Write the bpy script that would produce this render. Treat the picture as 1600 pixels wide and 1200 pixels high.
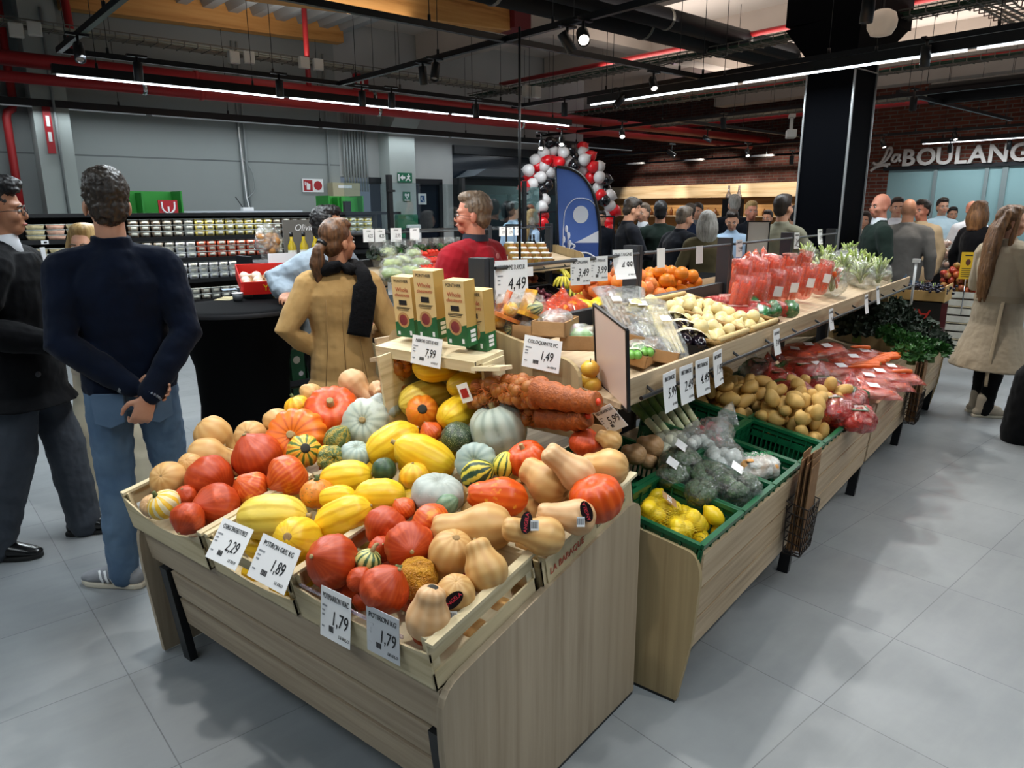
import bpy, math, random
from mathutils import Vector, Matrix, noise
for _o in list(bpy.data.objects): bpy.data.objects.remove(_o)
SC = bpy.context.scene
COL = SC.collection
PI = math.pi
# ---------------------------------------------------------------- camera
# world X runs along the produce stands, world Y across them, metres
F, PIT, ROLL, AU, DB, HC = 1128.6, 0.238456, 0.00358, 0.672694, 0.182481, 1.7
_c, _s, _cp, _sp = math.cos(AU), math.sin(AU), math.cos(PIT), math.sin(PIT)
FW = Vector((_c*_cp, _s*_cp, -_sp)); _rt = Vector((_s, -_c, 0)); _dn = FW.cross(_rt)
RT = math.cos(ROLL)*_rt + math.sin(ROLL)*_dn
DN = -math.sin(ROLL)*_rt + math.cos(ROLL)*_dn
CAM = Vector((0, 0, HC))
cd = bpy.data.cameras.new('camera'); cam = bpy.data.objects.new('camera', cd); COL.objects.link(cam)
cd.sensor_width = 36; cd.lens = F/1600*36; cd.clip_start = .05; cd.clip_end = 200
_m = Matrix((RT, -DN, -FW)).transposed().to_4x4(); _m.translation = CAM
cam.matrix_world = _m; SC.camera = cam
# ---------------------------------------------------------------- world, exposure
W = bpy.data.worlds.new('world'); SC.world = W; W.use_nodes = True
W.node_tree.nodes['Background'].inputs[0].default_value = (.62, .78, 1, 1)
W.node_tree.nodes['Background'].inputs[1].default_value = .18
VS = SC.view_settings
VS.view_transform = 'Standard'; VS.look = 'None'; VS.gamma = 1; VS.exposure = 0.0; VS.use_curve_mapping = False
SC.cycles.max_bounces = 6; SC.cycles.transparent_max_bounces = 12; SC.cycles.diffuse_bounces = 3
SC.cycles.caustics_reflective = False; SC.cycles.caustics_refractive = False
SC.cycles.sample_clamp_indirect = 4
def B(x, y, z=0):
 """building frame (walls, tiles, ceiling rails; turned 10.5 degrees from the stands) to world"""
 c, s = math.cos(-DB), math.sin(-DB)
 return Vector((x*c-y*s, x*s+y*c, z))
RB = -DB
def area_light(name, loc, sx, sy, power, col=(1, 1, 1), rz=0.0, spread=PI):
 l = bpy.data.lights.new(name, 'AREA'); l.shape = 'RECTANGLE'; l.size = sx; l.size_y = sy
 l.energy = power; l.color = col; l.spread = spread
 o = bpy.data.objects.new(name, l); COL.objects.link(o); o.location = loc; o.rotation_euler = (0, 0, rz); return o
def spot_light(name, loc, to, power, ang=50, col=(1, .96, .9), blend=.35, rad=.04):
 l = bpy.data.lights.new(name, 'SPOT'); l.energy = power; l.spot_size = math.radians(ang); l.spot_blend = blend
 l.shadow_soft_size = rad; l.color = col
 o = bpy.data.objects.new(name, l); COL.objects.link(o); o.location = loc
 o.rotation_euler = (Vector(to)-Vector(loc)).to_track_quat('-Z', 'Y').to_euler(); return o
# linear LED lamps of the shop, plus tubeless fill lines added over left floor and front
COOL = (.86, .95, 1)
for nm, x, y, L, al, pw in [('led_line_light', 5.2, 8.7, 7.2, 0, 150), ('led_line_light', 5.5, 11.3, 9, 0, 30), ('led_line_light', 7.3, 4.5, 4.6, 1, 75),
      ('led_line_light', 7.3, 0.4, 3.4, 1, 60), ('led_line_light', 1.6, -.5, 5.0, 1, 60), ('led_line_light', -1.2, 3.2, 6.0, 1, 60), ('led_line_light', 1.6, 5.4, 4.4, 1, 110),
      ('led_line_light', 17.15, 3.5, 6.0, 1, 70), ('led_line_light', 12.0, 1.0, 6.0, 1, 80), ('led_line_light', 12.0, 7.5, 5.0, 1, 26)]:
 area_light(nm, B(x, y, 2.95), L if not al else .08, .08 if not al else L, pw, COOL, RB)
# track spots over the stands
for lx, ly, tx, ty, tz, pw, an in [(1.1, 2.45, 1.45, 1.75, .7, 105, 62), (2.6, 2.35, 1.75, 1.75, .9, 85, 62), (.9, 1.1, 1.5, 1.6, .7, 50, 60),
                           (2.9, 1.8, 3.0, 1.2, .9, 120, 70), (4.3, 1.9, 4.2, 1.3, 1.0, 120, 70), (5.7, 1.9, 5.6, 1.4, 1.0, 120, 70), (7.2, 2.0, 6.8, 1.4, .8, 70, 65),
                           (2.2, 2.6, 2.7, 3.7, 1.1, 90, 70), (3.6, 4.1, 3.4, 2.5, 1.0, 60, 70), (4.4, 4.2, 4.6, 5.2, 1.0, 110, 75), (6.2, 4.2, 6.2, 5.2, 1.0, 110, 75), (9.6, 1.4, 9.9, 1.7, .9, 110, 60), (5.2, 3.4, 5.3, 4.7, .7, 110, 65), (7.0, 3.4, 6.9, 4.8, .8, 120, 65), (2.4, -.7, 2.7, 1.1, .6, 60, 60), (4.0, -.7, 4.1, 1.1, .6, 60, 60), (5.6, -.7, 5.6, 1.1, .6, 60, 60)]:
 spot_light('track_spot_light', (lx, ly, 3.0), (tx, ty, tz), pw, an)
for x, y, tx, ty, tz, pw in [(16.4, 14.0, 18.3, 14.2, 2.0, 260), (16.4, 12.0, 18.3, 12.2, 2.0, 260), (16.4, 10.0, 18.3, 10.2, 2.0, 260), (10.7, 9.6, 11.5, 9.2, 1.2, 70), (10.7, 6.3, 11.6, 7.0, 1.2, 90),
                         (15.5, 3.0, 17.8, 2.2, 2.4, 70), (10.7, 3.6, 11.4, 3.6, 1.3, 80), (15.5, .6, 17.8, .4, 2.4, 70)]:
 spot_light('track_spot_light', B(x, y, 3.05), B(tx, ty, tz), pw, 70, (1, .9, .78))
# strips under the dairy shelf edges
for z in (.84, 1.10, 1.36, 1.61): area_light('shelf_strip_light', B(2.2, 9.42, z-.05), 7.6, .02, 4.5, (1, .97, .9), RB)
# added upward fill that brightens the ceiling; the LED profiles carry no such strips
for x, y, L, pw in [(9.8, 4.5, 8, 115), (13.9, 6, 8, 100), (7, 3, 6, 70), (4.5, 9.0, 3, 40)]:
 o = area_light('uplight_strip_light', B(x, y, 3.86), 1.4, L, pw, (1, .9, .82), RB); o.rotation_euler = (PI, 0, RB)
# ---------------------------------------------------------------- helpers
R = random.Random(7)
def lin(c):
 if isinstance(c, str):
  c = tuple(int(c[i:i+2], 16)/255 for i in (0, 2, 4))
 return tuple((x/12.92 if x <= .04045 else ((x+.055)/1.055)**2.4) for x in c[:3])+(1,)
def ray(px, py): return FW + RT*((px-800)/F) + DN*((py-600)/F)
def onz(px, py, z=0): d = ray(px, py); return CAM + d*((z-HC)/d.z)
def onx(px, py, x): d = ray(px, py); return CAM + d*(x/d.x)
def ony(px, py, y): d = ray(px, py); return CAM + d*(y/d.y)
def atd(px, py, depth): return CAM + ray(px, py)*depth
def onxb(px, py, xb):
 d = ray(px, py); c, s = math.cos(-DB), math.sin(-DB); return CAM + d*(xb/(d.x*c+d.y*s))
def onyb(px, py, yb):
 d = ray(px, py); c, s = math.cos(-DB), math.sin(-DB); return CAM + d*(yb/(-d.x*s+d.y*c))
def view(a, b, c): return (RT*a - DN*b - FW*c).normalized()   # right, up, towards the camera
class MB:
 def __init__(s): s.v = []; s.f = []; s.m = []
 def add(s, vs, fs, mi=0, M=None):
  o = len(s.v)
  s.v += [tuple(M @ Vector(p)) for p in vs] if M is not None else [tuple(p) for p in vs]
  s.f += [[i+o for i in f] for f in fs]; s.m += [mi]*len(fs); return s
 def box(s, x0, x1, y0, y1, z0, z1, mi=0, M=None):
  vs = [(x, y, z) for z in (z0, z1) for y in (y0, y1) for x in (x0, x1)]
  return s.add(vs, [(0, 2, 3, 1), (4, 5, 7, 6), (0, 1, 5, 4), (2, 6, 7, 3), (0, 4, 6, 2), (1, 3, 7, 5)], mi, M)
 def prism(s, poly, vec, mi=0, M=None):
  n = len(poly); vec = Vector(vec)
  vs = [Vector(p) for p in poly] + [Vector(p)+vec for p in poly]
  return s.add(vs, [list(range(n))[::-1], list(range(n, 2*n))] + [(i, (i+1) % n, n+(i+1) % n, n+i) for i in range(n)], mi, M)
 def bar(s, a, b, w, h=None, up=(0, 0, 1), mi=0):
  a = Vector(a); b = Vector(b); h = h or w; t = (b-a).normalized(); u = Vector(up)
  if abs(t.dot(u)) > .98: u = Vector((1, 0, 0))
  sd = t.cross(u).normalized(); u = sd.cross(t)
  q = [sd*(w/2)+u*(h/2), sd*(-w/2)+u*(h/2), sd*(-w/2)-u*(h/2), sd*(w/2)-u*(h/2)]
  return s.prism([a+x for x in q], b-a, mi)
 def tube(s, pts, rad, n=8, cap=True, side=None, mi=0, M=None, closed=False):
  pts = [Vector(p) for p in pts]; k = len(pts); vs = []; fs = []
  if not isinstance(rad, (list, tuple)): rad = [rad]*k
  for i, p in enumerate(pts):
   t = (pts[(i+1) % k]-pts[i-1]) if closed else (pts[min(i+1, k-1)]-pts[max(i-1, 0)])
   t = t.normalized() if t.length > 1e-9 else Vector((0, 0, 1))
   sd = Vector(side) if side else Vector((1, 0, 0))
   if side is None and i and not closed: sd = prev
   if abs(t.dot(sd.normalized())) > .97: sd = Vector((0, 1, 0)) if abs(t.y) < .9 else Vector((0, 0, 1))
   sd = (sd - t*sd.dot(t)).normalized(); prev = sd; u = t.cross(sd)
   r = rad[i]; rx, ry = r if isinstance(r, (tuple, list)) else (r, r)
   for j in range(n):
    a = 2*PI*j/n; vs.append(p + sd*(rx*math.cos(a)) + u*(ry*math.sin(a)))
  for i in range(k if closed else k-1):
   for j in range(n):
    a, b = i*n, ((i+1) % k)*n
    fs.append((a+j, a+(j+1) % n, b+(j+1) % n, b+j))
  if cap and not closed:
   fs.append(list(range(n))[::-1]); fs.append([(k-1)*n+j for j in range(n)])
  return s.add(vs, fs, mi, M)
 def cap(s, a, b, ra, rb=None, n=12, side=None, fl=1):
  """tapered capsule with rounded ends"""
  rb = ra if rb is None else rb; a = Vector(a); b = Vector(b); t = (b-a)
  t = t.normalized() if t.length > 1e-6 else Vector((0, 0, 1))
  P = []; Q = []
  for q in (-.96, -.7, -.38): P.append(a+t*ra*q); Q.append(ra*math.sqrt(1-q*q))
  P += [a, b]; Q += [ra, rb]
  for q in (.38, .7, .96): P.append(b+t*rb*q); Q.append(rb*math.sqrt(1-q*q))
  return s.tube(P, [(r, r*fl) for r in Q], n, True, side)
 def chain(s, pts, rads, n=12, side=None):
  """continuous tapered limb with rounded ends"""
  pts = [Vector(p) for p in pts]; P = []; Q = []
  t0 = (pts[1]-pts[0]).normalized(); t1 = (pts[-1]-pts[-2]).normalized()
  f = lambda r, q: tuple(x*math.sqrt(1-q*q) for x in r) if isinstance(r, tuple) else r*math.sqrt(1-q*q)
  m = lambda r: min(r) if isinstance(r, tuple) else r
  for q in (-.95, -.6): P.append(pts[0]+t0*m(rads[0])*q); Q.append(f(rads[0], q))
  P += pts; Q += rads
  for q in (.6, .95): P.append(pts[-1]+t1*m(rads[-1])*q); Q.append(f(rads[-1], q))
  return s.tube(P, Q, n, True, side)
 def ell(s, c, r, nu=14, nv=9, M=None, mi=0):
  c = Vector(c); r = r if isinstance(r, (tuple, list)) else (r, r, r)
  vs = [c+Vector((0, 0, -r[2]))]; fs = []
  for i in range(1, nv):
   a = -PI/2+PI*i/nv
   for j in range(nu):
    b = 2*PI*j/nu; vs.append(c+Vector((r[0]*math.cos(a)*math.cos(b), r[1]*math.cos(a)*math.sin(b), r[2]*math.sin(a))))
  vs.append(c+Vector((0, 0, r[2]))); L = len(vs)-1
  for j in range(nu): fs.append((0, 1+(j+1) % nu, 1+j))
  for i in range(nv-2):
   for j in range(nu):
    a, b = 1+i*nu, 1+(i+1)*nu; fs.append((a+j, a+(j+1) % nu, b+(j+1) % nu, b+j))
  for j in range(nu): fs.append((L, 1+(nv-2)*nu+j, 1+(nv-2)*nu+(j+1) % nu))
  return s.add(vs, fs, mi, M)
 def lathe(s, prof, n=24, fn=None, M=None, mi=0, cap=True):
  vs = []; fs = []; k = len(prof)
  for i, (r, z) in enumerate(prof):
   for j in range(n):
    a = 2*PI*j/n; q = Vector((r*math.cos(a), r*math.sin(a), z))
    vs.append(fn(q, a, i/(k-1)) if fn else q)
  for i in range(k-1):
   for j in range(n): fs.append((i*n+j, i*n+(j+1) % n, (i+1)*n+(j+1) % n, (i+1)*n+j))
  if cap: fs.append(list(range(n))[::-1]); fs.append([(k-1)*n+j for j in range(n)])
  return s.add(vs, fs, mi, M)
 def mesh(s, name, mats, smooth=True):
  me = bpy.data.meshes.new(name); me.from_pydata(s.v, [], s.f)
  for m in (mats if isinstance(mats, (list, tuple)) else [mats]): me.materials.append(m)
  if s.m and max(s.m): me.polygons.foreach_set('material_index', s.m)
  me.polygons.foreach_set('use_smooth', [smooth]*len(me.polygons)); me.update(); return me
 def build(s, name, mats, parent=None, loc=None, rz=None, smooth=True, bevel=0, remesh=0, disp=None, sub=0, mx=None):
  o = bpy.data.objects.new(name, s.mesh(name, mats, smooth)); COL.objects.link(o)
  if parent is not None: o.parent = parent
  if mx is not None: o.matrix_basis = mx
  if loc is not None: o.location = loc
  if rz is not None: o.rotation_euler = (0, 0, rz)
  if remesh:
   m = o.modifiers.new('remesh', 'REMESH'); m.mode = 'VOXEL'; m.voxel_size = remesh; m.use_smooth_shade = True
   m = o.modifiers.new('smooth', 'SMOOTH'); m.factor = .5; m.iterations = 5
  if disp:
   m = o.modifiers.new('folds', 'DISPLACE'); m.texture = cloud(disp[1]); m.strength = disp[0]; m.mid_level = .5
   m.texture_coords = 'LOCAL'
  if bevel:
   m = o.modifiers.new('bevel', 'BEVEL'); m.width = bevel; m.segments = 2; m.limit_method = 'ANGLE'
  if sub:
   m = o.modifiers.new('sub', 'SUBSURF'); m.levels = sub; m.render_levels = sub
  return o
_cl = {}
def cloud(sz):
 if sz not in _cl:
  t = bpy.data.textures.new('folds', 'CLOUDS'); t.noise_scale = sz; t.noise_depth = 2; _cl[sz] = t
 return _cl[sz]
def tag(o, label=None, cat=None, group=None, kind=None):
 if label: o['label'] = label
 if cat: o['category'] = cat
 if group: o['group'] = group
 if kind: o['kind'] = kind
 return o
def empty(name, loc=(0, 0, 0), rz=0, label=None, cat=None, group=None, mx=None):
 o = bpy.data.objects.new(name, None); COL.objects.link(o); o.empty_display_size = .05
 if mx is not None: o.matrix_basis = mx
 else: o.location = loc; o.rotation_euler = (0, 0, rz)
 return tag(o, label, cat, group)
KIDS = {}
def dup(root, loc=None, rot=None, scale=None, label=None, group=None, mx=None):
 r = root.copy(); COL.objects.link(r)
 if mx is not None: r.matrix_basis = mx
 if loc is not None: r.location = loc
 if rot is not None: r.rotation_euler = rot
 if scale is not None: r.scale = (scale,)*3 if isinstance(scale, (int, float)) else scale
 if label: r['label'] = label
 if group: r['group'] = group
 for ch in KIDS.get(root.name, root.children):
  c = ch.copy(); COL.objects.link(c); c.parent = r
  for g in ch.children:
   d = g.copy(); COL.objects.link(d); d.parent = c
 return r
def mxf(right, up, nrm, loc):
 m = Matrix((Vector(right).normalized(), Vector(up).normalized(), Vector(nrm).normalized())).transposed().to_4x4()
 m.translation = Vector(loc); return m
def axm(axis, loc, sc=1.0, spin=0.0):
 """matrix that turns local +Z to axis"""
 m = Vector(axis).normalized().to_track_quat('Z', 'Y').to_matrix().to_4x4() @ Matrix.Rotation(spin, 4, 'Z')
 if isinstance(sc, (tuple, list)): m = m @ Matrix.Diagonal((sc[0], sc[1], sc[2], 1))
 else: m = m @ Matrix.Diagonal((sc, sc, sc, 1))
 m.translation = Vector(loc); return m
def spl(pts, n):
 """Catmull-Rom through 2-D or 3-D points"""
 P = [Vector(p) for p in pts]; out = []
 for i in range(len(P)-1):
  a, b, c, d = P[max(i-1, 0)], P[i], P[i+1], P[min(i+2, len(P)-1)]
  for k in range(n):
   t = k/n; out.append(.5*((2*b)+(c-a)*t+(2*a-5*b+4*c-d)*t*t+(3*b-a-3*c+d)*t*t*t))
 out.append(P[-1]); return out
# ---------------------------------------------------------------- materials
MATS = {}
class NT:
 def __init__(s, name):
  s.m = bpy.data.materials.new(name); s.m.use_nodes = True; s.t = s.m.node_tree; s.n = s.t.nodes
  s.p = s.n['Principled BSDF']; s.out = s.n['Material Output']
 def new(s, t, **k):
  n = s.n.new(t)
  for a, v in k.items():
   if hasattr(n, a): setattr(n, a, v)
   else: n.inputs[a.replace('_', ' ')].default_value = v
  return n
 def link(s, a, b): s.t.links.new(a, b)
 def coord(s, kind='Object', scale=(1, 1, 1), rot=(0, 0, 0), loc=(0, 0, 0)):
  c = s.new('ShaderNodeTexCoord'); m = s.new('ShaderNodeMapping')
  m.inputs['Scale'].default_value = scale; m.inputs['Rotation'].default_value = rot; m.inputs['Location'].default_value = loc
  s.link(c.outputs[kind], m.inputs[0]); return m.outputs[0]
 def noise(s, co, scale, detail=3, rough=.55):
  n = s.new('ShaderNodeTexNoise'); s.link(co, n.inputs['Vector'])
  n.inputs['Scale'].default_value = scale; n.inputs['Detail'].default_value = detail; n.inputs['Roughness'].default_value = rough
  return n.outputs['Fac']
 def ramp(s, fac, stops):
  r = s.new('ShaderNodeValToRGB'); s.link(fac, r.inputs[0]); e = r.color_ramp.elements
  while len(e) < len(stops): e.new(.5)
  for q, (pos, c) in zip(e, stops): q.position = pos; q.color = lin(c) if not isinstance(c, (int, float)) else (c, c, c, 1)
  return r.outputs[0]
 def mix(s, fac, a, b, mode='MIX'):
  n = s.new('ShaderNodeMix', data_type='RGBA', blend_type=mode)
  for i, v in ((0, fac), (6, a), (7, b)):
   if hasattr(v, 'links'): s.link(v, n.inputs[i])
   else: n.inputs[i].default_value = v if i == 0 else (lin(v) if len(v) != 4 else v)
  return n.outputs[2]
 def math(s, op, a, b=None):
  n = s.new('ShaderNodeMath', operation=op)
  for i, v in ((0, a), (1, b)):
   if v is None: continue
   if hasattr(v, 'links'): s.link(v, n.inputs[i])
   else: n.inputs[i].default_value = v
  return n.outputs[0]
 def bump(s, fac, strength=.3, dist=.01):
  b = s.new('ShaderNodeBump'); b.inputs['Strength'].default_value = strength; b.inputs['Distance'].default_value = dist
  s.link(fac, b.inputs['Height']); s.link(b.outputs[0], s.p.inputs['Normal'])
def P(name, col, rough=.5, metal=0, spec=.5, var=None, bump=None, emit=None, alpha=None, coat=0, sheen=0, vein=None):
 """plain procedural material; var=(scale, colour2, amount), bump=(scale, strength)"""
 if name in MATS: return MATS[name]
 s = NT(name); p = s.p; p.inputs['Base Color'].default_value = lin(col); p.inputs['Roughness'].default_value = rough
 p.inputs['Metallic'].default_value = metal; p.inputs['Specular IOR Level'].default_value = spec
 p.inputs['Coat Weight'].default_value = coat; p.inputs['Sheen Weight'].default_value = sheen
 co = s.coord() if (var or bump or vein) else None
 if var:
  f = s.noise(co, var[0]); r = s.ramp(f, [(.35, 0.0), (.65, 1.0)])
  c = s.mix(s.math('MULTIPLY', r, var[2]), col, var[1]); s.link(c, p.inputs['Base Color'])
 if bump: s.bump(s.noise(co, bump[0]), bump[1], bump[2] if len(bump) > 2 else .01)
 if emit: p.inputs['Emission Color'].default_value = lin(emit[0]); p.inputs['Emission Strength'].default_value = emit[1]
 if alpha is not None: p.inputs['Alpha'].default_value = alpha
 MATS[name] = s.m; return s.m
def woodm(name, a, b, axis=0, scale=1.0, rough=.55, streak=14, dark='6f5a42', spec=.35):
 """oak board: grain stretched along axis (0 x, 1 y, 2 z)"""
 if name in MATS: return MATS[name]
 s = NT(name); sc = [streak*2.2*scale]*3; sc[axis] = 1.1*scale
 co = s.coord(scale=sc); n1 = s.noise(co, 1.0, 6, .62)
 sc2 = [5*scale]*3; sc2[axis] = .35*scale; n2 = s.noise(s.coord(scale=sc2, loc=(3, 7, 1)), 1.0, 3)
 c = s.ramp(n1, [(.3, dark), (.44, a), (.62, b)]); c2 = s.mix(s.ramp(n2, [(.35, .0), (.7, .5)]), c, a)
 s.link(c2, s.p.inputs['Base Color']); s.p.inputs['Roughness'].default_value = rough; s.p.inputs['Specular IOR Level'].default_value = spec
 s.bump(n1, .12, .003); MATS[name] = s.m; return s.m
def stripem(name, stops, n=10, nz=.25, nscale=3, rough=.42, lump=0, base_noise=None, sharp=1, top=None, coat=.0, speck=None, spec=.5):
 """squash skin: colour bands that run from stem to blossom end (angle about the local Z axis)"""
 if name in MATS: return MATS[name]
 s = NT(name); co = s.coord(); x = s.new('ShaderNodeSeparateXYZ'); s.link(co, x.inputs[0])
 a = s.math('ARCTAN2', x.outputs[1], x.outputs[0]); nn = s.noise(co, nscale, 4)
 w = s.math('SINE', s.math('ADD', s.math('MULTIPLY', a, n), s.math('MULTIPLY', s.math('SUBTRACT', nn, .5), nz*20)))
 w = s.math('ADD', s.math('MULTIPLY', w, .5), .5)
 c = s.ramp(w, stops)
 if base_noise: c = s.mix(s.ramp(s.noise(co, base_noise[0], 4), [(base_noise[2], 0.0), (base_noise[2]+.12, 1.0)]), c, base_noise[1])
 if speck: c = s.mix(s.ramp(s.noise(co, speck[0], 2), [(speck[2], 0.0), (speck[2]+.05, 1.0)]), c, speck[1])
 if top: c = s.mix(s.ramp(s.math('ADD', s.math('MULTIPLY', x.outputs[2], .5), s.math('ADD', s.math('MULTIPLY', nn, .3), .2)), [(top[1], 0.0), (top[1]+.15, 1.0)]), c, top[0])
 s.link(c, s.p.inputs['Base Color']); s.p.inputs['Roughness'].default_value = rough; s.p.inputs['Coat Weight'].default_value = coat
 s.p.inputs['Specular IOR Level'].default_value = spec
 if lump: s.bump(s.noise(co, lump[0], 3), lump[1], .03)
 MATS[name] = s.m; return s.m
def filmm(name, col, op=.25, rough=.12, bump=(30, .6)):
 """crinkled thin plastic film"""
 if name in MATS: return MATS[name]
 s = NT(name); s.n.remove(s.p)
 t = s.new('ShaderNodeBsdfTransparent'); t.inputs[0].default_value = tuple(.55+.45*x for x in lin(col)[:3])+(1,)
 g = s.new('ShaderNodeBsdfGlossy'); g.inputs['Roughness'].default_value = rough; g.inputs[0].default_value = (1, 1, 1, 1)
 d = s.new('ShaderNodeBsdfDiffuse'); d.inputs[0].default_value = lin(col)
 co = s.coord(); nz = s.noise(co, bump[0], 3); b = s.new('ShaderNodeBump'); b.inputs['Strength'].default_value = bump[1]; b.inputs['Distance'].default_value = .02
 s.link(nz, b.inputs['Height']); s.link(b.outputs[0], g.inputs['Normal']); s.link(b.outputs[0], d.inputs['Normal'])
 m1 = s.new('ShaderNodeMixShader'); s.link(s.ramp(s.noise(co, bump[0]*.8, 4), [(.45, op*.6), (.62, op*.8+.25*min(1, op*5)), (.68, op)]), m1.inputs[0]); s.link(t.outputs[0], m1.inputs[1]); s.link(d.outputs[0], m1.inputs[2])  # noise-driven whitish streaks paint crease highlights into the film
 fr = s.new('ShaderNodeLayerWeight'); fr.inputs[0].default_value = .25; s.link(b.outputs[0], fr.inputs['Normal'])
 m2 = s.new('ShaderNodeMixShader'); s.link(s.math('ADD', s.math('MULTIPLY', fr.outputs['Facing'], .45), .06), m2.inputs[0])
 s.link(m1.outputs[0], m2.inputs[1]); s.link(g.outputs[0], m2.inputs[2]); s.link(m2.outputs[0], s.out.inputs[0])
 MATS[name] = s.m; return s.m
def glassm(name, tint=(1, 1, 1), refl=.10):
 if name in MATS: return MATS[name]
 s = NT(name); s.n.remove(s.p); t = s.new('ShaderNodeBsdfTransparent'); t.inputs[0].default_value = tuple(tint)+(1,)
 g = s.new('ShaderNodeBsdfGlossy'); g.inputs['Roughness'].default_value = .02
 fr = s.new('ShaderNodeLayerWeight'); fr.inputs[0].default_value = .2
 m = s.new('ShaderNodeMixShader'); s.link(s.math('ADD', s.math('MULTIPLY', fr.outputs['Fresnel'], .6), refl), m.inputs[0])
 s.link(t.outputs[0], m.inputs[1]); s.link(g.outputs[0], m.inputs[2]); s.link(m.outputs[0], s.out.inputs[0]); MATS[name] = s.m; return s.m
def brickm(name, c1, c2, mort, bw=.22, bh=.07, ms=.008, rough=.85, offset=.5, bump=.5, var=None, loc=(0, 0, 0), axes='XZ', spec=.3):
 if name in MATS: return MATS[name]
 s = NT(name); co = s.coord(loc=loc)
 if axes != 'XY':
  x = s.new('ShaderNodeSeparateXYZ'); s.link(co, x.inputs[0]); cm = s.new('ShaderNodeCombineXYZ')
  s.link(x.outputs['XYZ'.index(axes[0])], cm.inputs[0]); s.link(x.outputs['XYZ'.index(axes[1])], cm.inputs[1]); v = cm.outputs[0]
 else: v = co
 b = s.new('ShaderNodeTexBrick'); b.offset = offset; b.squash = 1; s.link(v, b.inputs['Vector'])
 for k, q in (('Color1', c1), ('Color2', c2), ('Mortar', mort)): b.inputs[k].default_value = lin(q)
 b.inputs['Scale'].default_value = 1; b.inputs['Mortar Size'].default_value = ms; b.inputs['Mortar Smooth'].default_value = .1
 b.inputs['Brick Width'].default_value = bw; b.inputs['Row Height'].default_value = bh; c = b.outputs['Color']
 if var:
  c = s.mix(s.ramp(s.noise(co, var[0], 6, .6), [(.35, .0), (.7, var[2])]), c, var[1])
  c = s.mix(s.ramp(s.noise(s.coord(scale=(1, 5, 1)), 2.2, 5), [(.45, .0), (.75, var[2]*.6)]), c, var[1])
 s.link(c, s.p.inputs['Base Color']); s.p.inputs['Roughness'].default_value = rough; s.p.inputs['Specular IOR Level'].default_value = spec
 if bump: s.bump(s.math('SUBTRACT', 1, b.outputs['Fac']), bump, .004)
 MATS[name] = s.m; return s.m
OAK = woodm('oak_board', 'b09a7c', 'c9b597', 0, 1.0, dark='8e7a61')
OAKZ = woodm('oak_board_upright', 'a6967f', 'b2a28b', 2, .9, dark='93836d')
OAKG = woodm('oak_board_golden', 'a8946e', 'b6a179', 2, .9, dark='937e5a')
OAKY = woodm('oak_board_across', 'a18f78', 'b7a68d', 1, .9, dark='80705c')
CRW = woodm('poplar_crate', 'cdbd98', 'e0d3b2', 1, .8, .7, 9, 'a8946a')
CRWX = woodm('poplar_crate_x', 'cdbd98', 'e0d3b2', 0, .8, .7, 9, 'a8946a')
GLULAM = woodm('glulam', 'c48c4c', 'd9a563', 0, .5, .6, 7, '8a5526')
BLACK = P('black_metal', '0c0e12', .38, 0, .5)
BLACKM = P('black_steel_leg', '15171b', .45, .3)
ANTHR = P('anthracite_frame', '3b3e43', .45, .4)
WHITE = P('white_plastic', 'e8e8e6', .4)
PAPER = P('white_card', 'f0f1f2', .45)
PAPERG = P('grey_card', 'c9ccd0', .5)
INK = P('black_ink', '15161a', .6)
INKR = P('red_ink', 'b5202a', .6)
INKG = P('grey_ink', '8d9095', .6)
CHROME = P('chrome', 'c9cbce', .2, 1)
GREENC = P('green_crate_plastic', '0c5a38', .38, 0, .5)
KRAFT = P('kraft_paper', 'b48a5c', .75, var=(9, 'a07748', .6), bump=(25, .3))
KRAFTB = P('brown_paper_bag', '8b6845', .8, var=(12, '6e4f31', .6), bump=(20, .4))
TUBE = P('led_tube', 'ffffff', .4, emit=('eaf6ff', 7))
LENS = P('spot_lens', 'ffffff', .4, emit=('fff4e4', 14))
SKIN = P('skin_light', 'd09c80', .5, var=(10, 'bd8264', .5), spec=.4)
SKINT = P('skin_tan', 'b98263', .5, var=(10, 'a56d4f', .5), spec=.4)
SKINR = P('skin_ruddy', 'cc8c72', .5, var=(9, 'b5654e', .6), spec=.4)
CLEAR = filmm('clear_film', 'f7faf8', .05, .1, (45, 1))
CLEARB = filmm('clear_bag', 'f2f6f4', .14, .1, (45, 1))
REDF = filmm('red_film', 'f87a62', .2, .12, (40, 1))
PANE = glassm('glass_pane', (.9, .95, .95))
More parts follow.
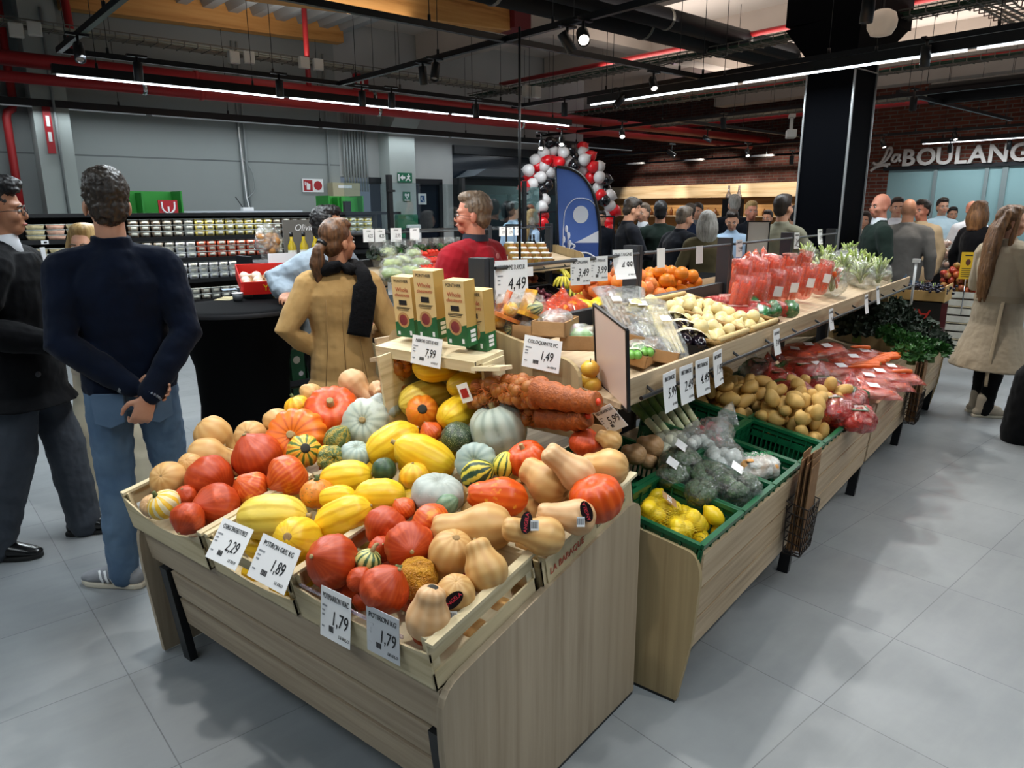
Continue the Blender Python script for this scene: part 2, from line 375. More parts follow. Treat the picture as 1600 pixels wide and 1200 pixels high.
# ---------------------------------------------------------------- floor, walls, ceiling
def stru(name, mb, mat, smooth=False, label=None, **k):
 k.setdefault('rz', RB); o = mb.build(name, mat, smooth=smooth, **k); o['kind'] = 'structure'
 if label: o['label'] = label
 return o
def floor_mat():
 s = NT('floor_tile'); co = s.coord(loc=(-.472, -.949, 0))
 b = s.new('ShaderNodeTexBrick'); b.offset = 0; b.squash = 1; s.link(co, b.inputs['Vector'])
 for k, q in (('Color1', '9a9fa2'), ('Color2', '929699'), ('Mortar', '6b6f72')): b.inputs[k].default_value = lin(q)
 b.inputs['Scale'].default_value = 1; b.inputs['Mortar Size'].default_value = .0022; b.inputs['Mortar Smooth'].default_value = .2
 b.inputs['Brick Width'].default_value = .6; b.inputs['Row Height'].default_value = .6
 n1 = s.noise(s.coord(), 1.6, 7, .6); n2 = s.noise(s.coord(scale=(1, 5, 1), rot=(0, 0, .5)), 2.4, 6, .6)
 c = s.mix(s.ramp(n1, [(.35, .0), (.68, .55)]), b.outputs['Color'], '787d80'); c = s.mix(s.ramp(n2, [(.45, .0), (.8, .4)]), c, 'a0a4a5')
 s.link(c, s.p.inputs['Base Color'])
 r = s.new('ShaderNodeMapRange'); s.link(n1, r.inputs[0]); r.inputs[3].default_value = .26; r.inputs[4].default_value = .46
 s.link(r.outputs[0], s.p.inputs['Roughness']); s.p.inputs['Specular IOR Level'].default_value = .45
 s.bump(b.outputs['Fac'], -.15, .002); return s.m
stru('floor', MB().box(-5, 24, -8, 15, -.1, 0), floor_mat())
WALLG = brickm('wall_panel', '9aa09f', '9aa09f', '6a6f70', 40, 1.13, .012, .75, .0, .3, axes='XZ', loc=(0, 0, -.18), var=(.8, '909695', .3))
WALLL = P('wall_light', 'b4b6b5', .8, var=(.7, '989b9b', .4))
PILA = P('pilaster_paint', 'b2bab7', .75, var=(1.2, 'a6aeac', .4))
BRICK = brickm('brick_wall', '5f352b', '432622', '57504a', .235, .075, .01, .9, .5, .8, axes='YZ', var=(3, '2c1a18', .5))
BRICKL = brickm('brick_wall_sign', '8a4a38', '6b372b', '80756b', .3, .085, .012, .9, .5, .8, axes='YZ', var=(3, '4a2820', .45))
CEIL = P('ceiling_slab', 'cfc6bd', .85, var=(.5, 'bdb3aa', .5))
DARKG = P('dark_glazing', '141c28', .12, 0, .6)
DARKF = P('dark_frame', '11151b', .4)
stru('wall_left', MB().box(-4, 6.35, 11.85, 12.05, 0, 5.2), WALLG)
stru('wall_left_upper', MB().box(6.35, 12.45, 11.85, 12.05, 2.9, 5.2), WALLL)
stru('wall_left_entrance', MB().box(6.35, 8.78, 11.85, 12.05, 2.25, 2.9).box(8.5, 8.78, 11.85, 12.05, 0, 2.25).box(12.0, 12.45, 11.85, 12.05, 0, 2.9), WALLL)
stru('wall_left_return', MB().box(12.25, 12.45, 12.05, 15, 0, 5.2), WALLL)
stru('wall_far', MB().box(18.5, 18.7, 7.9, 18, 0, 5.2), BRICK)
stru('wall_far_bakery', MB().box(18.0, 18.2, -8, 8.05, 2.52, 5.2).box(18.0, 18.2, 7.4, 8.05, 0, 2.52), BRICKL)
stru('wall_back', MB().box(12.45, 19, 17.8, 18, 0, 5.2), BRICK)
stru('wall_near', MB().box(-5.2, -5, -8, 12, 0, 5.2), P('near_wall', 'b8bab8', .85))
stru('wall_right', MB().box(-5, 19, -8.2, -8, 0, 5.2), P('right_wall', 'a9aaa8', .85))
stru('ceiling', MB().box(6.5, 19, -8, 18, 4.75, 4.9), CEIL)
mb = MB()
for x in (8.2, 11.4, 14.6, 17.6): mb.box(x-.22, x+.22, -8, 11.8, 4.3, 4.75)
for y in (1.6, 9.2): mb.box(6.5, 19, y-.2, y+.2, 4.45, 4.75)
stru('ceiling_joists', mb, P('concrete_joist', 'bdb2a8', .85, var=(1, 'a79c92', .5)))
# ribbed steel deck over the left bay
mb = MB(); v = []; f = []
k = 0
for i in range(60):
 x = -4 + i*.36
 for dx, z in ((0, 4.62), (.12, 4.62), (.17, 4.5), (.31, 4.5)):
  if x+dx > 6.5: break
  v += [(x+dx, -8, z), (x+dx, 12, z)]; k += 1
f = [(2*i, 2*i+2, 2*i+3, 2*i+1) for i in range(k-1)]
mb.add(v, f); stru('ceiling_deck', mb, P('steel_deck', '9fa6a9', .5, .3))
# timber roof beams
for (x0, y0, z0, x1, y1, z1, h) in ((2.3, 11.5, 4.22, 6.3, 11.5, 4.33, .34), (3.3, 7.9, 3.80, 6.75, 7.9, 3.98, .62)):
 stru('roof_beam', MB().bar((x0, y0, z0+h/2), (x1, y1, z1+h/2), .22, h), GLULAM)
stru('roof_beam_shoe', MB().box(6.76, 7.05, 7.7, 8.1, 4.0, 4.62), P('red_oxide', '6b1620', .6))
# pilasters with cable conduits
for x0, x1, hd in ((1.83, 2.24, 5.1), (7.14, 7.68, 3.0)):
 mb = MB().box(x0, x1, 11.5, 11.85, 0, hd)
 if hd < 4: mb.prism([(x0, 11.5, 3.0), (x1, 11.5, 3.0), (x1+.12, 11.3, 3.42), (x0+.12, 11.3, 3.42)], (0, .5, 0))
 stru('pilaster', mb, PILA)
COND = P('grey_conduit', '9aa0a1', .5)
for i, x in enumerate((2.07, 4.62, 4.70, 6.13)):
 mb = MB().tube([(x, 11.47 if i == 0 else 11.82, 1.4), (x, 11.47 if i == 0 else 11.82, 4.2)], .018, 6)
 if i == 1: mb.tube(spl([(x, 11.82, 2.5), (x+.14, 11.8, 2.3), (x+.16, 11.8, 2.0), (x, 11.82, 1.85)], 5), .009, 5)
 o = stru('trim_conduit', mb, COND, True)
mb = MB()
for i in range(9): mb.tube([(6.42+i*.055, 11.8, 2.0), (6.42+i*.055, 11.8, 3.3)], .02, 6)
stru('trim_conduit_bank', mb, COND, True)
# entrance glazing
stru('window_1', MB().box(6.95, 8.5, 11.86, 11.9, .0, 2.2), DARKG)
stru('trim_1', MB().box(6.9, 8.5, 11.8, 11.86, 2.14, 2.25).box(7.55, 7.62, 11.8, 11.86, 0, 2.2).box(8.42, 8.5, 11.8, 11.86, 0, 2.2), DARKF)
stru('window_2', MB().box(8.78, 12.0, 11.86, 11.9, 0, 2.9), P('entrance_glazing', '1d2630', .1, 0, .6))
stru('trim_2', MB().box(8.78, 12.0, 11.78, 11.86, 2.74, 2.9).box(10.9, 11.0, 11.78, 11.86, 1.9, 2.9).box(8.78, 12, 11.7, 11.86, 1.98, 2.28).box(10.2, 10.28, 11.78, 11.86, 0, 2).box(8.78, 8.86, 11.78, 11.86, 0, 2).box(11.92, 12, 11.78, 11.86, 0, 2.9), DARKF)
stru('trim_3', MB().prism([(8.8, 11.78, 2.28), (8.8, 11.2, 2.30), (9.1, 11.2, 2.44), (9.1, 11.78, 2.44)], (3.1, 0, 0)), P('door_canopy', '5c646b', .3))
# black clad column with flared head
mb = MB().box(8.0, 8.5, 3.74, 4.25, 0, 3.22)
mb.add([(8.0, 3.74, 3.22), (8.5, 3.74, 3.22), (8.5, 4.25, 3.22), (8.0, 4.25, 3.22), (7.99, 3.72, 3.66), (9.22, 3.72, 3.66), (9.22, 4.56, 3.6), (7.99, 4.56, 3.6)],
       [(0, 1, 5, 4), (1, 2, 6, 5), (2, 3, 7, 6), (3, 0, 4, 7)]).box(7.99, 9.22, 3.72, 4.56, 3.63, 4.76)
stru('column', mb, P('column_panel', '020307', .7, 0, .05))
mb = MB()
for x, y in ((7.985, 3.725), (8.5, 3.725), (7.985, 4.25)): mb.box(x, x+.02, y, y+.02, 0, 3.22)
mb.box(8.0, 8.5, 3.722, 3.74, 3.1, 3.112); stru('trim_column', mb, P('brushed_steel', 'b3b4b4', .35, .8))
# bakery front: lettering, dark fascia, frosted glass
stru('trim_fascia', MB().box(17.93, 18.0, -2, 7.5, 2.52, 2.60), DARKF)
stru('window_3', MB().box(18.02, 18.06, -2, 7.4, .9, 2.52), P('frosted_glass', '8fb4b8', .25, 0, .5, var=(.4, 'a4c4c6', .6)))
stru('trim_window', MB().box(17.98, 18.02, 6.35, 6.42, .9, 2.52).box(17.98, 18.02, 5.0, 5.1, .9, 2.52).box(17.98, 18.02, 5.35, 5.42, .9, 2.52).box(17.98, 18.02, 2, 2.1, .9, 2.52), P('grey_mullion', '8b9899', .4))
stru('wall_bakery_low', MB().box(18.0, 18.2, -8, 7.4, 0, .9), P('bakery_low', '4a4642', .7))
SIGNM = P('sign_letter', 'cfc6c0', .5)
def text(name, body, size, mat, parent=None, mx=None, ext=.002, shear=0, align='CENTER', bold=0, sx=1, spacing=1):
 cu = bpy.data.curves.new(name, 'FONT'); cu.body = body; cu.size = size; cu.extrude = ext; cu.shear = shear
 cu.align_x = align; cu.align_y = 'CENTER'; cu.offset = bold; cu.space_character = spacing; cu.resolution_u = 3; cu.materials.append(mat)
 o = bpy.data.objects.new(name, cu); COL.objects.link(o)
 if parent is not None: o.parent = parent
 if mx is not None: o.matrix_basis = mx
 if sx != 1: o.scale.x *= sx
 return o
YB = B(0, 1).to_3d(); XB = B(1, 0).to_3d(); ZU = Vector((0, 0, 1))
sg = empty('shop_sign', B(17.9, 5, 2.75), label='pale bakery lettering reading La BOULANGERIE along the brick wall above frosted glass', cat='sign')
def sgm(y, z): return sg.matrix_basis.inverted() @ mxf(-YB, ZU, -XB, B(17.88, y, z))
sg.rotation_euler = (0, 0, 0); bpy.context.view_layer.update()
for ch, yc in zip('BOULANGERIE', (6.95, 6.58, 6.21, 5.89, 5.57, 5.19, 4.81, 4.46, 4.12, 3.85, 3.6)):
 q = text('letter', ch, .5, SIGNM, sg, None, .02, 0, 'CENTER', .012, .95); q.matrix_basis = mxf(-YB, ZU, -XB, B(17.88, yc, 2.76)-B(17.9, 5, 2.75))
mb = MB()
LA = [[(0, -.12), (.12, -.2), (.32, -.14), (.5, .0), (.62, .22), (.6, .36), (.5, .34), (.42, .12), (.3, -.12), (.16, -.22), (.3, -.2), (.55, -.28)],
      [(.88, .12), (.74, .1), (.68, -.06), (.78, -.12), (.9, .02), (.93, .14), (.9, -.04), (.98, -.12)], [(-.06, -.42), (.1, -.3), (.4, -.22), (.62, -.2)]]
for st in LA: mb.tube(spl([(0, -x*.62, z*.62) for x, z in st], 6), .035, 6)
mb.build('script_lettering', SIGNM, sg, (B(17.88, 7.72, 2.78)-B(17.9, 5, 2.75)), RB)
# timber shelf wall with pelmet on the far brick wall
stru('trim_pelmet', MB().box(18.1, 18.5, 9.0, 17, 1.98, 2.34), woodm('pelmet_oak', 'cdb28a', 'dcc5a0', 1, .6, dark='a88b62'))
stru('trim_shelf_wall', MB().box(18.42, 18.5, 9.0, 17, .2, 1.98), woodm('shelf_oak', 'a87f4e', 'b98f5b', 1, .6, dark='84602f'))
for z in (1.0, 1.45):
 s_ = MB().box(18.1, 18.42, 9.0, 17, z, z+.03); stru('trim_shelf', s_, OAK)
# cupboards / electrical box / notices on the left wall
def bsign(name, x0, x1, z0, z1, y, mat, label, cat='sign', d=.02):
 o = empty(name, B((x0+x1)/2, y, (z0+z1)/2), RB, label, cat); w, h = (x1-x0)/2, (z1-z0)/2
 MB().box(-w, w, -d/2, d/2, -h, h).build('panel', mat, o, smooth=False); return o
GRN = P('sign_green', '0c6b4a', .5); REDS = P('sign_red', 'a81722', .5); BLUS = P('sign_blue', '2a5a92', .5)
def flat(o, name, polys, mat, y=-.012):
 mb = MB()
 for p in polys: mb.prism([(a, y, b) for a, b in p], (0, -.002, 0))
 return mb.build(name, mat, o, smooth=False)
def disc(cx, cz, r, n=20): return [(cx+r*math.cos(2*PI*i/n), cz+r*math.sin(2*PI*i/n)) for i in range(n)]
o = bsign('exit_sign', 7.28, 7.58, 2.16, 2.33, 11.47, GRN, 'green emergency exit sign with running figure and arrow high on the grey pillar')
flat(o, 'arrow', [[(-.11, 0), (-.05, .05), (-.05, .02), (0, .02), (0, -.02), (-.05, -.02), (-.05, -.05)]], PAPER)
flat(o, 'running_figure', [disc(.075, .055, .014), [(.03, .03), (.1, .04), (.11, .02), (.08, 0), (.12, -.05), (.1, -.06), (.06, -.02), (.02, -.06), (.0, -.05), (.05, .0)]], PAPER)
flat(o, 'door_mark', [[(-.145, .06), (-.12, .06), (-.12, -.06), (-.145, -.06)]], PAPER)
o = bsign('defibrillator_sign', 7.38, 7.53, 1.83, 2.0, 11.47, GRN, 'small green defibrillator heart sign below the exit sign on the pillar')
flat(o, 'heart', [[(0, -.04), (-.05, .02), (-.045, .05), (-.02, .055), (0, .035), (.02, .055), (.045, .05), (.05, .02)]], PAPER)
flat(o, 'bolt_mark', [[(0, .03), (-.015, 0), (0, 0), (-.005, -.025), (.015, .008), (.002, .008)]], GRN, -.015)
flat(o, 'letters', [[(x, -.075), (x+.03, -.075), (x+.03, -.052), (x, -.052)] for x in (-.055, -.015, .025)], PAPER)
o = bsign('fire_alarm_sign', 5.62, 6.0, 1.98, 2.2, 11.83, PAPER, 'white and red fire alarm notice with red disc on the grey wall')
flat(o, 'red_square', [[(-.17, -.09), (-.01, -.09), (-.01, .09), (-.17, .09)]], REDS); flat(o, 'red_disc', [disc(.09, 0, .075)], REDS)
flat(o, 'hand_mark', [[(-.12, -.07), (-.06, -.07), (-.05, .02), (-.12, .05)], [(-.15, .0), (-.135, 0), (-.135, .06), (-.15, .06)]], PAPER, -.015)
o = bsign('safety_sign', 7.95, 8.13, 1.78, 1.98, 11.84, PAPER, 'small white and blue notice above the dark glass door')
flat(o, 'blue_square', [[(-.05, -.06), (.05, -.06), (.05, .06), (-.05, .06)]], BLUS); flat(o, 'arrow', [[(-.03, .03), (.0, .03), (-.02, 0), (.03, -.04), (.02, -.05), (-.03, -.01)]], PAPER, -.015)
o = bsign('fire_hose_sign', 1.93, 2.02, 2.42, 3.0, 11.46, REDS, 'tall narrow red fire equipment plate on the left pilaster'); flat(o, 'white_marks', [[(-.02, .18), (.02, .18), (.02, .05), (-.02, .05)], [(-.02, -.02), (.02, -.02), (.02, -.14), (-.02, -.14)]], PAPER)
o = bsign('fire_hose_sign', 6.68, 6.98, 3.63, 4.0, 11.83, REDS, 'dark red fire equipment plate high under the timber beam'); flat(o, 'white_marks', [[(-.08, .1), (-.02, .1), (-.02, -.02), (-.08, -.02)], [(.02, .05), (.06, .05), (.06, -.1), (.02, -.1)]], PAPER)
o = empty('electrical_cabinet', B(6.35, 11.75, 1.72), RB, 'beige electrical cabinet on the grey wall beside the cable conduits', 'cabinet')
MB().box(-.26, .26, -.1, .1, -.05, .42).build('case', P('beige_cabinet', 'b5ae8f', .5), o, smooth=False); MB().box(-.16, .1, -.105, -.1, .33, .38).build('name_plate', PAPER, o, smooth=False)
o = empty('fuse_box', B(6.35, 11.75, 1.5), RB, 'pale fuse box with dark switches under the beige electrical cabinet', 'box')
MB().box(-.26, .26, -.1, .1, -.2, .13).build('case', P('pale_case', 'c9c8c0', .5), o, smooth=False)
for i in range(3): MB().box(-.18+i*.13, -.08+i*.13, -.112, -.1, -.06, .08).build('switch_window', DARKF, o, smooth=False)
# red water pipe down the left wall
# ---------------------------------------------------------------- ceiling services
REDP = P('red_pipe', 'b4292c', .45, var=(2, '9c2226', .4)); GALV = P('galvanised', '7d7c76', .45, .5, var=(20, '5c5b56', .5)); GALVW = P('galvanised_pale', 'a9a594', .5, .3)
WIRE = P('hanger_wire', '2a2c2e', .5, .4); BOXW = P('junction_box_plastic', 'cfcdc6', .5)
def top(name, mb, mats, label, cat, group=None, smooth=False):
 return tag(mb.build(name, mats, rz=RB, smooth=smooth), label, cat, group)
# red sprinkler pipes
for y, z, x0, x1, r, lb in ((10.55, 3.4, -3, 18, .085, 'thick red water pipe running under the left ceiling bay, higher of two'), (10.4, 3.18, -3, 17, .062, 'thinner red water pipe with hangers just below the thick red pipe')):
 o = top('water_pipe', MB().tube([(x0, y, z), (x1, y, z)], r, 12), REDP, lb, 'pipe', smooth=True)
 for x in (2.9, 3.6, 6.3, 9.3): MB().tube([(x-.025, y, z), (x+.025, y, z)], r*1.18, 12).build('pipe_collar', CHROME if x != 3.6 else REDP, o)
for x, y0, y1, z, r, lb in ((9.3, -3, 11, 3.95, .035, 'slim red sprinkler pipe crossing below the pale ceiling near the black column'), (12.2, 0, 14, 3.75, .04, 'slim red sprinkler pipe crossing behind the black column'), (14.6, -2, 14, 3.55, .06, 'red sprinkler pipe crossing the far ceiling before the bakery')):
 top('sprinkler_pipe', MB().tube([(x, y0, z), (x, y1, z)], r, 10), REDP, lb, 'pipe', smooth=True)
mb = MB().tube([(1.66, 11.7, 4.4), (1.66, 11.7, 3.05), (1.64, 11.7, 2.97), (1.58, 11.7, 2.93), (1.56, 11.7, 2.85), (1.56, 11.7, 2.3), (1.56, 11.7, 1.2)], .05, 10)
top('drain_pipe', mb, REDP, 'red pipe running down the grey wall behind the man in the black coat', 'pipe', smooth=True)
mb = MB().tube([(2.3, 11.2, 4.45), (2.35, 11.2, 3.4)], .05, 8); top('riser_pipe', mb, REDP, 'red riser pipe in front of the left pilaster top', 'pipe', smooth=True)
mb = MB().tube([(5.2, 10.5, 4.5), (5.2, 10.5, 3.45)], .04, 8); top('riser_pipe', mb, REDP, 'red riser pipe dropping beside the pair of junction boxes', 'pipe', smooth=True)
# black ventilation ducts
for y, x0, x1, r, lb in ((6.25, 4.2, 11.2, .17, 'thicker black duct running to the column head'), (5.9, 4.2, 10.6, .12, 'thinner black duct beside the thick one')):
 o = top('ventilation_duct', MB().tube([(x0, y, 3.9), (x1, y, 3.9)], r, 16), P('duct_black', '090a0f', .6, spec=.2), lb, 'duct', smooth=True)
 for x in (5.2, 7.6, 9.3): MB().tube([(x-.02, y, 3.9), (x+.02, y, 3.9)], r*1.06, 16).build('duct_collar', GALV, o)
top('ventilation_duct', MB().tube([(12.4, -4, 3.35), (12.4, 4.6, 3.35)], .16, 14), P('duct_black', '090a0f', .6, spec=.2), 'black duct crossing behind the column towards the bakery side', 'duct', smooth=True)
# wire cable trays with bundles
def tray(a, b, w, z, ax, label, dark=False, step=.16):
 mb = MB()
 for i in range(5):
  o_ = -w/2+w*i/4; zz = z+(.06 if i in (0, 4) else 0)
  p, q = ((a, b[0]+o_, zz), (b[1], b[0]+o_, zz)) if ax == 0 else ((b[0]+o_, a, zz), (b[0]+o_, b[1], zz))
  mb.bar(p, q, .012)
 n = int((b[1]-a)/step)
 for i in range(n):
  t = a+i*step
  if ax == 0: mb.bar((t, b[0]-w/2, z), (t, b[0]+w/2, z), .01); mb.bar((t, b[0]-w/2, z), (t, b[0]-w/2, z+.06), .01); mb.bar((t, b[0]+w/2, z), (t, b[0]+w/2, z+.06), .01)
  else: mb.bar((b[0]-w/2, t, z), (b[0]+w/2, t, z), .01); mb.bar((b[0]-w/2, t, z), (b[0]-w/2, t, z+.06), .01); mb.bar((b[0]+w/2, t, z), (b[0]+w/2, t, z+.06), .01)
 o = top('cable_tray', mb, GALV, label, 'cable tray')
 mb = MB(); r = random.Random(int(a*10)+ax)
 for i in range(4):
  y = b[0]-w*.3+w*.2*i; pts = []
  for j in range(24):
   t = a+(b[1]-a)*j/23; yy = y+r.uniform(-.03, .03); zz = z+.02+r.uniform(0, .03)
   pts.append((t, yy, zz) if ax == 0 else (yy, t, zz))
  mb.tube(pts, .012, 5)
 mb.build('cable_bundle', [GALVW if i_ else P('green_cable', '22402f', .6) for i_ in (1,)] if not dark else P('green_cable', '22402f', .6), o); return o
tray(-3, (10.4, 9.6), .34, 3.72, 0, 'galvanised wire cable tray along the left wall above the red pipes')
tray(-2, (9.0, 11.4), .34, 3.72, 1, 'galvanised cable tray crossing the ceiling with a green cable', True)
tray(-2, (11.3, 13), .3, 3.55, 1, 'galvanised cable tray crossing behind the purple lit patch of ceiling', True)
tray(6, (2.95, 12), .4, 3.75, 0, 'wire mesh cable tray above the white globe lamp')
tray(4.5, (6.62, 11.5), .18, 4.0, 0, 'perforated cable tray beside the black ducts', step=.08)
tray(-2, (13.2, 12), .3, 3.4, 1, 'far cable tray hung under red pipes near the bakery sign')
for px, py, lb in ((25, 47, 'white junction box above the red pipes, leftmost'), (54, 45, 'white junction box second from left above the red pipes'), (365, 90, 'white junction box left of the pair under the timber beam'), (389, 90, 'white junction box right of the pair under the timber beam'), (475, 98, 'white junction box beside the red riser pipe'), (497, 101, 'tilted white junction box right of the red riser pipe')):
 o = empty('junction_box', onyb(px, py, 10.2), RB+R.uniform(-.3, .3), lb, 'box', 'junction boxes above the red pipes'); MB().box(-.07, .07, -.04, .04, -.075, .075).build('case', BOXW, o, smooth=False, bevel=.008); MB().box(-.055, .055, -.045, -.04, -.06, .06).build('lid', BOXW, o, smooth=False)
for px, py, lb in ((823, 143, 'left of the row'), (838, 144, 'right of the row')):
 o = empty('junction_box', atd(px, py, 10.5), RB, 'white junction box under the sloping slim red pipe, '+lb, 'box', 'junction boxes above the red pipes'); MB().box(-.06, .06, -.04, .04, -.08, .08).build('case', BOXW, o, smooth=False, bevel=.008)
# lighting tracks and linear lamps
def rail(name, x0, y0, x1, y1, z, w, h, label, cat='lighting track', mat=BLACK, wires=True, step=1.5):
 o = empty(name, (0, 0, 0), RB, label, cat); MB().bar((x0, y0, z), (x1, y1, z), w, h).build('profile', mat, o, smooth=False)
 if wires:
  n = max(2, int(math.hypot(x1-x0, y1-y0)/step))
  for i in range(n+1):
   t = (i+.25)/(n+.5); x, y = x0+(x1-x0)*t, y0+(y1-y0)*t
   MB().tube([(x, y, z), (x, y, 4.75)], .004, 5).tube([(x, y, z+h/2), (x, y, z+h/2+.05)], .014, 6).build('suspension_wire', WIRE, o)
 return o
rail('lighting_track', 1.6, 8.3, 1.6, -1, 3.15, .045, .05, 'black track rail crossing the ceiling at the far left')
rail('lighting_track', 1.6, 8.28, 7.42, 8.28, 3.15, .045, .05, 'black track rail running in front of the thick red pipe')
rail('lighting_track', 4.5, 8.3, 4.5, 1.0, 3.15, .045, .05, 'black track rail carrying the bright glaring spot')
rail('lighting_track', 1.6, 5.25, 7.45, 5.25, 3.15, .045, .05, 'black track rail running past the timber beam end')
rail('lighting_track', 7.42, 8.5, 7.42, -1, 3.15, .045, .05, 'black track rail passing in front of the column head')
rail('lighting_track', 10.7, 11.5, 10.7, -2, 3.15, .045, .05, 'black track rail passing behind the column')
rail('lighting_track', 10.7, 8.0, 16.5, 8.0, 3.15, .045, .05, 'black track rail running away behind the balloon arch')
rail('lighting_track', 15.6, 14, 15.6, -2, 3.1, .045, .05, 'far black track rail in front of the brick wall')
rail('lighting_track', 10.7, 4.4, 15.6, 4.4, 3.2, .045, .05, 'black track rail running away right of the column')
rail('lighting_track', 17.0, 15, 17.0, 8, 2.95, .045, .05, 'farthest black track rail below the dark ceiling')
def led(x0, y0, x1, y1, z, label, lit=True, seg=2.2, gaps=True):
 o = rail('linear_lamp', x0, y0, x1, y1, z+.05, .07, .09, label, 'lamp'); L = math.hypot(x1-x0, y1-y0); n = max(1, round(L/seg)); dx, dy = (x1-x0)/L, (y1-y0)/L
 for i in range(n):
  a, b = L*i/n+.04, L*(i+1)/n-.04
  MB().bar((x0+dx*a, y0+dy*a, z), (x0+dx*b, y0+dy*b, z), .022, .02).build('tube', TUBE if lit else P('prismatic_strip', 'c8cdd2', .2, emit=('eaf6ff', .1), bump=(60, 1)), o, smooth=False)
 return o
led(1.6, 8.72, 8.86, 8.72, 3.0, 'long lit linear lamp hanging before the red pipes on the left')
led(-2, 11.55, 13.7, 11.45, 3.0, 'long linear lamp with glittering edge above the dairy shelves', False, 2.6)
led(7.3, 6.86, 7.3, -2, 3.0, 'long lit linear lamp passing behind the black column head')
led(17.15, 6.45, 17.15, -1, 3.0, 'far lit linear lamp above the bakery lettering', True)
led(-1.2, 0, -1.2, 6.5, 3.0, 'lit linear lamp behind the viewer')
def spot(p, aim, label, lit=0, L=.17, r=.042, group='black track spots', tr=3.15):
 o = empty('spotlight', p, 0, label, 'spotlight', group); d = Vector(aim).normalized(); u = d.to_track_quat('Z', 'Y').to_matrix().to_4x4()
 MB().lathe([(r*.9, -L/2), (r, -L/2+.01), (r, L/2), (r*.82, L/2), (r*.8, L/2-.03)], 16, M=u, cap=False).lathe([(r*.9, -L/2), (.001, -L/2)], 16, M=u, cap=False).build('barrel', BLACK, o)
 MB().lathe([(.001, L/2-.02), (r*.8, L/2-.02)], 16, M=u, cap=False).build('lens', LENS if lit else P('spot_lens_dark', '4a4a46', .2, emit=('fff4e4', .04)), o)
 z1 = tr-p[2]-.02
 if 0 < z1 < .6: MB().tube([(0, 0, 0), (0, 0, z1)], .012, 6).build('stem', BLACK, o); MB().box(-.09, .09, -.02, .02, z1-.02, z1).build('adapter', BLACK, o, rz=RB, smooth=False)
 return o
DW = (0, 0, -1)
for px, py, z, aim, lit, lb in (
 (124, 82, 2.98, (-.2, -.5, -.8), 0, 'black spot tilted at the left corner of the track'), (216, 112, 2.98, (0, .05, -1), 0, 'black spot hanging straight before the thick red pipe'),
 (437, 138, 2.97, (0, 0, -1), 0, 'black spot over the second lamp segment left of the hall'), (566, 154, 2.97, (0, 0, -1), 0, 'black spot left of the pair on the red pipe side'), (612, 157, 2.97, (0, 0, -1), 0, 'black spot right of the pair on the red pipe side'), (744, 173, 2.97, (0, 0, -1), 0, 'black spot at the right end of the red pipe track'),
 (661, 118, 3.0, (.1, 0, -1), 0, 'black spot under the crossing rail, left one of two'), (680, 112, 3.0, (-.4, -.2, -1), 0, 'tilted black spot under the crossing rail, right one of two'),
 (886, 66, 3.0, (.5, -.3, -.8), 0, 'black spot beside the glaring spot'), (911, 57, 3.0, (-.9, -.7, -.6), 2, 'bright glaring spot facing the viewer'),
 (1021, 131, 3.0, (-.55, -.5, -.8), 1, 'lit spot on the rail end near the middle of the ceiling'), (968, 158, 2.98, (-.6, .4, -.7), 0, 'black spot in front of the lit linear lamp'), (882, 171, 2.98, (0, 0, -1), 0, 'black spot at the left end of the rail over the balloons'),
 (1356, 14, 2.98, (0, .05, -1), 1, 'large black spot hanging before the white globe lamp'), (1446, 88, 2.98, (.1, 0, -1), 1, 'black spot right of the column before the lit lamp'),
 (972, 209, 3.0, (-.7, -.5, -.7), 1, 'small lit spot above the balloon arch right side'), (878, 221, 3.0, (-.7, -.4, -.7), 1, 'small lit spot above the balloon arch top'), (846, 227, 3.0, (-.7, -.4, -.7), 1, 'small lit spot above the balloon arch left side'),
 (1130, 192, 2.98, (.2, 0, -1), 0, 'small black spot under the purple lit ceiling'), (1253, 230, 2.9, (-.6, -.5, -.5), 1, 'lit spot just left of the column'), (1168, 239, 2.9, (-.6, -.4, -.8), 1, 'round lit spot before the dark brick wall'), (1049, 240, 2.9, (.1, -.8, -.5), 1, 'small lit spot before the brick wall left part'), (1105, 217, 2.95, (.1, -.8, -.5), 1, 'small lit bar of a spot high in the dark ceiling'),
 (1380, 225, 2.85, (-.4, -.4, -.8), 1, 'lit spot just right of the column'), (1492, 213, 2.9, (-.5, -.3, -.8), 1, 'lit spot above the middle of the bakery lettering'), (1427, 162, 2.95, (0, 0, -1), 0, 'black spot hanging right of the column, middle distance'), (1484, 232, 2.85, (0, 0, -1), 0, 'black spot hanging in front of letter L'), (1577, 227, 2.85, (0, 0, -1), 0, 'black spot hanging in front of letter E'), (1237, 250, 2.85, (0, 0, -1), 0, 'small black spot left of the column by the brick wall')):
 if py > 200 and px > 1000 and lit: p = atd(px, py, 13.5)
 elif py > 205: p = atd(px, py, 10.5) if px < 1000 else atd(px, py, 14.5)
 else: p = onz(px, py, z)
 spot(p, aim, lb, lit, L=.17 if lit != 2 else .2, r=.042 if lit != 2 else .05, tr=3.15 if p.z > 2.9 else p.z+.2)
# white globe lamp
p = atd(1378, 38, 6.6); o = empty('globe_lamp', p, 0, 'white opal globe lamp hanging beside the column head', 'lamp')
MB().lathe([(.05, -.10), (.09, -.09), (.125, -.03), (.13, .03), (.11, .09), (.06, .12), (.02, .125)], 20).build('globe', P('opal_glass', 'd9c9b8', .3, emit=('ffe8d0', .12)), o); MB().tube([(0, 0, .12), (0, 0, 1.2)], .008, 6).build('cord', WIRE, o)
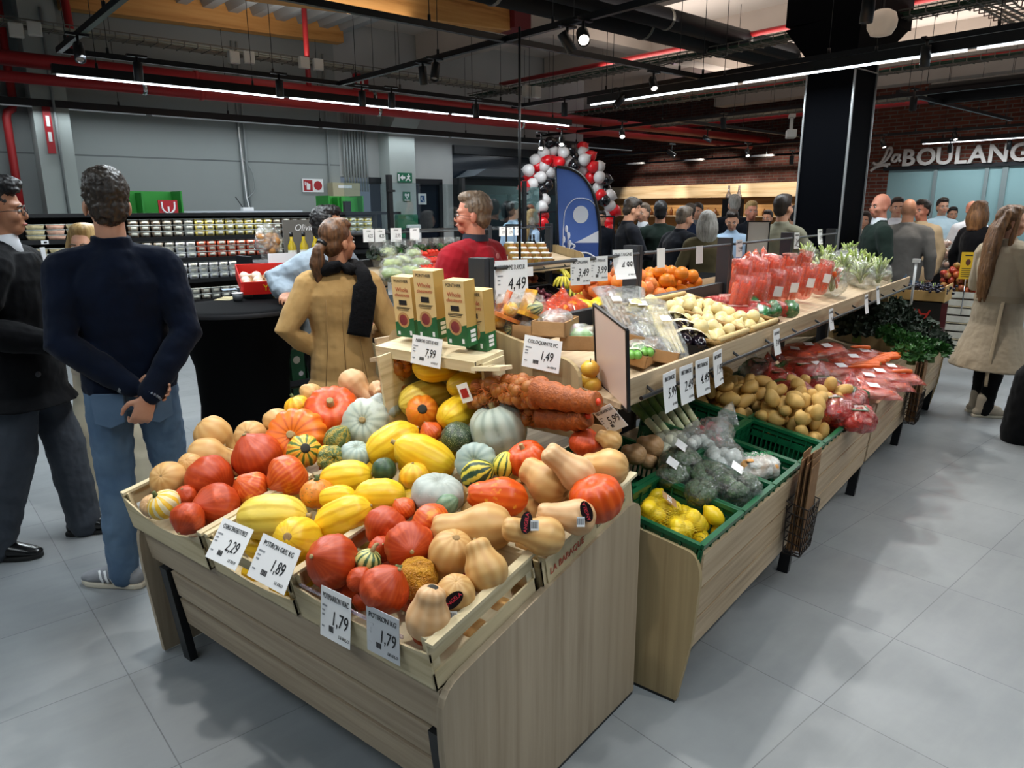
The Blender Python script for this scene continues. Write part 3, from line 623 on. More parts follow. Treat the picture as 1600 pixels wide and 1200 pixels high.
# projector arm hanging left of the column
p = atd(1236, 206, 9.5); o = empty('ceiling_speaker', p, .4, 'white bracket mounted ceiling device hanging left of the column', 'device')
MB().box(-.16, .1, -.06, .06, -.08, .02).build('case', BOXW, o, smooth=False, bevel=.01); MB().box(.02, .06, -.02, .02, .02, .2).box(-.05, .13, -.04, .04, .18, .22).build('bracket', BOXW, o, smooth=False)
# purple lit ceiling patch lamp
pl = bpy.data.lights.new('purple_stage_light', 'SPOT'); pl.energy = 160; pl.color = (.55, .15, 1); pl.spot_size = .7; pl.shadow_soft_size = .1
o = bpy.data.objects.new('purple_stage_light', pl); COL.objects.link(o); o.location = B(13.5, 9.8, 3.6); o.rotation_euler = (PI*.95, 0.1, 0)
# black pole hanging to floor height beside the balloon arch
o = empty('ceiling_pole', atd(812, 330, 6.5), 0, 'thin black pole from the ceiling down to the sales counter left of the balloon arch', 'pole')
zt = 3.2-o.location.z; MB().tube([(0, 0, -.6), (0, 0, zt)], .012, 8).build('rod', BLACK, o)
# ---------------------------------------------------------------- squash display stand
def xz(pts, y, t, mb=None, mi=0): return (mb or MB()).prism([(x, y, z) for x, z in pts], (0, t, 0), mi)
def rounded(pts, rads, n=5):
 out = []; k = len(pts)
 for i, p in enumerate(pts):
  r = rads[i] if isinstance(rads, (list, tuple)) else rads
  if not r: out.append(p); continue
  p = Vector(p); a = (Vector(pts[i-1])-p).normalized(); b = (Vector(pts[(i+1) % k])-p).normalized()
  for j in range(n+1):
   t = j/n; out.append(tuple((p+a*r)*(1-t)**2+p*2*t*(1-t)+(p+b*r)*t*t))
 return out
ST = empty('display_stand', (1.55, 1.87, 0), 0, 'oak squash display stand with slatted front, full of pumpkins, nearest the viewer', 'display stand')
def stp(name, mb, mat, **k): k.setdefault('smooth', False); return mb.build(name, mat, ST, (-1.55, -1.87, 0), **k)
PROF = rounded([(1.115, 0.012), (2.045, .012), (2.045, .745), (1.96, .748), (1.075, .565), (1.075, .42)], [0, 0, .05, 0, .07, .06])
stp('side_panel', xz(PROF, 1.075, .022), OAKZ); stp('side_panel', xz(PROF, 2.64, .022), OAKZ)
stp('plinth_edge', MB().box(1.12, 2.04, 1.076, 1.096, 0, .012), BLACK)
for (za, zb) in ((.555, .419), (.403, .298), (.284, .17)):
 f = lambda z: 1.088+(.555-z)*.17
 stp('front_slat', MB().prism([(f(za), 1.1, za), (f(za)+.02, 1.1, za), (f(zb)+.02, 1.1, zb), (f(zb), 1.1, zb)], (0, 1.535 if za > .5 else 1.40, 0)), OAKY)
for y in (1.13, 2.535): stp('leg', MB().bar((1.115, y, .41), (1.165, y, 0), .03, .05, (0, 1, 0)), BLACKM)
stp('deck', MB().prism([(1.1, 1.1, .55), (2.04, 1.1, .735), (2.04, 1.1, .715), (1.1, 1.1, .53)], (0, 1.535, 0)), OAK)
TILT = math.atan(.2)
def crate(w, d, h, label, loc, rz=0, tilt=TILT, front=.09, sag=.035, split=False, two=True, grp=None):
 m = Matrix.Translation(Vector(loc)) @ Matrix.Rotation(rz, 4, 'Z') @ Matrix.Rotation(-tilt, 4, 'Y')
 o = empty('wooden_crate', mx=m, label=label, cat='crate', group=grp); t = .006
 def board(hh, sg, z0=0):
  n = 12; tp = [(-w/2+w*i/n, z0+hh-sg*math.sin(PI*i/n)) for i in range(n+1)]
  return [(y, z) for y, z in [(-w/2, z0), (w/2, z0)]+tp[::-1]]
 MB().prism([(0, y, z) for y, z in board(front, sag)], (t, 0, 0)).build('front_board', CRW, o, smooth=False)
 if split: MB().box(0, t, -w/2, w/2, h-.055, h-.012).build('front_board', CRW, o, smooth=False)
 MB().prism([(d-t, y, z) for y, z in board(h-.01, 0)], (t, 0, 0)).build('back_board', CRW, o, smooth=False)
 for s in (-1, 1):
  y0 = s*w/2-(t if s > 0 else 0)
  MB().box(.0, d, y0, y0+t, 0, .055).build('side_board', CRWX, o, smooth=False)
  MB().box(.0, d, y0, y0+t, h-.06, h-.004).build('side_board', CRWX, o, smooth=False)
  MB().box(0, d, s*w/2-.022, s*w/2+.004, h-.004, h+.006).build('top_rail', CRWX, o, smooth=False)
  for x in (.012, d-.03): MB().prism([(x, s*(w/2-.007), 0), (x+.024, s*(w/2-.007), 0), (x, s*(w/2-.032), 0)], (0, 0, h)).build('corner_post', CRW, o, smooth=False)
 MB().box(0, d, -w/2, w/2, 0, .005).build('bottom', CRWX, o, smooth=False)
 return o
def dk(x): return .556+.2*(x-1.1)
crate(.54, .42, .145, 'pale wooden crate of red squash at the left front of the stand', (1.07, 2.39, dk(1.07)), front=.13, sag=.055)
crate(.44, .42, .14, 'pale wooden crate of long yellow squash at the middle front of the stand', (1.08, 1.88, dk(1.08)), front=.055, sag=.02, split=True)
crate(.545, .42, .15, 'pale wooden crate with open slatted side at the right front of the stand', (1.085, 1.375, dk(1.085)), front=.115, sag=.02)
oc = crate(.56, .52, .115, 'stencilled wooden crate at the right rear of the stand beside the tall side panel', (1.51, 1.37, dk(1.51)), front=.1, sag=.0)
MB().box(.02, .5, -.285, -.28, .0, .1).build('stencilled_side', P('crate_print', 'c9b893', .7, var=(30, 'a9a07c', .5)), oc, smooth=False)
RED = P('crate_red_print', 'b5604a', .7)
text('stencil', 'LA BARAQUE', .03, RED, oc, mxf((1, 0, 0), (0, 0, 1), (0, -1, 0), (.12, -.287, .05)), .0008, .15)
text('stencil', 'LES JARDINS', .032, P('crate_grey_print', '8a8268', .7), oc, mxf((1, 0, 0), (0, 0, 1), (0, -1, 0), (.37, -.287, .055)), .0008, .15)
crate(.5, .5, .12, 'pale wooden crate of mixed squash at the left rear of the stand', (1.51, 2.36, dk(1.51)), front=.1, sag=.0)
crate(.4, .5, .10, 'pale wooden crate of mixed gourds at the middle rear of the stand', (1.51, 1.88, dk(1.51)), front=.08, sag=.0)
# ---- price cards
def card(w, h, mxx, title, price, label, cat='price card', grey=False, group=None, sub='LE KILO', small=False, mid=None, curl=0):
 o = MB(); n = 6 if curl else 1
 for i in range(n):
  a, b = i/n, (i+1)/n; f = lambda t: curl*(t*t)
  o.add([(-w/2, h/2-h*a, f(a)), (w/2, h/2-h*a, f(a)), (w/2, h/2-h*b, f(b)), (-w/2, h/2-h*b, f(b))], [(0, 3, 2, 1)])
 o = o.build('price_card', PAPERG if grey else PAPER, mx=mxx, smooth=False); m = o.modifiers.new('thick', 'SOLIDIFY'); m.thickness = .0012; m.offset = -1
 tag(o, label, cat, group); I = mxf((1, 0, 0), (0, 1, 0), (0, 0, 1), (0, 0, 0)); ink = INKG if grey == 2 else INK
 def at(x, y): q = I.copy(); q.translation = (x*w, y*h, .0012+curl*(.5-y)**2); return q
 if title: text('title_text', title, h*.16, ink, o, at(0, .33), .0003, .1, sx=min(.9, .86*w/(.098*h*len(title))), bold=0)
 if price: text('price_text', price, h*.40, ink, o, at(.14, -.06), .0003, .18, sx=.72, bold=0)
 if not small:
  text('unit_text', sub, h*.09, ink, o, at(.3, -.36), .0003, .15)
  mb = MB()
  for i in range(11):
   x = -.2*w+i*.014*w; mb.box(x, x+w*(.006 if i % 3 else .01), -.34*h, -.22*h, .0008, .0012)
  mb.build('barcode', ink, o, smooth=False)
  mb = MB()
  for i, y in enumerate((.12, .02, -.07, -.3)): mb.box(-.44*w, (-.44+(.16 if i == 0 else .08))*w, y*h, (y+.035)*h, .0008, .0012)
  mb.build('small_print', INKG if not grey else PAPERG, o, smooth=False)
 return o
def cardpx(tl, tr, bl, fn, val, title, price, label, **k):
 """card whose top edge lies in a given vertical plane, square-cornered"""
 a = fn(*tl, val); b = fn(*tr, val); e = b-a; d = ray(*bl); t = e.dot(a-CAM)/e.dot(d); c = CAM+d*t; up = a-c
 r = e.normalized(); u = up.normalized(); n = r.cross(u); ctr = (b+c)/2
 return card(e.length, up.length, mxf(r, u, n, ctr), title, price, label, **k)
def hang(px, py, y, w, h, title, price, label, tilt=.12, yaw=0, **k):
 """card hanging at world plane y, facing the aisle"""
 p = ony(px, py, y); r = Vector((math.cos(yaw), math.sin(yaw), 0)); n = Vector((math.sin(yaw), -math.cos(yaw), 0)); n = (n+Vector((0, 0, tilt))).normalized(); u = n.cross(r)
 return card(w, h, mxf(r, u, n, p), title, price, label, **k)
def hangx(px, py, x, w, h, title, price, label, tilt=.1, roll=0, **k):
 p = onx(px, py, x); r = Vector((0, -1, roll)).normalized(); n = Vector((-1, 0, tilt)).normalized(); u = n.cross(r)
 return card(w, h, mxf(r, u, n, p), title, price, label, **k)
hangx(358, 849, 1.03, .165, .125, "COURGE SPAGHETTI PIECE", '2,29', 'white price card 2,29 clipped to the left front crate', .75, .05)
hangx(427, 880, 1.03, .18, .125, 'POTIRON GRIS KG', '1,89', 'white price card 1,89 clipped to the middle front crate', .6, .0)
hangx(524, 964, 1.058, .125, .142, 'POTIMARRON VRAC', '1,79', 'white price card POTIMARRON 1,79 on the right front crate', .12, .02)
hangx(598, 992, 1.058, .122, .125, 'POTIRON KG', '1,79', 'faded grey price card POTIRON 1,79 on the right front crate', .05, .02, grey=True)
mb = MB().box(1.068, 1.073, 1.2, 1.62, .668, .676); tag(mb.build('card_rail', filmm('rail_film', 'd8c8d8', .25), smooth=False), 'clear plastic card strip along the right front crate board', 'card holder')
# ---- squash
def squash_body(kind, seed):
 r = random.Random(seed); ph = r.uniform(0, 6)
 def build(prof, ribs, dep, lump, n=40, sq=0):
  mb = MB(); P2 = spl([(a, b) for a, b in prof], 5); P2 = [(max(q.x, .004), q.y) for q in P2]
  def fn(q, a, t):
   rr = math.hypot(q.x, q.y)
   k = 1-dep*(1-abs(math.cos(ribs*a/2)))**2*min(1, rr*2) if ribs else 1
   l = 1+lump*noise.noise(Vector((q.x*1.3+seed, q.y*1.3, q.z*1.3)))+lump*.5*noise.noise(Vector((q.x*3, q.y*3+seed, q.z*3)))
   return Vector((q.x*k*l*(1+sq*math.cos(a*2+ph)), q.y*k*l, q.z*l))
  return mb.lathe(P2, n, fn)
 if kind == 'kuri': return build([(0, -.80), (.35, -.78), (.72, -.58), (.95, -.18), (.98, .12), (.82, .48), (.52, .76), (.26, .93), (.1, 1.0), (0, 1.0)], 10, .035, .07)
 if kind == 'flat': return build([(0, -.56), (.3, -.6), (.7, -.5), (.96, -.2), (1, .05), (.88, .38), (.6, .55), (.3, .56), (.12, .5), (0, .48)], 14, .07, .05, 56)
 if kind == 'grey': return build([(0, -.60), (.3, -.66), (.72, -.55), (.97, -.2), (1, .05), (.9, .4), (.6, .62), (.3, .64), (.12, .56), (0, .54)], 12, .05, .06, 48, .05)
 if kind == 'butter': return build([(0, -.94), (.12, -.98), (.4, -.93), (.78, -.66), (.99, -.15), (.97, .28), (.8, .72), (.67, 1.1), (.64, 1.5), (.64, 1.85), (.52, 2.12), (.2, 2.24), (0, 2.22)], 10, .012, .05)
 if kind == 'buttershort': return build([(0, -.92), (.12, -.97), (.4, -.92), (.78, -.66), (.99, -.15), (.95, .3), (.78, .66), (.66, .95), (.62, 1.25), (.47, 1.45), (.18, 1.52), (0, 1.5)], 12, .016, .05)
 if kind == 'spag': return build([(0, -1.5), (.2, -1.48), (.62, -1.25), (.92, -.7), (1, 0), (.93, .7), (.66, 1.22), (.26, 1.5), (.1, 1.58), (0, 1.58)], 10, .045, .04)
 if kind == 'long': return build([(0, -1.35), (.3, -1.3), (.75, -1.0), (1, -.4), (.95, .2), (.75, .75), (.62, 1.2), (.4, 1.5), (.15, 1.6), (0, 1.58)], 12, .04, .06)
 if kind == 'gourd': return build([(0, -.78), (.3, -.78), (.72, -.58), (.97, -.15), (.98, .15), (.8, .5), (.5, .7), (.22, .8), (.1, .84), (0, .84)], 10, .06, .05)
 if kind == 'warty': return build([(0, -.88), (.3, -.86), (.75, -.62), (1, -.1), (.95, .3), (.7, .7), (.42, .95), (.2, 1.05), (.1, 1.08), (0, 1.08)], 10, .02, .14, 64)
 if kind == 'oval': return build([(0, -1.15), (.3, -1.1), (.75, -.8), (1, -.1), (.92, .4), (.65, .85), (.35, 1.12), (.12, 1.22), (0, 1.22)], 10, .03, .03)
 return build([(0, -.95), (.4, -.9), (.8, -.6), (1, 0), (.85, .55), (.5, .88), (.2, 1), (0, 1)], 0, 0, .03)
KURI = stripem('kuri_skin', [(0, 'b2390b'), (.6, 'b63e0d'), (1, 'bc4613')], 26, .2, 5, .45, speck=(70, 'cf6a3c', .68), top=('e0742a', .93), base_noise=(1.6, 'd9582a', .58))
KURI2 = stripem('kuri_skin_orange', [(0, 'c84a14'), (.6, 'cf5418'), (1, 'd66824')], 26, .2, 4, .4, base_noise=(1.5, 'ee9a2e', .60), speck=(60, 'e9a070', .75))
BUTT = stripem('butternut_skin', [(0, 'c69659'), (.6, 'cea263'), (1, 'd3a96c')], 10, .08, 3, .48, speck=(40, 'c7975c', .72))
BUTT2 = stripem('butternut_skin_pale', [(0, 'd0a272'), (.6, 'd6ab7c'), (1, 'dab284')], 10, .08, 3, .48, speck=(45, 'd0a274', .72))
SPAG = stripem('spaghetti_skin', [(0, 'efc226'), (.55, 'f3cb2c'), (1, 'e6b51e')], 10, .1, 3, .4, speck=(30, 'd7a72a', .72))
SPAGP = stripem('spaghetti_skin_pale', [(0, 'e6cb52'), (.5, 'eed35a'), (1, 'd8b63c')], 10, .1, 3, .42, base_noise=(3, 'e2c040', .6))
ORNG = stripem('pumpkin_skin', [(0, 'cf5a10'), (.3, 'e87418'), (1, 'ee7e1e')], 14, .03, 3, .38)
RORG = stripem('pumpkin_skin_red', [(0, 'c84509'), (.4, 'd04c0c'), (1, 'd4540f')], 12, .05, 3, .4, speck=(50, 'ee8c50', .74))
ORYL = stripem('pumpkin_skin_patched', [(0, 'd04a08'), (1, 'd85a10')], 12, .05, 3, .38, base_noise=(2.2, 'eba82c', .57))
GREY = stripem('grey_squash_skin', [(0, '9ba79a'), (.4, 'b0bbad'), (1, 'bcc5b6')], 12, .05, 3, .5, speck=(16, 'a08c76', .70), base_noise=(1.2, 'c2cabf', .5))
BLUG = stripem('blue_grey_squash_skin', [(0, '8d9f98'), (1, 'a4b3aa')], 12, .05, 3, .5)
WHT = stripem('pale_squash_skin', [(0, 'a3aca5'), (1, 'b0b8b1')], 12, .05, 3, .5, speck=(12, 'b5bdb4', .62))
G_YW = stripem('gourd_yellow_white', [(0, 'e9d8a6'), (.45, 'ecdfb4'), (.55, 'e8b52c'), (1, 'e9b930')], 10, .12, 2.5)
G_YG = stripem('gourd_yellow_green', [(0, '4f6a2c'), (.22, '6f8438'), (.34, 'e8b62e'), (.8, 'f0c548'), (1, 'ee9a34')], 10, .15, 3)
G_Y = stripem('gourd_yellow', [(0, 'e3a420'), (1, 'f0bc2c')], 10, .1, 3)
G_GS = stripem('gourd_green_stripe', [(0, '2f4d2a'), (.3, '3d5e32'), (.42, 'b9b86a'), (1, 'cdc77a')], 10, .12, 3)
G_DG = stripem('gourd_dark_stripe', [(0, '1f3a22'), (.5, '2c4a28'), (.66, 'c7b83c'), (1, 'dcc944')], 9, .25, 2.5)
G_YS = stripem('gourd_yellow_stripe', [(0, '3f5a2a'), (.13, '566c30'), (.24, 'e2d04a'), (1, 'ecdc58')], 9, .1, 2)
G_WY = stripem('gourd_warty', [(0, 'c9861a'), (1, 'd99a20')], 8, .3, 3, lump=(9, .8), top=('55682c', .93))
G_MO = stripem('gourd_mottled', [(0, '4c6434'), (.5, '7b8444'), (1, 'b79c3c')], 7, .6, 4, lump=(8, .5))
G_DK = stripem('gourd_dark_green', [(0, '2c4630'), (1, '3a563a')], 8, .2, 3)
G_GR = stripem('gourd_green', [(0, '5f7d60'), (1, '7b9576')], 8, .2, 3)
G_SP = stripem('gourd_speckled', [(0, '22331f'), (.6, '2f4427'), (1, '3b4f2c')], 8, .4, 4, speck=(26, 'c9cba8', .60), base_noise=(1.1, 'd98a24', .66))
G_OT = stripem('gourd_orange_green', [(0, 'cf7a24'), (1, 'dd8a2a')], 8, .2, 3, top=('6a6a30', .84), speck=(9, '8a6a2c', .62))
G_OR = stripem('gourd_orange', [(0, 'e87a16'), (1, 'f09024')], 10, .1, 3)
STEMT = P('stem_tan', 'b29a6a', .7, bump=(60, .5)); STEMG = P('stem_green', '5d6a3a', .7, bump=(60, .5)); STEMD = P('stem_dark', '3a3a34', .8, bump=(60, .6)); SCAR = P('blossom_scar', 'b08e5e', .8, bump=(90, .6))
_sq = {}
def sq_mesh(kind, var):
 k = (kind, var)
 if k not in _sq: _sq[k] = squash_body(kind, var*13+len(kind)).mesh(kind, MATS['kuri_skin'])
 return _sq[k]
TOPZ = dict(kuri=.99, flat=.5, grey=.56, butter=2.2, buttershort=1.5, spag=1.56, long=1.57, gourd=.82, warty=1.06, oval=1.2, ball=.98)
BOTZ = dict(kuri=-.8, flat=-.57, grey=-.62, butter=-.955, buttershort=-.935, spag=-1.49, long=-1.34, gourd=-.78, warty=-.87, oval=-1.13, ball=-.94)
def stem_mesh(style):
 if style == 'nub': return MB().lathe([(.085, -.05), (.075, .03), (.085, .07), (.05, .085), (.001, .08)], 10), STEMT
 if style == 'cork': return MB().lathe([(.17, -.1), (.13, .02), (.11, .14), (.125, .2), (.09, .215), (.001, .2)], 10), STEMT
 if style == 'long': return MB().tube(spl([(0, 0, -.1), (.03, 0, .2), (.2, .05, .42), (.42, .05, .44)], 5), [.2-.006*i for i in range(16)], 8), STEMT
 if style == 'green': return MB().tube([(0, 0, -.06), (0, .01, .1), (.03, .03, .26)], [.22, .12, .13], 8), STEMG
 if style == 'dark': return MB().lathe([(.3, -.05), (.24, .03), (.12, .06), (.001, .05)], 12), STEMD
 return None, None
SQ = []
NAMES = dict(kuri='red_kuri_squash', flat='pumpkin', grey='grey_squash', butter='butternut_squash', buttershort='butternut_squash', spag='spaghetti_squash', long='pumpkin', gourd='ornamental_gourd', warty='ornamental_gourd', oval='ornamental_gourd', ball='ornamental_gourd')
def sq(kind, px, py, r, ax, mat, label, stem='nub', dz=0, sc=None, scar=False, spin=None, name=None, x0=None, y0=None):
 r *= 1.06
 SQ.append(dict(kind=kind, px=px, py=py, r=r, ax=ax, mat=mat, label=label, stem=stem, dz=dz, sc=sc or (1, 1, 1), scar=scar, spin=spin, name=name or NAMES[kind], x0=x0, y0=y0))
K = 'red kuri squash '; BN = 'tan butternut squash '; SP = 'yellow spaghetti squash '
sq('buttershort', 333, 679, 27, (.55, -.7, -.45), BUTT, BN+'standing highest at the left rear edge, neck down', None, scar=True)
sq('butter', 322, 712, 27, (.9, -.3, -.3), BUTT, BN+'lying with its neck pointing right behind the red squash at left')
sq('buttershort', 264, 749, 27, (0, -.3, -.95), BUTT, BN+'seen end on in the left front corner, scar facing the viewer', None, scar=True)
sq('buttershort', 297, 726, 17, (0, -.5, -.9), BUTT, 'tan butternut squash half hidden behind the left corner one', None)
sq('gourd', 256, 788, 24, (-.35, .75, .55), G_YW, 'small yellow and cream striped gourd with dark stem at the left front corner', 'green')
sq('buttershort', 238, 790, 17, (0, -.4, -.9), BUTT2, 'pale butternut squash peeping out beside the cream striped gourd', None)
sq('kuri', 327, 749, 37, (-.75, .25, -.3), KURI, K+'in the left crate just right of the end on butternut')
sq('kuri', 339, 791, 36, (-.6, .15, .75), KURI, K+'at the front of the left crate with its scar turned left')
sq('kuri', 294, 809, 26, (-.2, -.7, .6), KURI, K+'lowest at the left of the left crate, scar at the bottom')
sq('kuri', 402, 714, 38, (-.35, .85, .35), KURI, K+'topmost in the left crate')
sq('kuri', 450, 743, 32, (-.7, -.55, .35), KURI2, K+'pointing down left at the right side of the left crate')
sq('kuri', 393, 765, 28, (-.6, .6, .45), KURI2, K+'orange patched, tip up left, in the middle of the left crate')
sq('kuri', 290, 775, 17, (0, .5, .5), KURI, K+'mostly hidden between others above the striped gourd')
sq('buttershort', 392, 682, 24, (-.1, -.3, -.95), BUTT, BN+'end on behind the topmost red squash of the left crate', None, scar=True)
sq('buttershort', 433, 659, 20, (-.6, .1, -.7), BUTT, BN+'behind the large ribbed orange pumpkin', None)
sq('flat', 463, 685, 46, (.0, .25, .97), ORNG, 'large bright orange ribbed pumpkin with stem facing the viewer', 'cork')
sq('gourd', 475, 704, 25, (.35, .25, .9), G_YG, 'yellow and orange gourd with green stripes in front of the ribbed orange pumpkin', 'dark')
sq('gourd', 464, 635, 19, (-.3, .85, .3), G_Y, 'small yellow gourd with bent stem, highest on the left side', 'green')
sq('flat', 519, 645, 42, (.1, .55, .8), RORG, 'large red orange pumpkin with tan stem at the rear of the stand', 'cork', sc=(1, 1, 1.15))
sq('butter', 551, 598, 21, (.7, -.65, .1), BUTT2, 'tan butternut squash leaning against the upright crate, bulb up', None, dz=.03)
sq('buttershort', 590, 608, 13, (.3, -.4, .8), BUTT2, 'stub of a tan butternut squash below the hanging net of onions', None)
sq('buttershort', 487, 616, 16, (-.5, .2, -.5), BUTT, 'tan butternut squash behind the red orange pumpkin', None)
sq('grey', 571, 660, 36, (.0, .2, .97), GREY, 'grey ribbed squash with tan stem facing the viewer, left of the upright crate', 'cork')
sq('grey', 600, 637, 25, (.2, .5, .5), WHT, 'cream white squash behind the grey ribbed squash', 'nub')
sq('oval', 527, 686, 19, (.55, .7, .2), G_MO, 'long mottled green gourd beside the grey ribbed squash', None)
sq('grey', 556, 710, 23, (.2, .6, .4), BLUG, 'blue grey squash half buried below the grey ribbed squash', None)
sq('warty', 519, 718, 21, (.35, .3, .85), G_MO, 'small warty green and yellow gourd right of the striped gourd', 'green')
sq('gourd', 508, 706, 11, (-.1, .6, .5), G_Y, 'tiny yellow gourd tucked behind the warty green one', None)
sq('spag', 612, 693, 28, (.8, .5, -.2), SPAG, SP+'lying below the mouth of the upright crate, rear of two')
sq('spag', 664, 714, 31, (-.85, .42, .1), SPAG, SP+'with pale stem at upper left, in the centre of the stand', 'cork')
sq('spag', 540, 747, 26, (.95, .15, .1), SPAG, SP+'with stem to the right at the left of the middle rear', 'cork')
sq('spag', 594, 774, 25, (-.97, .0, .1), SPAG, SP+'lying across the centre behind the small orange gourd')
sq('spag', 536, 808, 29, (.9, .38, .1), SPAG, SP+'in the middle crate pointing up right')
sq('spag', 424, 808, 34, (.96, .05, .05), SPAGP, 'large pale yellow spaghetti squash lying across the left of the middle crate', 'cork')
sq('spag', 467, 842, 33, (.05, -.25, -.95), SPAG, SP+'seen end on at the front of the middle crate', None, scar=True)
sq('spag', 527, 777, 18, (.9, .1, .1), SPAG, SP+'mostly hidden behind the brown topped gourd', None)
sq('gourd', 496, 771, 26, (.03, .95, .25), G_OT, 'orange gourd with green brown top and stem standing on the yellow squash', 'green')
sq('ball', 600, 734, 18, (.2, .8, .3), G_DK, 'small round dark green gourd beside the crate edge', None)
sq('gourd', 647, 743, 22, (-.05, .9, .3), G_Y, 'small yellow orange pumpkin gourd with short stem in the centre', 'nub', sc=(1, 1, 1.05))
sq('kuri', 631, 796, 19, (-.55, .75, .2), KURI2, 'small red orange squash behind the right front crate')
sq('kuri', 603, 823, 33, (-.5, -.6, .55), KURI, K+'at the back left of the right front crate')
sq('kuri', 639, 853, 38, (.25, .0, .97), KURI, K+'with scar facing the viewer in the right front crate')
sq('kuri', 673, 817, 31, (.65, -.4, .3), KURI2, K+'orange sided, next to the white squash')
sq('kuri', 519, 877, 41, (-.5, .35, .78), KURI, 'large deep red kuri squash at the left front of the right crate')
sq('gourd', 575, 877, 20, (.35, .8, .2), G_GS, 'small green and cream striped gourd with curved tan stem', 'long', sc=(1, 1, 1.1))
sq('kuri', 596, 858, 20, (.2, .4, .6), KURI, K+'half hidden behind the green striped gourd')
sq('kuri', 601, 921, 38, (.55, .75, .15), KURI, K+'pointing up right at the front of the right crate')
sq('warty', 652, 905, 32, (-.62, .55, .45), G_WY, 'mustard coloured warty gourd with green top in the right front crate', 'green')
sq('kuri', 537, 924, 23, (0, .4, .6), KURI, K+'under the large deep red one at the front board', None, x0=1.155)
sq('kuri', 563, 906, 20, (.2, .3, .6), KURI, K+'in the gap below the green striped gourd', None)
sq('kuri', 567, 939, 15, (0, .3, .8), KURI, K+'lowest behind the price cards', None, x0=1.13)
sq('butter', 705, 864, 34, (-.25, -.8, -.5), BUTT, BN+'standing bulb up beside the mustard warty gourd', None, scar=True)
sq('butter', 762, 824, 37, (-.97, -.05, .0), BUTT, 'large tan butternut squash lying across the back of the right front crate')
sq('buttershort', 711, 929, 30, (-.1, -.75, -.5), BUTT, BN+'with a dark oval sticker reading ANGELA in the right front crate', None)
sq('buttershort', 760, 892, 32, (-.35, .85, -.2), BUTT, BN+'under the open slatted crate side rail', 'nub')
sq('buttershort', 669, 966, 34, (.15, .9, .25), BUTT2, BN+'nearest the viewer at the front corner of the right crate', 'dark')
sq('butter', 786, 960, 24, (-.6, -.75, .1), BUTT, BN+'seen through the open crate side, right one of two', None, y0=1.16)
sq('butter', 745, 990, 22, (-.6, -.75, .1), BUTT, BN+'seen through the open crate side, left one of two', None, y0=1.16)
sq('butter', 852, 838, 29, (-.95, .22, .1), BUTT, BN+'with oval sticker and barcode lying behind the slatted crate', None)
sq('butter', 903, 808, 27, (-.95, .1, .05), BUTT2, BN+'with oval sticker and barcode at the stencilled crate side', 'nub')
sq('long', 781, 777, 30, (-.95, .12, .1), ORYL, 'long orange pumpkin with yellow patch lying in the middle rear', 'nub')
sq('grey', 779, 669, 47, (-.25, .9, .25), GREY, 'largest grey green squash with scratched skin below the onion nets', 'cork', sc=(1, .9, 1.15))
sq('grey', 744, 722, 31, (-.15, .2, .95), BLUG, 'blue grey squash under the striped gourds', 'nub')
sq('grey', 684, 773, 39, (.2, .85, .3), WHT, 'white squash in the centre of the stand', None)
sq('oval', 698, 789, 16, (.75, .5, .2), G_GR, 'small green egg shaped gourd in front of the white squash', None)
sq('oval', 746, 741, 22, (.75, .4, .3), G_DG, 'dark green gourd with yellow stripes lying on the blue grey squash', None)
sq('oval', 788, 727, 17, (.2, .95, .2), G_YS, 'yellow green striped gourd standing right of the dark striped one', None)
sq('gourd', 715, 682, 25, (.1, .85, .5), G_SP, 'dark speckled gourd with an orange patch in front of the upright crate', None)
sq('gourd', 660, 643, 25, (.1, .2, .95), G_OR, 'bright orange gourd with dark scar facing the viewer at the upright crate', 'dark')
sq('kuri', 674, 676, 18, (-.5, .8, .2), KURI2, 'small red orange squash with stem between the yellow squash and speckled gourd', 'nub')
sq('spag', 664, 622, 27, (.85, .25, -.4), SPAGP, SP+'in the upright crate at the left, behind the orange gourd', 'cork', dz=.03)
sq('spag', 714, 645, 24, (.5, .3, -.8), SPAG, SP+'at the right of the upright crate mouth', None, dz=.03)
sq('spag', 729, 600, 20, (.9, .2, -.3), SPAG, SP+'inside the upright crate beside the paper tag', None, x0=1.99)
sq('spag', 683, 572, 24, (.95, .1, -.1), SPAG, SP+'highest inside the upright crate under the price card', 'cork', x0=1.98)
sq('butter', 902, 741, 27, (-.78, .62, .1), BUTT2, 'long pale butternut squash leaning up left at the right rear', None, dz=.02)
sq('buttershort', 858, 755, 32, (-.75, .45, -.45), BUTT, BN+'with scar facing the viewer below the long pale butternut', None, scar=True)
sq('buttershort', 953, 730, 28, (-.9, .05, -.3), BUTT, BN+'round, with scar at right, at the far right rear of the stand', None, scar=True)
sq('flat', 824, 718, 30, (-.3, .7, .3), RORG, 'red orange pumpkin behind the long pale butternut', 'cork', sc=(1, 1, 1.3))
sq('flat', 932, 779, 40, (-.2, .6, .2), RORG, 'red orange pumpkin below the right rear butternuts', None, sc=(1, 1, 1.3))
sq('kuri', 916, 692, 26, (.1, .95, .15), KURI, 'small red squash with tan stem topmost at the right rear', 'cork', sc=(1, 1, .9))
sq('kuri', 872, 862, 27, (0, .4, .3), RORG, 'orange squash low against the stencilled crate side', None, y0=1.17)
sq('buttershort', 955, 689, 16, (-.7, .3, -.4), BUTT, BN+'behind the small red topmost squash', None)
sq('spag', 412, 856, 19, (.9, -.1, .1), SPAG, SP+'under the pale one, behind the 2,29 card', None, x0=1.17)
sq('spag', 404, 897, 17, (.9, -.25, .1), SPAG, SP+'lowest of the middle crate, seen over the sagging board at left', None, x0=1.135)
sq('spag', 443, 917, 15, (.9, -.25, .1), SPAG, SP+'lowest of the middle crate, seen over the sagging board at right', None, x0=1.13)
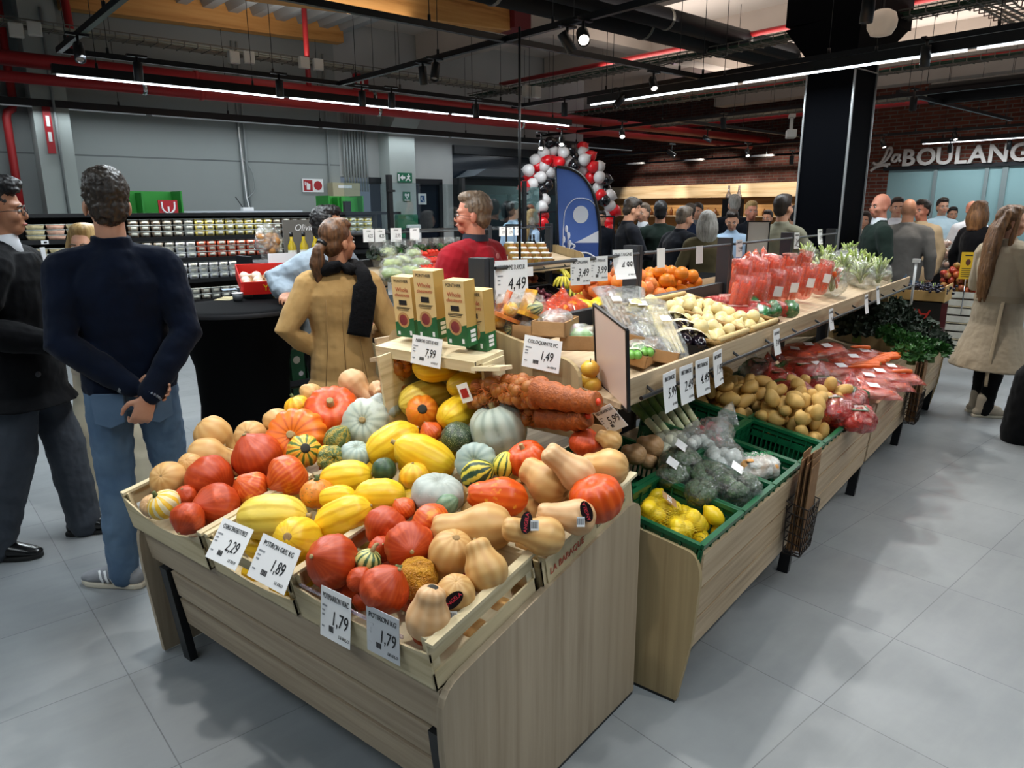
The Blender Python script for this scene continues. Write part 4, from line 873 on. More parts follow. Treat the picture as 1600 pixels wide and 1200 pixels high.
def plane_pt(px, py, dz, x0, y0=None):
 d = ray(px, py)
 if y0: return CAM+d*(y0/d.y)
 if x0: return CAM+d*(x0/d.x)
 sl = .27; z0 = .715+dz; return CAM+d*((z0-1.1*sl-HC)/(d.z-sl*d.x))
for q in SQ:
 q['p'] = plane_pt(q['px'], q['py'], q['dz'], q['x0'], q['y0']); q['d0'] = (q['p']-CAM).dot(FW); q['d'] = q['d0']
def spheres(q):
 p = CAM+ray(q['px'], q['py'])*q['d']; r = q['r']*q['d']/F; a = view(*q['ax']); k = q['kind']
 if k == 'butter': return [(p, r*.93), (p+a*r*.8, r*.75), (p+a*r*1.5, r*.6)]
 if k == 'buttershort': return [(p, r*.93), (p+a*r*.85, r*.6)]
 if k in ('spag', 'long'): return [(p-a*r*.65, r*.8), (p, r*.93), (p+a*r*.65, r*.8)]
 if k in ('flat', 'grey'): return [(p, r*.72)]
 return [(p, r*.88)]
for it in range(60):
 S = [spheres(q) for q in SQ]; push = [0]*len(SQ)
 for i in range(len(SQ)):
  for j in range(i):
   if abs(SQ[i]['px']-SQ[j]['px']) > 190: continue
   pen = max(ra+rb-(a-b).length for a, ra in S[i] for b, rb in S[j])
   if pen > .006:
    s_ = 1 if SQ[i]['d'] > SQ[j]['d'] else -1; push[i] += s_*min(pen*.25, .01); push[j] -= s_*min(pen*.25, .01)
 for q, u in zip(SQ, push): q['d'] = min(max(q['d']+u, q['d0']-.09), q['d0']+.10) if not (q['x0'] or q['y0']) else q['d']
SCZ = MB().lathe([(.001, .02), (.1, .025), (.17, .02), (.2, -.02)], 14, cap=False).mesh('blossom_scar', SCAR)
STK = P('sticker_black', '14080c', .35); STKR = P('sticker_red', 'd23a4a', .4); BARC = P('barcode_white', 'e8ecee', .5)
for i, q in enumerate(SQ):
 p = CAM+ray(q['px'], q['py'])*q['d']; r = q['r']*q['d']/F
 me = sq_mesh(q['kind'], i % 3).copy(); me.materials.clear(); me.materials.append(q['mat'])
 o = bpy.data.objects.new(q['name'], me); COL.objects.link(o)
 a = view(*q['ax']); sc = tuple(r*k for k in q['sc']); o.matrix_basis = axm(a, p, sc, q['spin'] if q['spin'] is not None else i*1.7)
 tag(o, q['label'], 'gourd' if 'gourd' in q['name'] else ('pumpkin' if 'pumpkin' in q['name'] else 'squash'), 'squash and gourds on the stand')
 if q['stem']:
  mb, sm = stem_mesh(q['stem']); k = TOPZ[q['kind']]; s_ = mb.build('stem', sm, o); s_.location.z = k
 if q['scar']:
  s_ = bpy.data.objects.new('blossom_scar', SCZ); COL.objects.link(s_); s_.parent = o; s_.location.z = BOTZ[q['kind']]-.005; s_.rotation_euler.x = PI
 def onskin(px, py):
  """point of the skin under a pixel: nearest point of the mesh to a short ray"""
  d = ray(px, py).normalized(); best = None; M = o.matrix_basis
  for v in me.vertices:
   w = M @ v.co; t = (w-CAM).dot(d); e = (CAM+d*t-w).length
   if e < .022 and (best is None or t < best[0]): best = (t, w)
  if not best: return None
  n = (best[1]-p).normalized(); n = (n-a*n.dot(a)).normalized() if q['kind'] == 'butter' else n; return CAM+d*best[0], n
 for key, sx, sy, bx, by, rot in (('oval sticker and barcode lying behind', 822, 817, 835, 821, 1.4), ('oval sticker and barcode at', 916, 799, 907, 815, 1.9), ('ANGELA', 708, 938, 708, 962, .7)):
  if key in q['label']:
   for (u, w_, kind_) in ((sx, sy, 0), (bx, by, 1)):
    h = onskin(u, w_)
    if not h: continue
    pt, n = h; n = (n-FW*.8).normalized(); ri = (RT*math.cos(rot)-DN*math.sin(rot)); ri = (ri-n*ri.dot(n)).normalized(); up = n.cross(ri)
    Mi = o.matrix_basis.inverted() @ mxf(ri, up, n, pt+n*.006)
    if kind_ == 0:
     s_ = MB().add([(.03*math.cos(t*PI/12), .0165*math.sin(t*PI/12), 0) for t in range(24)], [list(range(24))]).build('oval_sticker', STK, o, smooth=False); s_.matrix_basis = Mi
     t_ = text('sticker_text', 'ANGELA', .0135, STKR, o, Mi @ Matrix.Translation((0, 0, .0006)), .0002, 0, bold=0)
    else:
     Mb = o.matrix_basis.inverted() @ mxf(RT, -DN, -FW, pt+n*.006)
     s_ = MB().add([(-.011, -.014, 0), (.011, -.014, 0), (.011, .014, 0), (-.011, .014, 0)], [(0, 1, 2, 3)]).build('barcode_sticker', BARC, o, smooth=False); s_.matrix_basis = Mb
     mb = MB()
     for t in range(7): mb.add([(-.009+t*.0026, -.008, .0004), (-.0078+t*.0026, -.008, .0004), (-.0078+t*.0026, .01, .0004), (-.009+t*.0026, .01, .0004)], [(0, 1, 2, 3)])
     s2 = mb.build('barcode_lines', INK, o, smooth=False); s2.matrix_basis = Mb
FILL = random.Random(77)
for (xa, xb, ya, yb, kinds, nm, n) in ((1.13, 1.45, 2.17, 2.62, ('kuri', KURI), 'red kuri squash in the bottom layer of the left crate, mostly hidden', 7), (1.13, 1.45, 1.70, 2.06, ('spag', SPAG), 'yellow spaghetti squash in the bottom layer of the middle crate, mostly hidden', 5), (1.16, 1.45, 1.20, 1.62, ('kuri', KURI), 'red kuri squash in the bottom layer of the right front crate, mostly hidden', 7),
 (1.56, 2.0, 2.14, 2.6, ('flat', RORG), 'orange pumpkin in the bottom layer of the left rear crate, mostly hidden', 8), (1.56, 1.95, 1.68, 2.08, ('spag', SPAG), 'yellow spaghetti squash in the bottom layer of the middle rear crate, mostly hidden', 8), (1.56, 2.0, 1.17, 1.62, ('buttershort', BUTT), 'tan butternut squash in the bottom layer of the stencilled crate, mostly hidden', 9)):
 for i in range(n):
  x = xa+(xb-xa)*((i*.618+.1) % 1); y = ya+(yb-ya)*(i+.5)/n; r = FILL.uniform(.055, .066)
  me = sq_mesh(kinds[0], i % 3).copy(); me.materials.clear(); me.materials.append(kinds[1]); o = bpy.data.objects.new(NAMES[kinds[0]], me); COL.objects.link(o)
  o.matrix_basis = axm((FILL.uniform(-1, 1), FILL.uniform(-1, 1), .3), (x, y, dk(x)+.062), r if kinds[0] != 'spag' else r*.8); tag(o, nm, 'squash', nm.split(',')[0])
# ---- upright crate with chestnut cartons on top
o = empty('wooden_crate', (2.0, 1.92, .86), 0, 'wooden crate stood on its side at the rear of the stand, spilling yellow squash', 'crate'); o.rotation_euler = (0, -.12, 0)
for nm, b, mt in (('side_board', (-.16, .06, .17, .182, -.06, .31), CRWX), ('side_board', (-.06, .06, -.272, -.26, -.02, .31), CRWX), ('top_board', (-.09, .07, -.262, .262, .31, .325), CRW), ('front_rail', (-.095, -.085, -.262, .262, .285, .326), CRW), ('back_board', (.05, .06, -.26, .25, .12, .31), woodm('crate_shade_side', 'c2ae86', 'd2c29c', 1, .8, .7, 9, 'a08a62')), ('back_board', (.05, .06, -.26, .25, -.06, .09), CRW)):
 MB().box(*b).build(nm, mt, o, smooth=False)
o = MB().box(-.055, .055, -.007, .007, -.06, .055).build('crate_end_piece', CRWX, mx=mxf(Vector((.35, -.9, .1)), Vector((.15, .1, 1)), Vector((-.9, -.3, .1)), onx(768, 575, 1.9)), smooth=False); tag(o, 'loose dark stamped crate board leaning right of the upright crate', 'board')
text('stamp', 'Lucero', .018, P('stamp_brown', '8a734d', .7), o, mxf((0, 0, 1), (-1, 0, 0), (0, 1, 0), (0, .0075, 0)), .0005, .2)
CARD = P('carton_cream', 'd8bd85', .6); CARG = P('carton_green', '1e5a34', .5, var=(14, '2f7a40', .5)); CARS = P('carton_kraft_side', 'b5934f', .6); CHES = P('chestnut_print', '6b2430', .4, var=(20, '9a4a40', .7)); NEST = P('chestnut_nest', 'b48a58', .6)
def carton(px, py, x, rz, label, h=.25, w=.1, d=.06):
 p = onx(px, py, x); o = empty('carton', p, 0, label, 'carton', 'chestnut cartons'); o.rotation_euler = (0, -.09, rz)
 MB().box(-d/2, d/2, -w/2, w/2, 0, h).build('body', CARD, o, smooth=False)
 MB().box(-d/2-.0008, -d/2, -w/2, w/2, .0, h*.24).prism([(-d/2-.0008, -w/2, h*.24), (-d/2-.0008, w/2, h*.24), (-d/2-.0008, -w/2, h*.34)], (.0008, 0, 0)).build('green_band', CARG, o, smooth=False)
 MB().box(-d/2, d/2, -w/2-.0008, -w/2, 0, h*.3).build('green_side_band', CARG, o, smooth=False)
 MB().box(-d/2, d/2, -w/2-.0006, -w/2, h*.3, h).build('kraft_side', CARS, o, smooth=False)
 f = mxf((0, -1, 0), (0, 0, 1), (-1, 0, 0), (-d/2-.0015, 0, 0))
 def pt(y, z): m = f.copy(); m.translation = (-d/2-.0015, -y, z); return m
 text('brand_text', 'PONTHIER', .0165, INK, o, pt(0, h*.93), .0002, sx=.95); text('title_text', 'Whole', .024, P('carton_red_ink', 'b3523a', .6), o, pt(0, h*.79), .0002, .1); text('title_text', 'chestnuts', .02, P('carton_red_ink', 'b3523a', .6), o, pt(0, h*.705), .0002, .1)
 MB().box(-d/2-.0015, -d/2, -.02, .02, h*.54, h*.62).build('window', INK, o, smooth=False)
 MB().box(-d/2-.0012, -d/2, -.036, .034, h*.495, h*.502).box(-d/2-.0012, -d/2, -.03, .036, h*.475, h*.482).box(-d/2-.0012, -d/2, -.026, .03, h*.45, h*.456).build('small_print', INK, o, smooth=False)
 MB().prism([(-d/2-.001, a, b+h*.29) for a, b in disc(.004, 0, .031)], (-.0006, 0, 0)).build('nest_picture', NEST, o, smooth=False)
 MB().prism([(-d/2-.0016, a, b*1.05+h*.29) for a, b in disc(.004, 0, .021)], (-.0006, 0, 0)).build('chestnut_picture', CHES, o, smooth=False)
 MB().box(-d/2-.0016, -d/2, .028, .04, .008, .022).box(-d/2-.0016, -d/2, -.035, -.024, .01, .028).build('logo_marks', PAPER, o, smooth=False)
 for k_ in (.06, .13, .2): MB().box(-.012, .016, -w/2-.0014, -w/2, h*(k_+.0), h*(k_+.05)).build('side_print', PAPER, o, smooth=False)
 return o
carton(643, 524, 1.985, .06, 'chestnut carton at the left, partly behind the front one', .24)
carton(678, 526, 1.955, .05, 'chestnut carton in front at the middle left, tallest in view', .258)
carton(724, 537, 1.955, .02, 'chestnut carton in front at the right', .24)
carton(752, 544, 2.015, .02, 'chestnut carton standing behind the right hand one', .225)
hangx(666, 549, 1.86, .155, .108, 'MARRONS CUITS SS VIDE', '7,99', 'white price card 7,99 in front of the chestnut cartons', .15, -.02)
# ---- nets of onions
def netm(name, col, s1=170):
 if name in MATS: return MATS[name]
 s = NT(name); co = s.coord(); out = []
 for d in ('DIAGONAL', 'X'):
  w = s.new('ShaderNodeTexWave', bands_direction=d); s.link(co, w.inputs['Vector']); w.inputs['Scale'].default_value = s1/3; w.inputs['Distortion'].default_value = 1.2; w.inputs['Detail'].default_value = 1
  out.append(w.outputs['Fac'])
 f = s.ramp(s.math('MAXIMUM', out[0], out[1]), [(.92, 0.0), (.97, 1.0)])
 s.p.inputs['Base Color'].default_value = lin(col); s.p.inputs['Roughness'].default_value = .5; s.link(f, s.p.inputs['Alpha']); MATS[name] = s.m; return s.m
NET = netm('orange_net', 'b5570f'); ONI = P('onion_skin', 'a9692a', .5, var=(14, '86491a', .7)); NETS = P('net_gathered', 'a9561a', .6, bump=(120, 1, .004), var=(60, '7f3d10', .8))
def net_bag(pts, rads, tail, label, seed, tip=True, rem=.007):
 r = random.Random(seed); c0 = Vector(pts[0]); o = empty('onion_net', c0, 0, label, 'net bag', 'nets of small onions')
 pts = [Vector(p)-c0 for p in pts]; mb = MB(); P3 = spl(pts, 6); k = len(P3)
 for i in range(int(k*6)):
  t = r.random()*(k-1); j = int(t); q = P3[j].lerp(P3[min(j+1, k-1)], t-j); rr = rads[0]+(rads[1]-rads[0])*t/(k-1)
  d = Vector((r.gauss(0, 1), r.gauss(0, 1), r.gauss(0, 1))).normalized(); mb.ell(q+d*(rr-.014), r.uniform(.019, .026), 12, 8)
 w = mb.build('onions', ONI, o); w['kind'] = 'stuff'
 rr = [rads[0]+(rads[1]-rads[0])*i/(k-1)+.002 for i in range(k)]; sh = MB().chain(P3, rr, 24)
 m = sh.build('net', NET, o); dm = m.modifiers.new('sub', 'SUBSURF'); dm.levels = 1; dm.render_levels = 1
 dm = m.modifiers.new('lumps', 'DISPLACE'); dm.texture = cloud(.035); dm.strength = .016; dm.mid_level = .5
 if tail:
  T = [Vector(p)-c0 for p in tail[0]]; T = spl(T, 6); n = len(T); a, b = tail[1]
  mb = MB().tube(T, [(a+(b-a)*(i/(n-1))**.6)*(1+.08*math.sin(i*2)) for i in range(n)], 14)
  mb.build('gathered_neck', NETS, o, disp=(.012, .012))
  if tip: MB().ell(T[-1], (.012, .012, .012), 10, 7).build('red_clip', P('red_clip', 'e2401c', .4), o)
 return o
nx = lambda x, y, d=1.93: onx(x, y, d)
net_bag([nx(752, 618), nx(785, 610), nx(825, 612), nx(845, 618)], (.062, .05), ([nx(840, 612, 1.915), nx(880, 622, 1.915), nx(915, 628, 1.92), nx(934, 628, 1.92)], (.056, .033)), 'net of small onions lying across the rear of the stand, neck to the right', 3)
net_bag([nx(800, 640, 1.97), nx(840, 648, 1.97)], (.05, .045), ([nx(845, 650, 1.95), nx(880, 655, 1.94), nx(905, 655, 1.93), nx(918, 650, 1.93)], (.042, .035)), 'second net of small onions below the long one, neck to the right', 4)
net_bag([nx(628, 560), nx(616, 590), nx(618, 618), nx(612, 640)], (.05, .062), None, 'net of small onions hanging upright at the left of the upright crate', 5)
o = card(.05, .07, mxf(Vector((-.1, -.9, .35)), Vector((-.1, .35, .9)), Vector((-1, -.1, .1)), onx(726, 614, 1.86)), None, None, 'small white paper label with red square hanging from the onion net', cat='label', small=True)
MB().add([(-.016, -.018, .001), (.016, -.018, .001), (.016, .016, .001), (-.016, .016, .001)], [(0, 1, 2, 3)]).build('red_square', REDS, o, smooth=False)
# ---------------------------------------------------------------- long double-sided produce stand
def gondola(name, x0, n, yc, label, mod=1.21, lower=True):
 L = n*mod; x1 = x0+L; g = empty(name, (x0, yc, 0), 0, label, 'display stand')
 def b(nm, mb, mat, **k): k.setdefault('smooth', False); return mb.build(nm, mat, g, (-x0, -yc, 0), **k)
 for sgn in (-1, 1):
  Y = lambda v: yc+sgn*(1.85-v) if sgn > 0 else yc-(1.85-v)   # v: y as measured on the near side of the first stand
  pr = [(Y(1.80), .0), (Y(.93), .0), (Y(.885), .25), (Y(.866), .50), (Y(.89), .575), (Y(1.09), .605), (Y(1.80), .72)]
  pr = rounded(pr, [0, 0, 0, .035, .03, 0, 0], 4)
  for xx in (x0, x1-.02): b('end_panel', MB().prism([(xx, y, z+.012) for y, z in pr], (.02, 0, 0)), OAKG)
  b('kick_edge', MB().box(x0+.001, x0+.02, min(Y(.935), Y(1.8)), max(Y(.935), Y(1.8)), 0, .014), BLACK)
  for (za, zb) in ((.585, .455), (.445, .335), (.325, .215)):
   f = lambda z: .866+(.585-z)*.09
   for i in range(n):
    xa = x0+.022+i*mod; b('front_slat', MB().prism([(xa, Y(f(za)), za), (xa, Y(f(za)+.018), za), (xa, Y(f(zb)+.018), zb), (xa, Y(f(zb)), zb)], (mod-.05, 0, 0)), OAK)
  for i in range(1, n+1): b('leg', MB().bar((x0+i*mod-.008, Y(.90), .57), (x0+i*mod-.008, Y(.955), 0), .034, .05, (0, 1, 0)), BLACKM)
  b('lower_deck', MB().prism([(x0+.021, Y(.9), .40), (x0+.021, Y(1.8), .55), (x0+.021, Y(1.8), .53), (x0+.021, Y(.9), .38)], (L-.042, 0, 0)), OAK)
  # upper tray
  b('tray_front', MB().prism([(x0+.06, Y(1.2), 1.045), (x0+.06, Y(1.215), 1.045), (x0+.06, Y(1.205), 1.128), (x0+.06, Y(1.19), 1.128)], (L-.08, 0, 0)), OAK)
  b('tray_deck', MB().prism([(x0+.02, Y(1.2), 1.045), (x0+.02, Y(1.8), 1.165), (x0+.02, Y(1.8), 1.145), (x0+.02, Y(1.2), 1.025)], (L-.04, 0, 0)), OAK)
  b('card_rail', MB().tube([(x0+.1, Y(1.165), 1.055), (x1-.02, Y(1.165), 1.055)], .008, 8), BLACK)
  mb = MB()
  for i in range(n*3): mb.tube([(x0+.2+i*.4, Y(1.165), 1.055), (x0+.2+i*.4, Y(1.2), 1.075)], .006, 6)
  b('rail_bracket', mb, BLACK)
 for xx in (x0-.02, x1):
  pr = rounded([(yc-.505, .9), (yc-.505, 1.17), (yc-.1, 1.255), (yc+.1, 1.255), (yc+.475, 1.20), (yc+.475, .9)], [0, .07, 0, 0, .07, 0], 5)
  b('end_board', MB().prism([(xx, y, z) for y, z in pr], (.02, 0, 0)), OAKG)
 for i in range(n+1):
  xx = x0+.05+i*(mod-.025); b('post', MB().box(xx-.03, xx-.003, yc-.04, yc+.04, .02, 1.515).box(xx+.003, xx+.03, yc-.04, yc+.04, .02, 1.515).box(xx-.003, xx+.003, yc-.03, yc+.03, .02, 1.5), ANTHR)
  if i < n:
   b('price_rail', MB().tube([(xx+.03, yc-.045, 1.475), (xx+mod-.05, yc-.045, 1.475)], .008, 8), ANTHR)
   b('divider', MB().box(xx+.03, xx+mod-.055, yc-.02, yc+.02, 1.16, 1.235), ANTHR)
 return g
gondola('produce_stand', 2.085, 4, 1.85, 'long oak produce stand with two tiers running away to the right, vegetables below and above')
def lowp(px, py, dz=0): d = ray(px, py); return CAM+d*((.60-.92*.16+dz-HC)/(d.z-.16*d.y))
def upp(px, py, dz=0): d = ray(px, py); return CAM+d*((1.14-1.2*.2+dz-HC)/(d.z-.2*d.y))
def lowz(y): return .60+.16*(y-.92)
def uppz(y): return 1.06+.2*(y-1.2)
# ---- green plastic crates
GREENL = P('green_crate_rim', '0d5c38', .35)
def gcrate(x0, x1, y0, y1, label, h=.17, zt=.62, sl=.16, mat=None, name='plastic_crate', cat='crate', group='green plastic crates on the lower tier', sg=1):
 mt = mat or GREENC; w, d = x1-x0, y1-y0
 o = empty(name, label=label, cat=cat, group=group, mx=Matrix.Translation(((x0+x1)/2, y0 if sg > 0 else y1, zt-h+(0 if sg > 0 else 0))) @ Matrix.Rotation(sg*math.atan(sl), 4, 'X'))
 ys = (0, d) if sg > 0 else (-d, 0)
 MB().box(-w/2, w/2, ys[0], ys[1], 0, .006).build('floor', mt, o, smooth=False)
 def wall(a, b, out):
  mb = MB(); L = (Vector(b)-Vector(a)).length; t = (Vector(b)-Vector(a))/L; a = Vector(a); u = Vector((0, 0, 1)); n_ = int(L/.022)
  for zz, hh in ((.012, .024), (h*.62, .03), (h-.03, .02)): mb.bar(a+u*zz, a+t*L+u*zz, .006, hh)
  for i in range(n_+1): mb.bar(a+t*(L*i/n_)+u*.01, a+t*(L*i/n_)+u*(h*.62), .007 if i % 4 else .012, .006, t)
  for i in range(0, n_+1, 3): mb.bar(a+t*(L*i/n_)+u*(h*.6), a+t*(L*i/n_)+u*(h-.02), .02, .006, t)
  return mb.build('side_wall', mt, o, smooth=False)
 c = [(-w/2, ys[0], 0), (w/2, ys[0], 0), (w/2, ys[1], 0), (-w/2, ys[1], 0)]
 for i in range(4): wall(c[i], c[(i+1) % 4], None)
 mb = MB()
 for i in range(4): mb.bar(Vector(c[i])+Vector((0, 0, h-.008)), Vector(c[(i+1) % 4])+Vector((0, 0, h-.008)), .02, .016)
 mb.build('rim', GREENL if mt is GREENC else mt, o, smooth=False)
 MB().box(.02, .09, ys[0]-.006, ys[0]-.004, h*.35, h*.75).build('crate_label', PAPER, o, smooth=False) if (sg > 0 and mt is GREENC and x0 < 3.3) else None
 return o
for x0, x1, lb in ((2.105, 2.455, 'green plastic crate holding lemons, nearest the viewer'), (2.465, 2.785, 'green plastic crate holding wrapped broccoli'), (2.795, 3.105, 'green plastic crate holding white printed bags'), (3.115, 3.46, 'green plastic crate nearly empty with cucumbers at the bottom'), (3.475, 4.12, 'wide green plastic crate heaped with loose potatoes')):
 gcrate(x0, x1, .905, 1.25, lb)
for x0, x1, lb in ((2.3, 2.68, 'green plastic crate of butternuts and leeks behind the lemons'), (3.0, 3.44, 'green plastic crate behind the white bags with a tray of tomatoes'), (3.46, 4.0, 'rear green plastic crate of potatoes under the upper tray'), (4.02, 4.6, 'green plastic crate of red netted bags at the rear')):
 gcrate(x0, x1, 1.265, 1.62, lb, zt=.68)
# ---- produce prototypes
def lumpy(r3, seed, amp=.06, nu=18, nv=12, f=1.5):
 mb = MB().ell((0, 0, 0), r3, nu, nv); mx_ = max(r3)
 mb.v = [tuple(Vector(v)*(1+amp*noise.noise(Vector(v)*(f/mx_)+Vector((seed, seed*2, 0))))) for v in mb.v]; return mb
def proto(name, mb, mat, kids=()):
 o = bpy.data.objects.new(name, mb.mesh(name, mat)); ks = []
 for kn, kmb, km in kids:
  c = bpy.data.objects.new(kn, kmb.mesh(kn, km)); c.parent = o; ks.append(c)
 KIDS[o.name] = ks; return o
def scatter(pr, pos, rot, sc, label, cat, group):
 r = dup(pr, pos, rot, sc, None, group); r['label'] = label; r['category'] = cat; return r
rr_ = lambda: (R.uniform(0, 6.3), R.uniform(0, 6.3), R.uniform(0, 6.3))
POT = P('potato_skin', 'd4ae66', .6, var=(18, 'c2964c', .6), bump=(60, .25, .003))
pots = [proto('potato', lumpy((.043+.004*i, .034, .031), i*3.3, .10), POT) for i in range(3)]
def packed(protos, x0, x1, y0, y1, zf, r, n, layers, label, cat, group, sc=(.85, 1.15), seed=1, heap=0):
 """drop pieces on a growing heap: each takes the lowest free spot of a few tries"""
 rg = random.Random(seed); placed = []
 for i in range(n):
  best = None
  for t in range(10):
   x, y = rg.uniform(x0+r, x1-r), rg.uniform(y0+r, y1-r); z = zf(y)+r
   for (a, b, c) in placed:
    d2 = (a-x)**2+(b-y)**2
    if d2 < (1.9*r)**2: z = max(z, c+math.sqrt(max(0, (1.8*r)**2-d2)))
   e = z-zf(y)+heap*(((x-(x0+x1)/2)/(x1-x0))**2+((y-(y0+y1)/2)/(y1-y0))**2)
   if best is None or e < best[0]: best = (e, x, y, z)
  placed.append(best[1:]); scatter(protos[i % len(protos)], best[1:], (rg.uniform(0, 6.3), rg.uniform(0, 6.3), rg.uniform(0, 6.3)), rg.uniform(*sc), label, cat, group)
packed(pots, 3.48, 4.11, .915, 1.245, lambda y: .535+.16*(y-.92), .036, 95, 3, 'yellow potato loose in the wide green crate at the front of the lower tier', 'potato', 'potatoes in the front crate', heap=.05)
packed(pots, 3.47, 4.0, 1.28, 1.61, lambda y: .60+.16*(y-1.26), .036, 55, 2, 'yellow potato loose in the rear green crate under the upper tray', 'potato', 'potatoes in the rear crate', seed=3)
LEM = P('lemon_skin', 'f0cf22', .4, var=(8, 'e3b81c', .4), bump=(120, .2, .002))
lem = proto('lemon', MB().lathe([(.001, -.043), (.008, -.04), (.02, -.031), (.028, -.012), (.029, .008), (.022, .027), (.009, .037), (.006, .043), (.001, .044)], 16), LEM)
def onpx(pr, L, fn, label, cat, group, sc=1.0, rot=None):
 return [scatter(pr, fn(x, y), rot or rr_(), sc*R.uniform(.92, 1.08), label, cat, group) for x, y in L]
packed([lem], 2.115, 2.45, .915, 1.24, lambda y: .485+.16*(y-.92), .03, 34, 2, 'yellow lemon in the nearest green crate of the long stand', 'lemon', 'lemons in the nearest crate', seed=5, heap=.02)
LNET = netm('yellow_net', 'd9c026', 150)
for i, (x, y, lb) in enumerate(((1030, 800, 'yellow net of lemons with paper label at the rear of the lemon crate'), (1072, 822, 'yellow net of lemons at the front of the lemon crate'))):
 p = lowp(x, y, .0); o = empty('lemon_net', p, .4, lb, 'net bag')
 mb = lumpy((.10, .07, .055), i, .18, 22, 14, 2.5); mb.build('net', LNET, o)
 mb = MB(); rg = random.Random(i)
 for k in range(8): mb.ell((rg.uniform(-.065, .065), rg.uniform(-.04, .04), rg.uniform(-.015, .025)), (.036, .03, .03), 12, 8)
 mb.build('lemons', LEM, o)['kind'] = 'stuff'
 if i == 0:
  q = mxf((1, .1, 0), (-.1, .8, .6), (0, -.6, .8), (-.01, -.035, .058)); l_ = MB().add([(-.035, -.03, 0), (.035, -.03, 0), (.03, .032, 0), (-.03, .032, 0)], [(0, 1, 2, 3)]).build('paper_label', KRAFT, o, smooth=False); l_.matrix_basis = q
  text('label_text', 'BIO', .03, PAPER, o, q @ Matrix.Translation((0, 0, .001)), .0004)
# broccoli heads in film
BROC = P('broccoli', '4f6b46', .85, var=(60, '34502f', .8), bump=(90, 1, .01)); BROCS = P('broccoli_stalk', '93a86c', .7)
for x, y, r, lb in ((1063, 726, .085, 'wrapped broccoli with white sticker at the rear left of its crate'), (1050, 745, .06, 'wrapped broccoli at the left of the crate below the stickered one'), (1108, 745, .075, 'wrapped broccoli in the middle of the broccoli crate'), (1150, 762, .085, 'wrapped broccoli with white sticker at the right front of its crate'), (1095, 770, .06, 'wrapped broccoli lowest at the front of the crate')):
 p = lowp(x, y, .02); o = empty('broccoli', p, R.uniform(0, 6), lb, 'broccoli'); mb = MB(); rg = random.Random(x)
 for k in range(26):
  d = Vector((rg.gauss(0, 1), rg.gauss(0, 1), abs(rg.gauss(0, .7)))).normalized(); mb.add(*[(lambda m: (m.v, m.f))(lumpy((r*.32, r*.32, r*.28), k, .35, 12, 8, 5))][0], M=Matrix.Translation((d.x*r*.85, d.y*r*.75, d.z*r*.55)))
 mb.build('florets', BROC, o); MB().tube([(0, 0, -r*.6), (0, 0, .0)], [r*.3, r*.45], 10).build('stalk', BROCS, o)
 lumpy((r*1.2, r*1.1, r*.88), x, .16, 26, 18, 4).build('film', CLEAR, o)
 if 'sticker' in lb: l_ = MB().add([(-.035, -.024, 0), (.035, -.024, 0), (.035, .024, 0), (-.035, .024, 0)], [(0, 1, 2, 3)]).build('sticker', PAPER, o, smooth=False); l_.matrix_world = mxf((.9, .3, 0), (-.2, .7, .5), (0, -.5, .85), (0, 0, r*1.0)); l_.rotation_euler.z -= o.rotation_euler.z
# crinkled bags
def bag(p, r3, label, film, inner=None, seed=0, rz=0, name='plastic_bag', cat='bag', group=None, band=None, amp=.22, lab=None, tilt=(0, 0), neck=True, inner_r=.03, n_in=10):
 o = empty(name, p, rz, label, cat, group); o.rotation_euler = (tilt[0], tilt[1], rz); rg = random.Random(seed)
 mb = MB().ell((0, 0, 0), r3, 30, 20); m_ = max(r3)
 def w(v):
  v = Vector(v); q = 1+amp*noise.noise(v*(3/m_)+Vector((seed, 0, 0)))+amp*.55*noise.noise(v*(9/m_)+Vector((0, seed, 0)))
  return tuple(v*q)
 mb.v = [w(v) for v in mb.v];
 if neck:
  e = Vector((r3[0]*.8, 0, r3[2]*.4)); k = []
  for i in range(5):
   t = i/4; k.append(e+Vector((r3[0]*.75*t, r3[1]*.3*math.sin(i), r3[2]*.5*t)))
  mb.tube(k, [(r3[1]*.35, r3[2]*.3), (r3[1]*.15, r3[2]*.12), (r3[1]*.3, r3[2]*.1), (r3[1]*.5, r3[2]*.12), (r3[1]*.65, r3[2]*.03)], 12)
 mb.build('film', film, o)
 if inner:
  mb = MB()
  for i in range(n_in): mb.ell((rg.uniform(-.65, .65)*r3[0], rg.uniform(-.6, .6)*r3[1], rg.uniform(-.5, .35)*r3[2]), (inner_r*rg.uniform(.85, 1.1),)*3, 12, 8)
  mb.build('contents', inner, o)['kind'] = 'stuff'
 if band:
  mb = lumpy((r3[0]*.42, r3[1]*.95, r3[2]*.9), seed, .3, 16, 12, 3)
  mb.build('printed_end', band, o).location.x = r3[0]*.62
  MB().box(-.058, .058, -.042, .042, 0, .001).build('printed_border', band, o, smooth=False).location.z = r3[2]*.93
 if lab: l_ = MB().box(-lab[0]/2, lab[0]/2, -lab[1]/2, lab[1]/2, 0, .001).build('label_patch', lab[2], o, smooth=False); l_.location = (0, 0, r3[2]*.95)
 return o
WPR = P('white_bag_print', 'eef0ee', .45, var=(16, 'a9beb2', .35)); REDA = P('red_apple_skin', 'b32a22', .35, var=(7, 'd8843a', .5)); RONI = P('red_onion_skin', '9b2b2f', .4, var=(9, 'b84a42', .6)); ONIY = P('onion_yellow', 'd79c58', .45)
